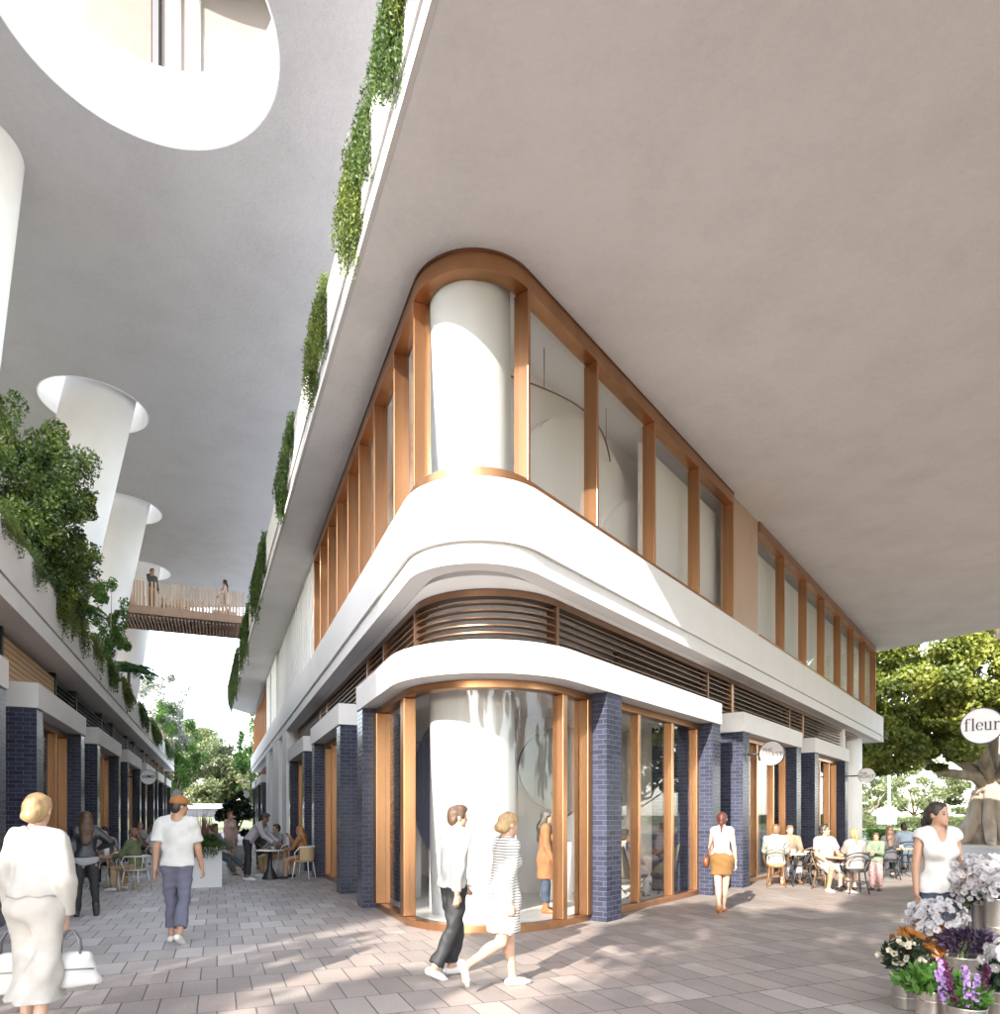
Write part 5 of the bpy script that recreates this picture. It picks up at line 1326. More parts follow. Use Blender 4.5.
PEOPLE['couple_w'] = person('blonde woman in striped knee length dress striding past the glass corner', gp(503, 6.25), (0.90, 0.42), 1.64, True, 4, head=(5, 3),
    armL=((16, 8), (26, 4)), armR=((-14, 10), (2, 5)), legL=((14, 0), (6, 0)), legR=((-8, 0), (-62, 0)), footL=(0.05, 1, 0.0), footR=(0, 0.35, -1), skin_m=SK_L, hair=('lowbun', H_BLON),
    top=sh(M_STRIPE, name='dress', sleeve='long', hem=-0.36, e=0.022, flare=0.015, wr=0.008), shoe=L_WHITE, h=0.010)
PEOPLE['mini'] = person('woman with auburn ponytail in white top and tan mini skirt walking away', gp(722, 11.2), (0.42, 0.9), 1.66, True, 1,
    armL=((6, 8), (30, 3)), armR=((-4, 9), (6, 5)), legL=((-8, -4), (-26, -5)), legR=((10, -5), (6, -7)), footL=(0, 1, -0.7), skin_m=SK_L, hair=('ponytail', H_RED),
    top=sh(C_WHITE, name='sleeveless_top', sleeve='none', hem=0.06, e=0.014), bottom=sh(C_TAN, name='skirt', hem=0.62, e=0.014, flare=0.03, waist=0.11), shoe=L_TAN, shoe_kind='heel', h=0.011)
PEOPLE['leather'] = person('woman with long brown hair in black leather jacket and black trousers by the cafe table', gp(86, 10.75), (-0.55, 0.83), 1.66, True, 0, head=(28, 0),
    armL=((2, 10), (8, 5)), armR=(unit(V3(0.75, -0.35, -0.75)), unit(V3(-0.75, 0.5, -0.45))), legL=((2, 4), (-2, 2)), legR=((0, 5), (-3, 3)), skin_m=SK_L, hair=('long', H_BROWN),
    top=sh(C_LEATH, name='jacket', sleeve='long', hem=0.05, e=0.024, wr=0.010), under=(-0.10, C_GREY), bottom=sh(C_BLACK, name='trousers', len=0.97, wide=0.004, e=0.008), shoe=C_LEATH, shoe_kind='boot', h=0.012)
PEOPLE['florist'] = person('dark haired woman in white v neck top and dark jeans standing among the flower buckets', gp(937, 6.4), (-0.05, -1), 1.72, True, 0, head=(24, -2),
    armL=((6, 10), (8, 4)), armR=((2, 10), (10, 3)), legL=((2, 2), (0, 0)), legR=((0, 3), (-2, 0)), skin_m=SK_M, hair=('ponytail', H_DARK),
    top=sh(C_WHITE, name='sleeveless_top', sleeve='none', hem=-0.05, e=0.030, vneck=True, wr=0.007), bottom=sh(C_DENIM, name='jeans', len=0.95, e=0.009), shoe=L_WHITE, h=0.008, curl=1.3)
PEOPLE['coat'] = person('woman in camel coat and dark jeans standing inside the glass corner', gp(546, 11.0), (0.95, -0.1), 1.66, True, 0, head=(-5, 2),
    armL=((4, 8), (20, 2)), armR=((4, 8), (24, 2)), skin_m=SK_L, hair=('long', H_DARK), top=sh(C_CAMEL, name='coat', sleeve='long', hem=-0.36, e=0.028, flare=0.02), bottom=sh(C_DENIM, name='jeans', len=0.75), shoe=L_TAN, shoe_kind='boot', h=0.012, z=0.022)
# seated legs: thigh nearly level, shin down
SEATLEG = ((84, 6), (2, 0))
def sitter(label, loc, face, H=1.70, fem=False, seat=0.46, h=0.014, **k):
    k.setdefault('legL', ((82, 6), (4, 0))); k.setdefault('legR', ((84, 7), (-8, 0)))
    k.setdefault('armL', ((32, 8), (78, -18))); k.setdefault('armR', ((28, 8), (75, -18)))
    return person(label, loc, face, H, fem, seat=seat, h=h, **k)
PEOPLE['green'] = sitter('woman with brown ponytail in olive jumper and khaki trousers sitting on a white cafe chair', gp(136, 14.3), (-1, 0.12), 1.68, True, lean=6, skin_m=SK_L, hair=('ponytail', H_LB),
    top=sh(C_OLIVE, name='jumper', sleeve='long', hem=-0.04, e=0.024), bottom=sh(C_KHAKI, name='trousers', len=0.9, e=0.014), shoe=L_WHITE, h=0.013)
PEOPLE['beard'] = sitter('dark haired man in beige tee sitting behind the wooden cafe table', (-8.95, 15.35), (0.55, -0.8), 1.75, False, lean=14, head=(0, 12), skin_m=SK_L, hair=('short', H_DARK),
    top=sh(C_TAUPE, name='tee_shirt', hem=-0.04, e=0.02), bottom=sh(C_BLACK, name='trousers', len=0.9), shoe=C_BLACK)
PEOPLE['phone'] = sitter('woman with tied black hair in white top and black trousers sitting further up the alley', gp(153, 19.2), (-0.9, -0.35), 1.68, True, lean=4, armR=((40, 10), unit(V3(-0.3, 0.45, 0.85))), skin_m=SK_D, hair=('lowbun', H_DARK),
    top=sh(C_WHITE, name='blouse', sleeve='short', hem=-0.03, e=0.016), bottom=sh(C_BLACK, name='trousers', len=0.95), shoe=L_TAN)
PEOPLE['orange'] = sitter('copper haired person in a grey top sitting by the far brick piers', gp(140, 22.3), (0.6, -0.7), 1.72, True, skin_m=SK_L, hair=('long', H_ORG),
    top=sh(C_GREY, name='shirt', sleeve='long', hem=-0.03), bottom=sh(C_CHAR, name='trousers', len=0.9), shoe=C_BLACK, h=0.018)
PEOPLE['waiter'] = person('waiter in grey shirt and black trousers bending over the pedestal table', gp(248, 16.7), (0.96, 0.15), 1.78, False, lean=36, head=(0, 10),
    armL=((38, 5), (48, 0)), armR=((28, 6), (52, -4)), legL=((-4, 3), (-6, 0)), legR=((6, 4), (-4, 0)), skin_m=SK_D, hair=('short', H_DARK),
    top=sh(C_LILAC, name='shirt', sleeve='long', hem=0.02, e=0.02), bottom=sh(C_BLACK, name='trousers', len=0.86, e=0.012, waist=0.14), shoe=L_WHITE, h=0.014)
PEOPLE['sunglasses'] = sitter('man with black hair in grey jumper sitting at the pedestal table', gp(278, 17.9), (-0.62, -0.75), 1.74, False, lean=3, skin_m=SK_M, hair=('short', H_DARK),
    top=sh(pm('grey_green_knit', (0.17, 0.19, 0.18), 0.9), name='jumper', sleeve='long', hem=-0.04, e=0.022), bottom=sh(C_KHAKI, name='trousers', len=0.85), shoe=L_WHITE, h=0.014)
PEOPLE['brown'] = sitter('woman with long copper hair in brown dress sitting on the wicker chair', gp(304, 17.1), (-0.95, 0.1), 1.68, True, lean=10, armR=((55, 6), unit(V3(-0.2, 0.5, 0.8))), skin_m=SK_M, hair=('long', H_ORG),
    top=sh(C_BROWN, name='dress', sleeve='long', hem=-0.05, e=0.018), bottom=sh(C_BROWN, name='shorts', len=-0.25, e=0.014), shoe=C_BLACK, h=0.014)
PEOPLE['dark'] = sitter('man in black shirt sitting behind the waiter', gp(264, 20.4), (0.3, -0.9), 1.74, False, skin_m=SK_D, hair=('short', H_DARK),
    top=sh(C_BLACK, name='shirt', sleeve='long', hem=-0.03), bottom=sh(C_BLACK, name='trousers', len=0.9), shoe=L_BROWN, h=0.016)
PEOPLE['pink'] = person('person in pale pink shirt and trousers standing beyond the white planter', gp(230, 21.0), (0.8, -0.45), 1.70, True, 0, skin_m=SK_L, hair=('short', H_ORG), legL=((0, 3), (0, 0)), legR=((10, 2), (-4, 0)),
    top=sh(C_PINK, name='shirt', sleeve='long', hem=-0.04, e=0.018), bottom=sh(C_PINK, name='trousers', len=0.9, e=0.014), shoe=L_TAN, h=0.016)
PEOPLE['stretch'] = sitter('dark haired man in grey shirt stretching his legs out behind the white planter', gp(217, 18.3), (0.95, -0.2), 1.76, False, lean=-8, legL=((76, 4), (52, 0)), legR=((72, 4), (30, 0)), skin_m=SK_D, hair=('short', H_DARK),
    top=sh(C_GREY, name='shirt', sleeve='long', hem=-0.03), bottom=sh(pm('teal_trousers', (0.06, 0.085, 0.09), 0.85), name='trousers', len=0.85), shoe=L_BROWN, h=0.016)
# street side cafe
PEOPLE['sage'] = sitter('man seen from behind in pale sage shirt sitting on a bentwood chair', gp(776, 15.2), (0.35, 0.94), 1.80, False, lean=8, skin_m=SK_L, hair=('short', H_LB),
    top=sh(C_SAGE, name='shirt', sleeve='long', hem=-0.06, e=0.026, wr=0.009), bottom=sh(C_KHAKI, name='shorts', len=-0.02, e=0.014), shoe=L_TAN, h=0.013)
PEOPLE['facing'] = sitter('smiling man in brown jumper facing the camera across the cafe table', gp(789, 16.4), (-0.2, -0.98), 1.74, False, lean=8, skin_m=SK_L, hair=('short', H_LB),
    top=sh(pm('brown_knit', (0.20, 0.155, 0.105), 0.9), name='jumper', sleeve='long', hem=-0.04, e=0.022), bottom=sh(C_WHITE, name='trousers', len=0.85), shoe=L_TAN, h=0.0125)
PEOPLE['tee'] = sitter('black haired bearded man in pale tee and white shorts sitting with legs apart', gp(826, 14.55), (0.25, -0.96), 1.80, False, lean=-4, head=(38, -8), legL=((80, 10), (8, 0)), legR=((82, 16), (-14, 0)), armL=((24, 10), (60, -20)), armR=((10, 14), (52, -24)), skin_m=SK_M, hair=('short', H_DARK),
    top=sh(C_LILAC, name='tee_shirt', hem=-0.05, e=0.022), bottom=sh(C_WHITE, name='shorts', len=-0.12, wide=0.03, e=0.016), shoe=L_WHITE, h=0.012)
PEOPLE['blonde'] = sitter('woman seen from behind with blonde ponytail in taupe top on the black chair', gp(855, 13.9), (0.1, 1), 1.66, True, lean=4, skin_m=SK_L, hair=('ponytail', H_BLON),
    top=sh(C_TAUPE, name='tee_shirt', hem=-0.06, e=0.024), bottom=sh(C_CHAR, name='shorts', len=-0.3), shoe=C_BLACK, h=0.0125)
PEOPLE['boy'] = person('boy in green jumper and floral trousers standing behind the cafe chairs', gp(876, 14.4), (-0.75, -0.65), 1.22, False, 0, head=(20, -4), armL=((30, 6), (95, -22)), armR=((28, 6), (100, -24)), skin_m=SK_M, hair=('short', H_BROWN),
    legL=((2, 3), (0, 0)), legR=((-2, 4), (-4, 0)), top=sh(C_GREEN, name='jumper', sleeve='long', hem=-0.05, e=0.02), bottom=sh(M_FLORAL, name='trousers', len=0.85, e=0.014), shoe=C_BLACK, h=0.0115)
PEOPLE['longhair'] = sitter('woman with long dark hair in charcoal top seen from behind at the far table', gp(890, 16.9), (0.3, 0.95), 1.66, True, lean=3, skin_m=SK_L, hair=('long', H_BROWN),
    top=sh(C_CHAR, name='blouse', sleeve='short', hem=-0.05), bottom=sh(C_BLACK, name='trousers', len=0.9), shoe=C_BLACK, h=0.014)
PEOPLE['blue'] = sitter('man in pale blue shirt seen from behind sitting at the far table', gp(905, 19.6), (0.1, 1), 1.76, False, lean=6, armL=((20, 38), (40, 20)), skin_m=SK_M, hair=('short', H_DARK),
    top=sh(C_BLUE, name='shirt', sleeve='long', hem=-0.02, e=0.022), bottom=sh(C_BLUE, name='trousers', len=0.85), shoe=C_BLACK, h=0.015)
# indoors and on the bridge
PEOPLE['inside'] = sitter('man in pale checked shirt sitting on a sling chair behind the street window', gp(627, 13.2), (0.75, 0.55), 1.74, False, lean=-8, seat=0.40, skin_m=SK_L, hair=('short', H_BROWN),
    top=sh(C_LILAC, name='shirt', sleeve='long', hem=-0.03), bottom=sh(C_GREY, name='trousers', len=0.9), shoe=C_BLACK, h=0.014, z=0.022)
bp = lambda u, Y: at(u, 600, Y)
PEOPLE['bridge_m'] = person('man in dark jacket holding a phone on the footbridge', gp(152, 29.62), (0.8, -0.4), 1.82, False, 0, armR=((20, 8), unit(V3(-0.1, 0.4, 0.9))), skin_m=SK_M, hair=('short', H_DARK),
    top=sh(C_CHAR, name='jacket', sleeve='long', hem=-0.03), bottom=sh(C_KHAKI, name='trousers', len=0.9), shoe=L_WHITE, h=0.02, z=10.5)
PEOPLE['bridge_w'] = person('woman with long black hair in dusty pink dress crossing the footbridge', gp(225, 30.75), (-0.9, -0.2), 1.74, True, 0, armL=((10, 10), (40, 6)), skin_m=SK_L, hair=('long', H_DARK), legL=((10, 2), (-2, 0)), legR=((-8, 2), (-20, 0)),
    top=sh(C_PINK, name='dress', sleeve='none', hem=-0.30), shoe=C_BLACK, h=0.02, z=10.5)
# rust cap on the walking man: crown and peak
def make_cap(info):
    hl, s, HR = info['hl'], info['s'], info['HR']
    ops = [ell(hl(0, -0.008, 0.05), V3(0.092, 0.112, 0.085)*s, HR, 0.01), cut(hl(0, 0, 0.03), -HR[:, 2]), cone(hl(-0.03, 0.08, 0.042), hl(-0.02, 0.165, 0.034), 0.05*s, 0.045*s, 0.01, (HR[:, 2], 0.12)), cone(hl(0.03, 0.08, 0.042), hl(0.02, 0.165, 0.034), 0.05*s, 0.045*s, 0.01, (HR[:, 2], 0.12))]
    link_mesh('cap', sdf_mesh('cap', ops, 0.009), C_RUST, info['root'])
make_cap(PEOPLE['cap'])
# ------------------------------------------------------------------ chairs and tables (built facing +y, then copied)
M_CWHITE = pm('white_powder_coat', (0.74, 0.73, 0.70), 0.4, 0, 0.04); M_OAK = pm('oak', (0.46, 0.29, 0.15), 0.55, 0, 0.2, 6, stretch=(1, 1, 0.15)); M_MINT = pm('pale_seat', (0.50, 0.53, 0.48), 0.7, 0, 0.06)
M_RATT = pm('rattan', (0.45, 0.32, 0.18), 0.7, 0, 0.3, 90); M_BENT = pm('bentwood_brown', (0.16, 0.085, 0.035), 0.4, 0, 0.2, 5); M_MARB = pm('marble_top', (0.66, 0.64, 0.61), 0.25, 0, 0.08, 4); M_CANV = pm('canvas_sling', (0.20, 0.165, 0.12), 0.8, 0, 0.12)
def arc_pts(r, a0, a1, z, n=12, cy=0, sq=1.0): return [(r*math.cos(a0+(a1-a0)*k/n), cy+sq*r*math.sin(a0+(a1-a0)*k/n), z) for k in range(n+1)]
def white_chair():
    t = thing('cafe_chair', '', 'chair', (0, 0, 0), 0, 'white cafe chairs in the alley')
    mb = MB(); mb.lathe([(0.01, 0.435), (0.2, 0.435), (0.215, 0.45), (0.2, 0.465), (0.01, 0.468)], n=20); mb.build('seat', M_MINT, t, world=False)
    mb = MB(); mb.tube(arc_pts(0.27, math.radians(20), math.radians(-200), 0.74, 18), 0.014, 8)
    for a in (-150, -115, -65, -30): mb.tube([(0.2*math.cos(math.radians(a)), 0.2*math.sin(math.radians(a)), 0.45), (0.27*math.cos(math.radians(a)), 0.27*math.sin(math.radians(a)), 0.735)], 0.009, 6)
    for sg in (-1, 1): mb.tube([(sg*0.253, 0.09, 0.74), (sg*0.235, 0.17, 0.62), (sg*0.19, 0.12, 0.45)], 0.011, 6)
    mb.build('backrest', M_CWHITE, t, world=False)
    mb = MB(); mb.tube(arc_pts(0.19, 0, 2*math.pi, 0.31, 18), 0.007, 6); mb.build('stretcher', M_CWHITE, t, world=False)
    for sx, sy in ((-1, -1), (1, -1), (-1, 1), (1, 1)):
        mb = MB(); mb.tube([(sx*0.15, sy*0.15, 0.44), (sx*0.185, sy*0.185, 0.20)], 0.012, 8); l = mb.build('leg', M_CWHITE, t, world=False)
        mb = MB(); mb.tube([(sx*0.185, sy*0.185, 0.20), (sx*0.215, sy*0.215, 0.0)], [0.016, 0.012], 8); f = mb.build('leg_tip', M_OAK, l, world=False)
    return t
def wicker_chair():
    t = thing('wicker_chair', '', 'chair', (0, 0, 0), 0, 'wicker chairs in the alley')
    mb = MB(); mb.lathe([(0.01, 0.43), (0.22, 0.43), (0.235, 0.448), (0.22, 0.462), (0.01, 0.455)], n=20); mb.build('seat', M_RATT, t, world=False)
    A = [(x*1.0, y, 0) for x, y, _ in arc_pts(0.255, math.radians(0), math.radians(-180), 0, 16)]; Bq = [(x*0.95, y*0.95, 0) for x, y, _ in A]
    mb = MB(); mb.ribbon([(x, y) for x, y, _ in A], [(x, y) for x, y, _ in Bq], 0.47, 0.80); mb.build('backrest', M_RATT, t, world=False)
    mb = MB(); mb.tube(arc_pts(0.257, math.radians(0), math.radians(-180), 0.81, 16), 0.014, 8); mb.tube([(0.257, 0, 0.81), (0.25, 0.14, 0.66), (0.2, 0.12, 0.45)], 0.012, 6); mb.tube([(-0.257, 0, 0.81), (-0.25, 0.14, 0.66), (-0.2, 0.12, 0.45)], 0.012, 6); mb.build('rim', M_CWHITE, t, world=False)
    for sx, sy in ((-1, -1), (1, -1), (-1, 1), (1, 1)):
        mb = MB(); mb.tube([(sx*0.165, sy*0.165, 0.44), (sx*0.22, sy*0.22, 0.0)], [0.014, 0.011], 8); mb.build('leg', M_CWHITE, t, world=False)
    return t
def bent_chair(mat, grp):
    t = thing('bentwood_chair', '', 'chair', (0, 0, 0), 0, grp)
    mb = MB(); mb.lathe([(0.01, 0.44), (0.195, 0.44), (0.21, 0.45), (0.205, 0.468), (0.01, 0.46)], n=22); mb.build('seat', mat, t, world=False)
    hp = [(-0.215, -0.02, 0.45), (-0.245, -0.09, 0.62)]+[(0.25*math.cos(math.radians(a)), -0.12-0.12*math.sin(math.radians(180-a) if a > 90 else math.radians(a)), 0.70+0.14*math.sin(math.radians(a))) for a in range(180, -1, -15)]+[(0.245, -0.09, 0.62), (0.215, -0.02, 0.45)]
    mb = MB(); mb.tube(hp, 0.014, 8)
    inner = [(x*0.62, y-0.01, 0.45+(z-0.45)*0.80) for x, y, z in hp]; mb.tube(inner, 0.010, 7)
    mb.tube([(-0.25, -0.11, 0.70), (-0.28, 0.06, 0.68), (-0.2, 0.16, 0.46)], 0.012, 7); mb.tube([(0.25, -0.11, 0.70), (0.28, 0.06, 0.68), (0.2, 0.16, 0.46)], 0.012, 7)
    mb.build('backrest', mat, t, world=False)
    mb = MB(); mb.tube(arc_pts(0.175, 0, 2*math.pi, 0.24, 18), 0.008, 6); mb.build('stretcher', mat, t, world=False)
    for sx, sy in ((-1, -1), (1, -1), (-1, 1), (1, 1)):
        mb = MB(); mb.tube([(sx*0.135, sy*0.135, 0.445), (sx*0.155, sy*0.16, 0.24), (sx*0.195, sy*0.21, 0.0)], [0.017, 0.015, 0.012], 8); mb.build('leg', mat, t, world=False)
    return t
def sling_chair():
    t = thing('sling_chair', '', 'chair', (0, 0, 0), 0, 'sling chairs behind the street window')
    mb = MB(); prof = [(0.28, 0.42), (0.10, 0.37), (-0.12, 0.36), (-0.20, 0.42), (-0.30, 0.70), (-0.38, 0.98)]
    vs = []
    for y, z in prof: vs += [(-0.27, y, z), (0.27, y, z)]
    fs = [(2*i, 2*i+1, 2*i+3, 2*i+2) for i in range(len(prof)-1)]
    vs2 = [(x, y-0.012, z-0.02) for x, y, z in vs]; m = len(vs)
    mb.add(vs+vs2, fs+[tuple(m+k for k in f[::-1]) for f in fs], True); mb.build('sling', M_CANV, t, world=False)
    for sg in (-1, 1):
        mb = MB(); mb.tube([(sg*0.28, 0.29, 0.43), (sg*0.26, -0.28, 0.0)], 0.011, 6); mb.build('leg', M_DARKM, t, world=False)
        mb = MB(); mb.tube([(sg*0.27, -0.20, 0.42), (sg*0.25, 0.25, 0.0)], 0.011, 6); mb.build('leg', M_DARKM, t, world=False)
        mb = MB(); mb.tube([(sg*0.285, -0.16, 0.36), (sg*0.285, -0.40, 1.0)], 0.012, 6); mb.build('back_rail', M_DARKM, t, world=False)
    return t
PROTO = {}
def put(kind, loc, face, label, first):
    if kind not in PROTO: o = PROTO[kind] = first()
    else: o = copy_tree(PROTO[kind])
    o.location = loc if len(loc) == 3 else (*loc, 0); o.rotation_euler = (0, 0, math.atan2(-face[0], face[1])); o['label'] = label
    return o
def under(key, kind, first, label, dz=0.0):
    i = PEOPLE[key]; r = i['root']; f = (-math.sin(i['rz']), math.cos(i['rz']))
    return put(kind, (r.location.x+f[0]*0.0, r.location.y+f[1]*0.0, r.location.z), f, label, first)
under('green', 'white', white_chair, 'white cafe chair with wooden leg tips under the woman in the olive jumper')
under('beard', 'white', white_chair, 'white cafe chair behind the wooden table under the man in the beige tee')
under('phone', 'white', white_chair, 'white cafe chair under the woman in white further up the alley')
under('orange', 'white', white_chair, 'white cafe chair under the copper haired person by the far piers')
under('brown', 'wicker', wicker_chair, 'wicker chair with cream legs under the woman in the brown dress')
under('sunglasses', 'wicker', wicker_chair, 'wicker chair under the man in the grey jumper')
under('dark', 'wicker', wicker_chair, 'wicker chair under the man in black behind the waiter')
under('stretch', 'wicker', wicker_chair, 'wicker chair behind the white planter under the man stretching his legs')
B1 = lambda: bent_chair(M_BENT, 'bentwood chairs on the street side')
B2 = lambda: bent_chair(M_DARKM, 'black hoop back chairs on the street side')
under('sage', 'bent', B1, 'brown bentwood chair under the man in the sage shirt')
under('facing', 'bent', B1, 'brown bentwood chair under the man facing the camera')
under('tee', 'bent', B1, 'brown bentwood chair under the man in white shorts')
put('bent', gp(812, 16.0), (0.2, 1), 'empty brown bentwood chair by the small white table', B1)
under('blonde', 'hoop', B2, 'black hoop back chair under the woman with the blonde ponytail')
under('longhair', 'hoop', B2, 'black hoop back chair under the woman with long dark hair')
under('blue', 'hoop', B2, 'black hoop back chair under the man in the pale blue shirt')
put('hoop', gp(802, 15.3), (-0.9, 0.3), 'black hoop back chair turned towards the facing man', B2)
put('hoop', gp(917, 18.6), (-1, 0.1), 'empty black hoop back chair at the far table', B2)
under('inside', 'sling', sling_chair, 'sling chair under the man behind the street window')
put('sling', (*gp(657, 13.9), 0.022), (-0.75, -0.5), 'empty canvas sling chair behind the street window', sling_chair)
def table(name, label, loc, top_r, h, topm, base, legm, square=None):
    t = thing(name, label, 'table', (*loc, 0))
    mb = MB()
    if square: mb.box(-square[0], square[0], -square[1], square[1], h-0.035, h)
    else: mb.lathe([(0.01, h-0.03), (top_r-0.01, h-0.03), (top_r, h-0.018), (top_r-0.004, h), (0.01, h)], n=32)
    mb.build('tabletop', topm, t, world=False)
    if base == 'trestle':
        for sx in (-1, 1):
            for sy in (-1, 1):
                mb = MB(); mb.tube([(sx*square[0]*0.55, sy*square[1]*0.4, h-0.036), (sx*square[0]*0.5, sy*square[1]*0.45, h*0.66), (sx*square[0]*0.98, sy*square[1]*0.9, 0.0)], [0.014, 0.014, 0.011], 8); mb.build('leg', legm, t, world=False)
        mb = MB(); mb.tube([(-square[0]*0.5, 0, h*0.66), (square[0]*0.5, 0, h*0.66)], 0.012, 6); mb.build('stretcher', legm, t, world=False)
    elif base == 'cone':
        mb = MB(); mb.lathe([(0.19, 0.0), (0.19, 0.02), (0.06, 0.30), (0.045, h-0.031)], n=20); mb.build('pedestal', legm, t, world=False)
    else:
        mb = MB(); mb.tube([(0, 0, 0.08), (0, 0, h-0.031)], 0.025, 10); mb.build('pedestal', legm, t, world=False)
        for k in range(4):
            a = math.pi/4+k*math.pi/2
            mb = MB(); mb.tube([(0.02*math.cos(a), 0.02*math.sin(a), 0.12), (0.15*math.cos(a), 0.15*math.sin(a), 0.05), (0.25*math.cos(a), 0.25*math.sin(a), 0.012)], [0.02, 0.016, 0.012], 6); mb.build('foot', legm, t, world=False)
    return t
def table_rot(t, rz): t.rotation_euler = (0, 0, rz)
t1 = table('cafe_table', 'square wooden topped table on white trestle legs', gp(112, 14.55), 0, 0.735, M_OAK, 'trestle', M_CWHITE, (0.36, 0.36))
t2 = table('cafe_table', 'pale round table on a black cone pedestal beside the waiter', gp(270, 17.0), 0.34, 0.73, M_MARB, 'cone', M_DARKM)
t3 = table('cafe_table', 'round white table between the two men on the street side', gp(793, 15.75), 0.33, 0.72, M_MARB, 'cross', M_DARKM)
t4 = table('cafe_table', 'small round white table by the dark brick pier', gp(811, 16.7), 0.30, 0.72, M_MARB, 'cross', M_DARKM)
t5 = table('cafe_table', 'wooden table between the man in shorts and the blonde ponytail', gp(842, 14.35), 0.34, 0.72, M_OAK, 'cross', M_DARKM)
t6 = table('cafe_table', 'far black pedestal table with a wooden top near the florist', gp(900, 17.9), 0.36, 0.73, M_OAK, 'cross', M_DARKM)
def cup(label, t, dx, dy, h, kind='cup'):
    tl = t.location; zt = {'x': 0}.get('', h)
    o = thing(kind, label, kind, (tl.x+dx, tl.y+dy, zt+0.001))
    mb = MB(); mb.lathe([(0.032, 0), (0.041, 0.085), (0.036, 0.085), (0.028, 0.01), (0.0, 0.01)] if kind == 'cup' else [(0.05, 0), (0.062, 0.09), (0.045, 0.19), (0.04, 0.19), (0.055, 0.09), (0.0, 0.012)], n=14); mb.build('bowl', L_WHITE if kind == 'cup' else pm('cloudy_glass', (0.62, 0.63, 0.6), 0.15), o, world=False)
    mb = MB(); mb.tube([(0.037, 0, 0.02), (0.065, 0, 0.03), (0.062, 0, 0.065), (0.039, 0, 0.07)], 0.005, 6); mb.build('handle', L_WHITE, o, world=False)
cup('glass water jug on the wooden trestle table', t1, -0.05, -0.12, 0.735, 'jug')
cup('white cup on the wooden trestle table', t1, 0.18, -0.15, 0.735)
cup('white cup on the black pedestal table by the waiter', t2, 0.10, -0.10, 0.73)
cup('white cup in front of the smiling man', t3, 0.05, 0.12, 0.72)
cup('white cup on the far table near the florist', t6, -0.05, -0.12, 0.73)

# ------------------------------------------------------------------ white planter box and potted plant
def planter(label, u, v, wd, dp, hh):
    x, y = G(u, v); rz = math.atan2(oB[1], oB[0])
    t = thing('planter_box', label, 'planter', (x-oB[0]*wd/2+dL[0]*dp/2, y-oB[1]*wd/2+dL[1]*dp/2, 0), rz)
    mb = MB(); mb.box(-wd/2, wd/2, -dp/2, dp/2, 0, hh-0.06)
    for a in ((-wd/2, wd/2, -dp/2, -dp/2+0.04), (-wd/2, wd/2, dp/2-0.04, dp/2), (-wd/2, -wd/2+0.04, -dp/2+0.041, dp/2-0.041), (wd/2-0.04, wd/2, -dp/2+0.041, dp/2-0.041)): mb.box(*a, hh-0.059, hh)
    mb.build('box', M_WHITE, t, world=False)
    mb = MB(); mb.box(-wd/2+0.041, wd/2-0.041, -dp/2+0.041, dp/2-0.041, hh-0.058, hh-0.03); mb.build('soil', pm('soil', (0.05, 0.035, 0.025), 0.95), t, world=False)
    return t
pl = planter('white rectangular planter box in the middle of the alley', 222, 887, 1.15, 0.9, 0.9)
def grass_plant(name, label, loc, R, n, L, mat, seed, droop=0.7, width=0.022, up=0.0):
    rg = np.random.default_rng(seed); root = thing(name, label, 'plant', loc); vs = []; fs = []
    for i in range(n):
        a = rg.uniform(0, 2*math.pi); r0 = R*rg.uniform(0, 1)**0.5; l = L*rg.uniform(0.6, 1.1); dr = droop*rg.uniform(0.5, 1.3)
        p = np.array((r0*math.cos(a), r0*math.sin(a), 0)); dv = np.array((math.cos(a), math.sin(a), 0)); sd = np.array((-math.sin(a), math.cos(a), 0))*width
        b = len(vs)
        for j in range(5):
            t = j/4; q = p+dv*(l*0.75*dr*t)+np.array((0, 0, l*(t*(1+up)-dr*1.05*t*t)))
            w = 1-t*0.95; vs += [tuple(q-sd*w), tuple(q+sd*w)]
        fs += [(b+2*j, b+2*j+1, b+2*j+3, b+2*j+2) for j in range(4)]
    mb = MB(); mb.add(vs, fs, True); mb.build('blades', mat, root, world=False, uv=False, recalc=False)
    return root
L_GRASS = leaf_mat('grass_blades', [(0.2, (0.02, 0.045, 0.01)), (0.6, (0.05, 0.10, 0.018)), (1.0, (0.12, 0.19, 0.03))], 3, 0.3)
c, s_ = math.cos(pl.rotation_euler.z), math.sin(pl.rotation_euler.z)
gx = lambda lx, ly: (pl.location.x+c*lx-s_*ly, pl.location.y+s_*lx+c*ly, 0.872)
grass_plant('ornamental_grass', 'bright green arching grass spilling from the white planter', gx(0.22, -0.2), 0.16, 1100, 0.78, L_GRASS, 3, 0.95, 0.012)
r_ = grass_plant('flowering_grass', 'reddish plumed grass behind the green grass in the white planter', gx(0.12, 0.2), 0.22, 260, 0.75, pm('plume_grass', (0.20, 0.09, 0.075), 0.8, 0, 0.3), 5, 0.35, 0.012, 0.35)
trailing_pts = [(gx(-0.1, -0.45)[0], gx(-0.1, -0.45)[1], 0.9), (gx(0.56, -0.45)[0], gx(0.56, -0.45)[1], 0.9)]
trailing('dark trailing plant hanging over the front of the white planter', trailing_pts, (-dL[0], -dL[1]), (0.2, 0.5), L_TRAILB, 'plants in the alley planter', 91, dens=60, size=0.05, top=0.1)
pt = thing('plant_pot', 'grey pot with a dark leafy plant beyond the waiter', 'pot', (-9.0, 23.2, 0)); mb = MB(); mb.lathe([(0.24, 0), (0.32, 0.55), (0.30, 0.56), (0.27, 0.5), (0.0, 0.5)], n=24); mb.build('pot', M_GREY, pt, world=False)
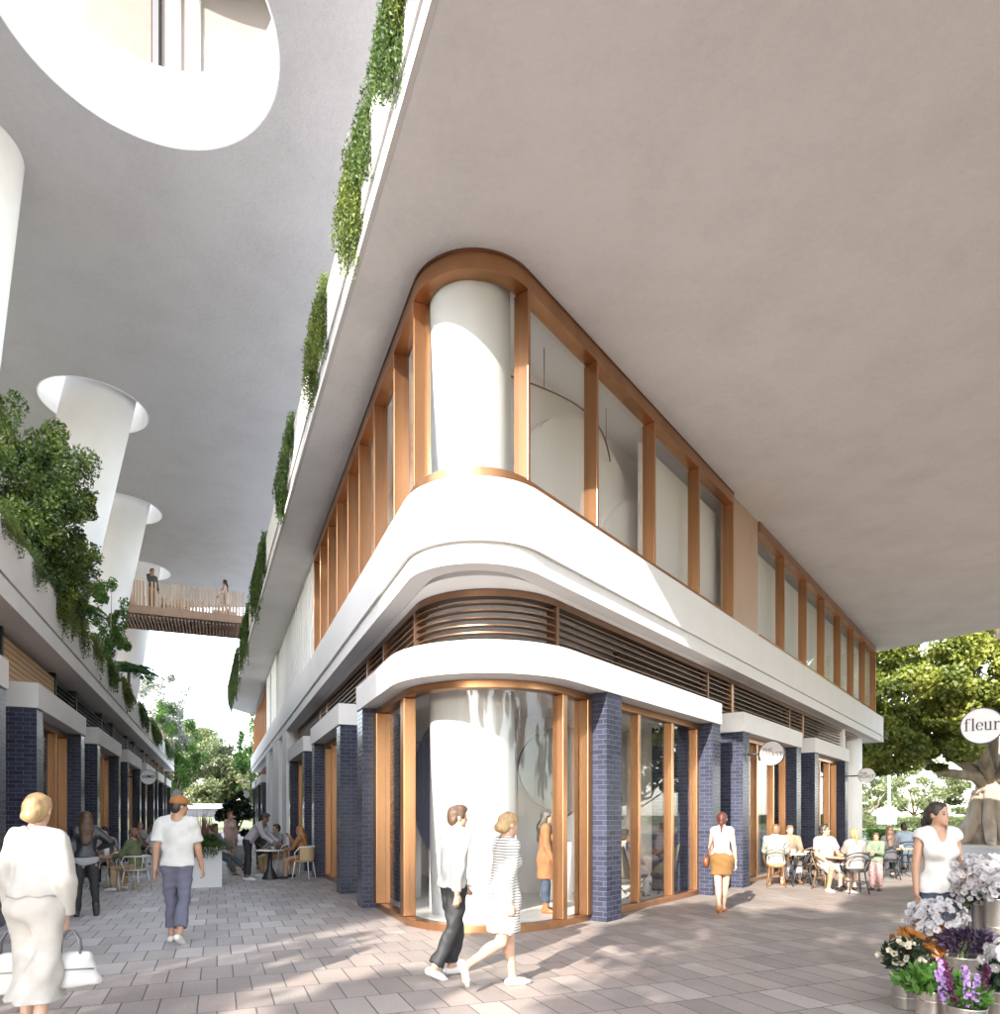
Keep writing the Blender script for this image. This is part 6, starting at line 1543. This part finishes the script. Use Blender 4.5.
tree('potted_tree', 'dark leafy potted tree beyond the waiter', (-9.0, 23.2, 0.5), 1.85, (0.62, 0.6, 0.75), L_DARK, 2600, 24, 0.16, 0.03, seed=15, cz=1.1, nb=8, cr=(0.2, 0.35), kinds='plant', low=-1)

# ------------------------------------------------------------------ bags carried
def handbag(label, pos, ax, mat, w=0.34, h=0.24, d=0.13, hand=None):
    # pos: top centre of the bag; ax: direction along its length
    t = thing('handbag', label, 'handbag', tuple(pos), math.atan2(ax[1], ax[0]))
    ops = [ell(V3(0, 0, -h*0.55), V3(w*0.5, d*0.5, h*0.5), None, 0.02), cone(V3(-w*0.42, 0, -h*0.9), V3(w*0.42, 0, -h*0.9), d*0.5, d*0.5, 0.04), cone(V3(-w*0.32, 0, -h*0.12), V3(w*0.32, 0, -h*0.12), d*0.22, d*0.22, 0.06), cut(V3(0, 0, -h), (0, 0, -1))]
    link_mesh('bag_body', sdf_mesh('bag_body', ops, 0.01, 0.003, 4), mat, t)
    mb = MB(); mb.tube([(-w*0.46, -d*0.3, -h*0.5), (-w*0.2, -d*0.52, -h*0.46), (w*0.2, -d*0.52, -h*0.46), (w*0.46, -d*0.3, -h*0.5)], 0.006, 6); mb.build('seam', pm('bag_seam', (0.16, 0.15, 0.15), 0.6), t, world=False, uv=False)
    for sy in (-1, 1):
        mb = MB(); mb.tube([(-w*0.2, sy*d*0.22, -h*0.08), (-w*0.17, sy*d*0.16, 0.09), (-0.02, 0.008*sy, 0.155), (0.02, 0.008*sy, 0.155), (w*0.17, sy*d*0.16, 0.09), (w*0.2, sy*d*0.22, -h*0.08)], 0.009, 8); mb.build('handle', pm('bag_handle', (0.12, 0.115, 0.125), 0.5), t, world=False, uv=False)
    return t
def hand_of(key, side):
    i = PEOPLE[key]; shd, el, wr, du, df, sg = i['arm'][side]
    return to_world(i, wr+df*0.105*i['s'])
hr = hand_of('cream', 'R'); hlft = hand_of('cream', 'L')
ax = unit(V3(0.9, 0.42, 0))
handbag('pale grey leather handbag with dark handles in the right hand of the woman in cream', hr+Vector((0.03, 0.0, -0.165)), (0.94, 0.34), pm('pale_bag', (0.42, 0.41, 0.395), 0.45, 0, 0.05), 0.34, 0.24, 0.13)
handbag('cream leather tote in the left hand of the woman in cream', hlft+Vector((-0.02, 0.0, -0.165)), (0.94, 0.34), pm('cream_bag', (0.50, 0.455, 0.40), 0.45, 0, 0.05), 0.34, 0.28, 0.13)
i = PEOPLE['mini']; sp = to_world(i, i['S']-i['R'][:, 0]*0.15*i['s']); hp_ = to_world(i, i['P']+V3(-0.25, 0.02, 0.02))
t = thing('shoulder_bag', 'red brown leather shoulder bag on a thin strap against the tan skirt', 'bag', tuple(hp_), i['rz'])
link_mesh('bag_body', sdf_mesh('bag_body', [ell(V3(0, 0, -0.08), V3(0.055, 0.11, 0.11), None, 0.02), cut(V3(0, 0, 0.0), (0, 0, 1))], 0.011), L_BROWN, t)
dz = sp.z-hp_.z
mb = MB(); mb.tube([(0.0, 0.08, -0.03), (0.10, 0.05, dz*0.6), (0.13, 0.0, dz+0.035), (0.10, -0.06, dz*0.6), (0.0, -0.08, -0.03)], 0.007, 6); mb.build('strap', L_BROWN, t, world=False, uv=False)

# ------------------------------------------------------------------ round signs on brackets
M_SIGNW = pm('sign_face', (0.50, 0.475, 0.47), 0.4, 0, 0.02); M_SIGN_SHADE = pm('sign_face_shade', (0.76, 0.75, 0.745), 0.4, 0, 0.02); M_INK = pm('sign_ink', (0.02, 0.02, 0.022), 0.5, 0, 0)  # one sign white: darkened for sunlit faces, lightened for shaded ones
def disc(mb, r0, r1, th, n=48):
    # disc in local x-z plane, facing -y
    pass
def sign(label, c, xa, r, bracket, text=None, serif=False, ink=M_INK, rim=True):
    # c: centre, xa: horizontal axis of the face; bracket: length back to the wall along -xa (or +)
    x = Vector((xa[0], xa[1], 0)); z = Vector((0, 0, 1)); nrm = x.cross(z)      # towards the viewer
    t = thing('round_sign', label, 'sign', tuple(c), 0, 'round shop signs')
    def cyl(name, ra, rb, d0, d1, mat, n=56):
        mb = MB(); A = []; 
        prof = [(rb, d0), (ra, d0), (ra, d1), (rb, d1)] if rb > 0 else [(0.0, d0), (ra, d0), (ra, d1), (0.0, d1)]
        m = len(prof); vs = []
        for rr, dd in prof:
            for k in range(n):
                a = 2*math.pi*k/n; p = x*(rr*math.cos(a))+z*(rr*math.sin(a))+nrm*dd; vs.append(tuple(p))
        fs = [(i*n+k, i*n+(k+1) % n, ((i+1) % m)*n+(k+1) % n, ((i+1) % m)*n+k) for i in range(m if rb > 0 else m-1) for k in range(n)]
        mb.add(vs, fs); return mb.build(name, mat, t, world=False, uv=False)
    cyl('sign_face', r*0.955, 0, -0.035, 0.035, M_SIGNW if ink is not M_INK or serif else M_SIGN_SHADE); cyl('rim', r, r*0.956, -0.042, 0.042, M_DARKM)
    mb = MB(); sg = -1 if bracket > 0 else 1; L = abs(bracket)
    a = x*(sg*(r+0.002)); b = x*(sg*L)
    mb.tube([a, b], 0.022, 8); mb.build('bracket', M_DARKM if rim else M_CWHITE, t, world=False, uv=False)
    mb = MB(); q = [(b+nrm*0.05-x*sg*0.012), (b-nrm*0.05-x*sg*0.012), (b-nrm*0.05+x*sg*0.0), (b+nrm*0.05)]
    pts = [(v.x, v.y) for v in q]; mb.hexa(pts, pts, -0.16, 0.16); mb.build('wall_plate', M_DARKM, t, world=False, uv=False)
    M = Matrix((( x.x, 0, nrm.x, 0), (x.y, 0, nrm.y, 0), (0, 1, 0, 0), (0, 0, 0, 1)))
    if text and not serif:
        for line, size, dx, dy, off in text:
            cu = bpy.data.curves.new('lettering', 'FONT'); cu.body = line; cu.size = size; cu.align_x = 'CENTER'; cu.align_y = 'CENTER'; cu.extrude = 0.003; cu.offset = off
            ob = bpy.data.objects.new('lettering_source', cu); me = bpy.data.meshes.new_from_object(ob); bpy.data.objects.remove(ob)
            me.transform(Matrix.Translation(Vector(nrm)*0.0395) @ M @ Matrix.Translation((dx, dy, 0))); me.materials.clear()
            link_mesh('lettering', me, ink, t)
    if serif:
        mb = MB()
        for quad in serif:
            vs = [tuple(M @ Vector((px, py, 0.0395))) for px, py in quad]+[tuple(M @ Vector((px, py, 0.036))) for px, py in quad]
            k = len(quad); mb.add(vs, [tuple(range(k)), tuple(range(2*k-1, k-1, -1))]+[(i, (i+1) % k, k+(i+1) % k, k+i) for i in range(k)])
        mb.build('lettering', ink, t, world=False, uv=False)
    return t
# 'fleur' in a bold serif, from strokes of changing width
def fleur(S):
    Q = []
    def bar(x0, x1, y0, y1): Q.append([(x0, y0), (x1, y0), (x1, y1), (x0, y1)])
    def stroke(pts, ws):
        for (a, b), (wa, wb) in zip(zip(pts[:-1], pts[1:]), zip(ws[:-1], ws[1:])):
            a, b = Vector(a), Vector(b); d = (b-a); d = d.normalized() if d.length else Vector((1, 0)); n_ = Vector((-d.y, d.x))
            Q.append([tuple(a-n_*wa/2-d*0.004), tuple(b-n_*wb/2+d*0.004), tuple(b+n_*wb/2+d*0.004), tuple(a+n_*wa/2-d*0.004)])
    def arc(cx, cy, rx, ry, a0, a1, w0, w1, n=14, thick=None):
        pts = []; ws = []
        for k in range(n+1):
            a = math.radians(a0+(a1-a0)*k/n); pts.append((cx+rx*math.cos(a), cy+ry*math.sin(a))); ws.append(w0+(w1-w0)*abs(math.cos(a)))
        stroke(pts, ws)
    st = 0.17; th = 0.055
    # f
    bar(0.12, 0.12+st, 0.05, 1.15); bar(-0.02, 0.44, 0, th); bar(-0.02, 0.42, 0.94, 1.0); arc(0.42, 1.15, 0.22, 0.27, 180, 60, th, st); Q.append([(0.47, 1.25), (0.60, 1.25), (0.60, 1.40), (0.47, 1.42)])
    # l
    x = 0.66; bar(x+0.10, x+0.10+st, 0.05, 1.45); bar(x, x+0.37, 0, th); bar(x, x+0.11, 1.40, 1.45)
    # e
    x = 1.12; arc(x+0.36, 0.5, 0.29, 0.45, 10, 325, th, st, 24); bar(x+0.10, x+0.66, 0.50, 0.555)
    # u
    x = 1.86; bar(x+0.10, x+0.10+st, 0.28, 1.0); bar(x, x+0.11, 0.95, 1.0); arc(x+0.36, 0.28, 0.19, 0.25, 180, 320, th+0.03, st); bar(x+0.55, x+0.55+st, 0.05, 1.0); bar(x+0.45, x+0.56, 0.95, 1.0); bar(x+0.55, x+0.82, 0, th)
    # r
    x = 2.76; bar(x+0.10, x+0.10+st, 0.05, 1.0); bar(x, x+0.40, 0, th); bar(x, x+0.11, 0.95, 1.0); arc(x+0.46, 0.62, 0.2, 0.34, 170, 70, th, th+0.02); Q.append([(x+0.42, 0.80), (x+0.58, 0.80), (x+0.58, 0.98), (x+0.42, 0.98)])
    w = 3.36; f = S*2*0.80/w
    return [[((px-w/2)*f, (py-0.55)*f) for px, py in q] for q in Q]
pf = at(982, 726, 7.5)
sign('oval looking white sign reading fleur with a black rim above the flower stall', pf, nR, 0.20, -0.9, None, fleur(0.20))
def wall_pt(n, d, a, t, z): return Vector((*PT(n, d, a, t), z))
roast = [('THE', 0.12, -0.095, 0.068, -0.0005), ('ROAST', 0.148, 0.0, -0.035, -0.0005)]
M_OUT = pm('sign_ink_pale', (0.13, 0.10, 0.09), 0.5, 0, 0)
sign('round white sign reading THE ROAST on the sunlit brick pier', wall_pt(nR, dR, PR+0.55, SP[0][0]+0.25, 2.94), nR, 0.265, 0.55-0.003, roast, ink=M_OUT)
sign('round white sign reading THE ROAST in front of the white end column', wall_pt(nR, dR, PR+0.62, SP[1][1]-0.22, 2.93), nR, 0.265, 0.62-0.003, roast)
sign('round white sign reading LUMO on the terrace shops', wall_pt(oB, dL, PB+0.62, 26.6+0.22, 2.93), oB, 0.26, 0.62-0.003, [('LUMO', 0.135, 0, 0.02, 0.006)])
sign('small blank round white sign at the far end of the terrace shops', wall_pt(oB, dL, PB+0.6, 45.9, 2.93), oB, 0.26, 0.6-0.003)
sign('small blank round white sign on the far right side of the alley', wall_pt(nL, dL, PL+0.6, 46.7, 2.93), oB, 0.26, -(0.6-0.003))

# ------------------------------------------------------------------ flower stall: steel buckets, each bunch a thing of its own
def bucket(label, u, Y, r, h, z0=0.0):
    x = (u-CX)/F*Y
    t = thing('flower_bucket', label, 'bucket', (x, Y, z0), 0, 'steel flower buckets')
    mb = MB(); pr = [(r*0.93, 0), (r*0.94, 0.01), (r, h-0.012), (r*1.03, h-0.006), (r*1.03, h), (r*0.985, h), (r*0.92, 0.02), (0.0, 0.02)]
    mb.lathe(pr, n=36); mb.build('pail', M_STEEL, t, world=False, uv=False)
    for zz in (0.33, 0.72):
        mb = MB(); rr = r*(0.94+0.06*zz); mb.lathe([(rr+0.001, h*zz-0.004), (rr+0.005, h*zz), (rr+0.001, h*zz+0.004)], n=36); mb.build('band', M_STEEL, t, world=False, uv=False)
    return (x, Y, z0+h)
def petals(P, Nrm, r, npet, rg, cup=0.25, wide=0.75):
    vs = []; fs = []
    for p, n_ in zip(P, Nrm):
        n_ = unit(n_); a = unit(np.cross(n_, rg.normal(size=3))); b = np.cross(n_, a); R_ = r*rg.uniform(0.75, 1.2)
        for k in range(npet):
            th = 2*math.pi*k/npet; d = a*math.cos(th)+b*math.sin(th); w = -a*math.sin(th)+b*math.cos(th); i = len(vs)
            hw = R_*wide*math.sin(math.pi/npet)*1.1
            vs += [tuple(p+d*R_*0.1), tuple(p+d*R_*0.6+w*hw+n_*R_*cup*0.8), tuple(p+d*R_*1.02+n_*R_*cup), tuple(p+d*R_*0.6-w*hw+n_*R_*cup*0.8)]
            fs.append((i, i+1, i+2, i+3))
    mb = MB(); mb.add(vs, fs, True); return mb
def flat_mat(name, c, var=0.12):
    return leaf_mat(name, [(0.2, mul(c, 1-var)), (0.6, c), (1.0, mul(c, 1+var))], 6, 0.3, 0.55)
PET_W = flat_mat('white_petals', (0.42, 0.40, 0.41), 0.16); PET_C = flat_mat('cream_petals', (0.62, 0.56, 0.42), 0.1); PET_P = flat_mat('lilac_petals', (0.42, 0.26, 0.55), 0.25); PET_M = flat_mat('magenta_petals', (0.11, 0.018, 0.07), 0.3)
LF_O = flat_mat('amber_leaves', (0.40, 0.16, 0.035), 0.3); LF_G = flat_mat('fresh_leaves', (0.07, 0.17, 0.025), 0.3); LF_D = flat_mat('deep_leaves', (0.022, 0.04, 0.018), 0.3); LF_P = flat_mat('purple_leaves', (0.035, 0.018, 0.045), 0.3); CEN = pm('flower_heart', (0.32, 0.12, 0.10), 0.7)
def bunch(label, base, spec, seed):
    # spec: list of (part, kind, centre offset, radii, count, size, mat)
    rg = np.random.default_rng(seed); t = thing('flower_bunch', label, 'flowers', base, 0, 'bunches in the steel buckets')
    mb = MB()
    for k in range(7):
        a = rg.uniform(0, 6.28); c0 = spec[0][2]; mb.tube([(0.02*math.cos(a), 0.02*math.sin(a), -0.12), (0.04*math.cos(a), 0.04*math.sin(a), 0.02), (c0[0]+0.05*math.cos(a), c0[1]+0.05*math.sin(a), c0[2])], 0.005, 5)
    mb.build('stems', pm('flower_stem', (0.08, 0.12, 0.03), 0.7), t, world=False, uv=False)
    for part, kind, c0, R, n, size, mat in spec:
        d = rg.normal(size=(n, 3)); d /= np.linalg.norm(d, axis=1)[:, None]; rr = rg.uniform(0.35, 1, n)[:, None]**0.5
        P = np.array(c0)+d*rr*np.array(R)
        if kind == 'leaf':
            leaves(part, P, size, mat, t, False, 0.45, d+np.array([0, 0, 0.3]), 0.5, seed)
        elif kind == 'spike':
            for j in range(n):
                s0 = np.array(c0)+np.array([rg.uniform(-1, 1)*R[0], rg.uniform(-1, 1)*R[1], 0]); tip = s0+np.array([(s0[0]-c0[0])*0.5+rg.uniform(-0.02, 0.02), (s0[1]-c0[1])*0.5, R[2]*rg.uniform(0.8, 1.2)])
                m = 46; q = rg.uniform(0, 1, m)[:, None]; PP = s0+(tip-s0)*q; off = rg.normal(size=(m, 3)); off[:, 2] *= 0.3; off /= np.linalg.norm(off, axis=1)[:, None]
                PP = PP+off*(size*1.1*(1-0.7*q)); petals(PP, off, size*0.8, 5, rg, 0.5, 1.0).build(part, mat, t, world=False, uv=False, recalc=False)
        else:
            nr = d*np.array([1, 1, 0.6])+np.array([-0.25, -0.75, 0.25])*(0.9 if kind == 'face' else 0.3)+rg.normal(size=(n, 3))*0.25
            mbp = petals(P, nr, size, 5 if kind != 'daisy' else 16, rg, 0.32 if kind != 'bud' else 0.9, 0.82 if kind != 'daisy' else 1.3); nf = len(mbp.f)
            if kind in ('face', 'daisy'):
                for p, q in zip(P, nr): mbp.ball(tuple(p+unit(q)*size*0.1), size*(0.13 if kind == 'face' else 0.26), 6)
            ob = mbp.build(part, mat, t, world=False, uv=False, recalc=False)
            ob.data.materials.append(CEN if kind == 'face' else pm('daisy_heart', (0.45, 0.42, 0.36), 0.8))
            mi = np.zeros(len(ob.data.polygons), 'i'); mi[nf:] = 1; ob.data.polygons.foreach_set('material_index', mi)
    return t
bA = bucket('small steel bucket at the front left of the flower stall', 905, 5.65, 0.098, 0.29)
bunch('dark foliage with cream rosebuds in the small front left bucket', bA, [('leaves', 'leaf', (0.0, 0, 0.14), (0.19, 0.15, 0.15), 420, 0.07, LF_D), ('blossoms', 'bud', (-0.03, -0.02, 0.15), (0.2, 0.15, 0.15), 34, 0.03, PET_C)], 1)
bB = bucket('steel bucket with only green leaves at the front of the stall', 932, 5.2, 0.118, 0.27)
bunch('bright green leaves without flowers in the front bucket', bB, [('leaves', 'leaf', (-0.02, 0, 0.07), (0.24, 0.14, 0.10), 330, 0.12, LF_G)], 2)
bC = bucket('steel bucket nearest the camera holding purple flower spikes', 967, 4.85, 0.122, 0.24)
bunch('lilac and deep magenta flower spikes in the nearest bucket', bC, [('leaves', 'leaf', (0, 0, 0.08), (0.16, 0.12, 0.10), 160, 0.09, LF_G), ('lilac_spikes', 'spike', (-0.01, -0.02, 0.02), (0.12, 0.06, 0.26), 5, 0.02, PET_P), ('magenta_spikes', 'spike', (0.02, 0.03, 0.04), (0.12, 0.06, 0.24), 6, 0.018, PET_M)], 3)
bD = bucket('steel bucket at the right edge holding white daisies', 1003, 5.05, 0.12, 0.30)
bunch('white daisies over dark leaves at the right edge of the stall', bD, [('leaves', 'leaf', (0, 0, 0.12), (0.15, 0.13, 0.12), 300, 0.08, LF_D), ('blossoms', 'daisy', (-0.03, -0.04, 0.24), (0.17, 0.12, 0.13), 40, 0.042, PET_W)], 4)
bE = bucket('steel bucket with orchids and amber leaves below the hand of the florist', 931, 5.85, 0.115, 0.34)
bunch('white orchids above amber leaves below the hand of the florist', bE, [('amber_leaves', 'leaf', (-0.05, 0, 0.18), (0.27, 0.18, 0.14), 190, 0.13, LF_O), ('blossoms', 'face', (0.02, -0.03, 0.38), (0.26, 0.16, 0.17), 190, 0.031, PET_W)], 5)
bF = bucket('dark shaded steel bucket of purple foliage in the middle of the stall', 962, 5.6, 0.125, 0.44)
bunch('dark purple foliage in the middle of the stall', bF, [('leaves', 'leaf', (0.05, 0, 0.13), (0.26, 0.16, 0.11), 620, 0.05, LF_P)], 6)
cr = thing('wooden_crate', 'dark wooden crate raising the back bucket of the stall', 'crate', (4.74, 6.75, 0)); mb = MB()
for k in range(4): mb.box(-0.22, 0.22, -0.2, 0.2, 0.005+k*0.11, 0.105+k*0.11)
mb.build('crate_boards', pm('dark_oak', (0.11, 0.075, 0.05), 0.7, 0, 0.2), cr, world=False)
mb = MB(); mb.box(-0.225, -0.195, -0.205, -0.2, 0, 0.445); mb.box(0.195, 0.225, -0.205, -0.2, 0, 0.445); mb.build('corner_batten', MATS['dark_oak'], cr, world=False)
bG = bucket('small steel bucket standing on the crate at the back', 969, 6.72, 0.075, 0.23, 0.446)
bunch('small green leafy bunch in the bucket on the crate', bG, [('leaves', 'leaf', (-0.02, 0, 0.08), (0.16, 0.12, 0.10), 260, 0.08, LF_G)], 7)
bH = bucket('tall slim steel vase at the back of the stall', 982, 6.15, 0.085, 0.80)
bunch('big spray of white orchids with arching dark stems in the tall vase', bH, [('leaves', 'leaf', (0, 0, 0.03), (0.16, 0.12, 0.06), 80, 0.10, LF_D), ('blossoms', 'face', (0.02, 0, 0.20), (0.30, 0.22, 0.25), 260, 0.033, PET_W)], 8)
bI = bucket('tallest steel vase at the right edge of the stall', 997, 5.9, 0.095, 0.88)
bunch('white orchid spray spilling out of the tallest vase', bI, [('leaves', 'leaf', (0, 0, 0.03), (0.14, 0.12, 0.06), 60, 0.10, LF_D), ('blossoms', 'face', (0.05, 0, 0.12), (0.22, 0.18, 0.16), 100, 0.033, PET_W)], 9)
# stall post that carries the fleur sign, just beyond the frame
ps = thing('sign_post', 'black steel post carrying the fleur sign', 'post', (pf.x+nR[0]*0.92, pf.y+nR[1]*0.92, 0)); mb = MB(); mb.lathe([(0.12, 0), (0.12, 0.02), (0.035, 0.03), (0.035, 3.0)], n=16); mb.build('post', M_DARKM, ps, world=False); mb = MB(); mb.lathe([(0.05, 3.001), (0.0, 3.06)], n=16); mb.build('finial', M_DARKM, ps, world=False)
# thin white mast on the lawn
ms = thing('flag_mast', 'thin white mast with a pale box at its foot on the lawn', 'mast', (33.2, 58, 0)); mb = MB(); mb.lathe([(0.14, 0), (0.11, 6), (0.07, 11)], n=12); mb.build('mast', M_RIM, ms, world=False); mb = MB(); mb.box(-0.9, 0.5, -0.3, 0.3, 0.8, 2.2); mb.build('box', M_RIM, ms, world=False, bevel=0.03)
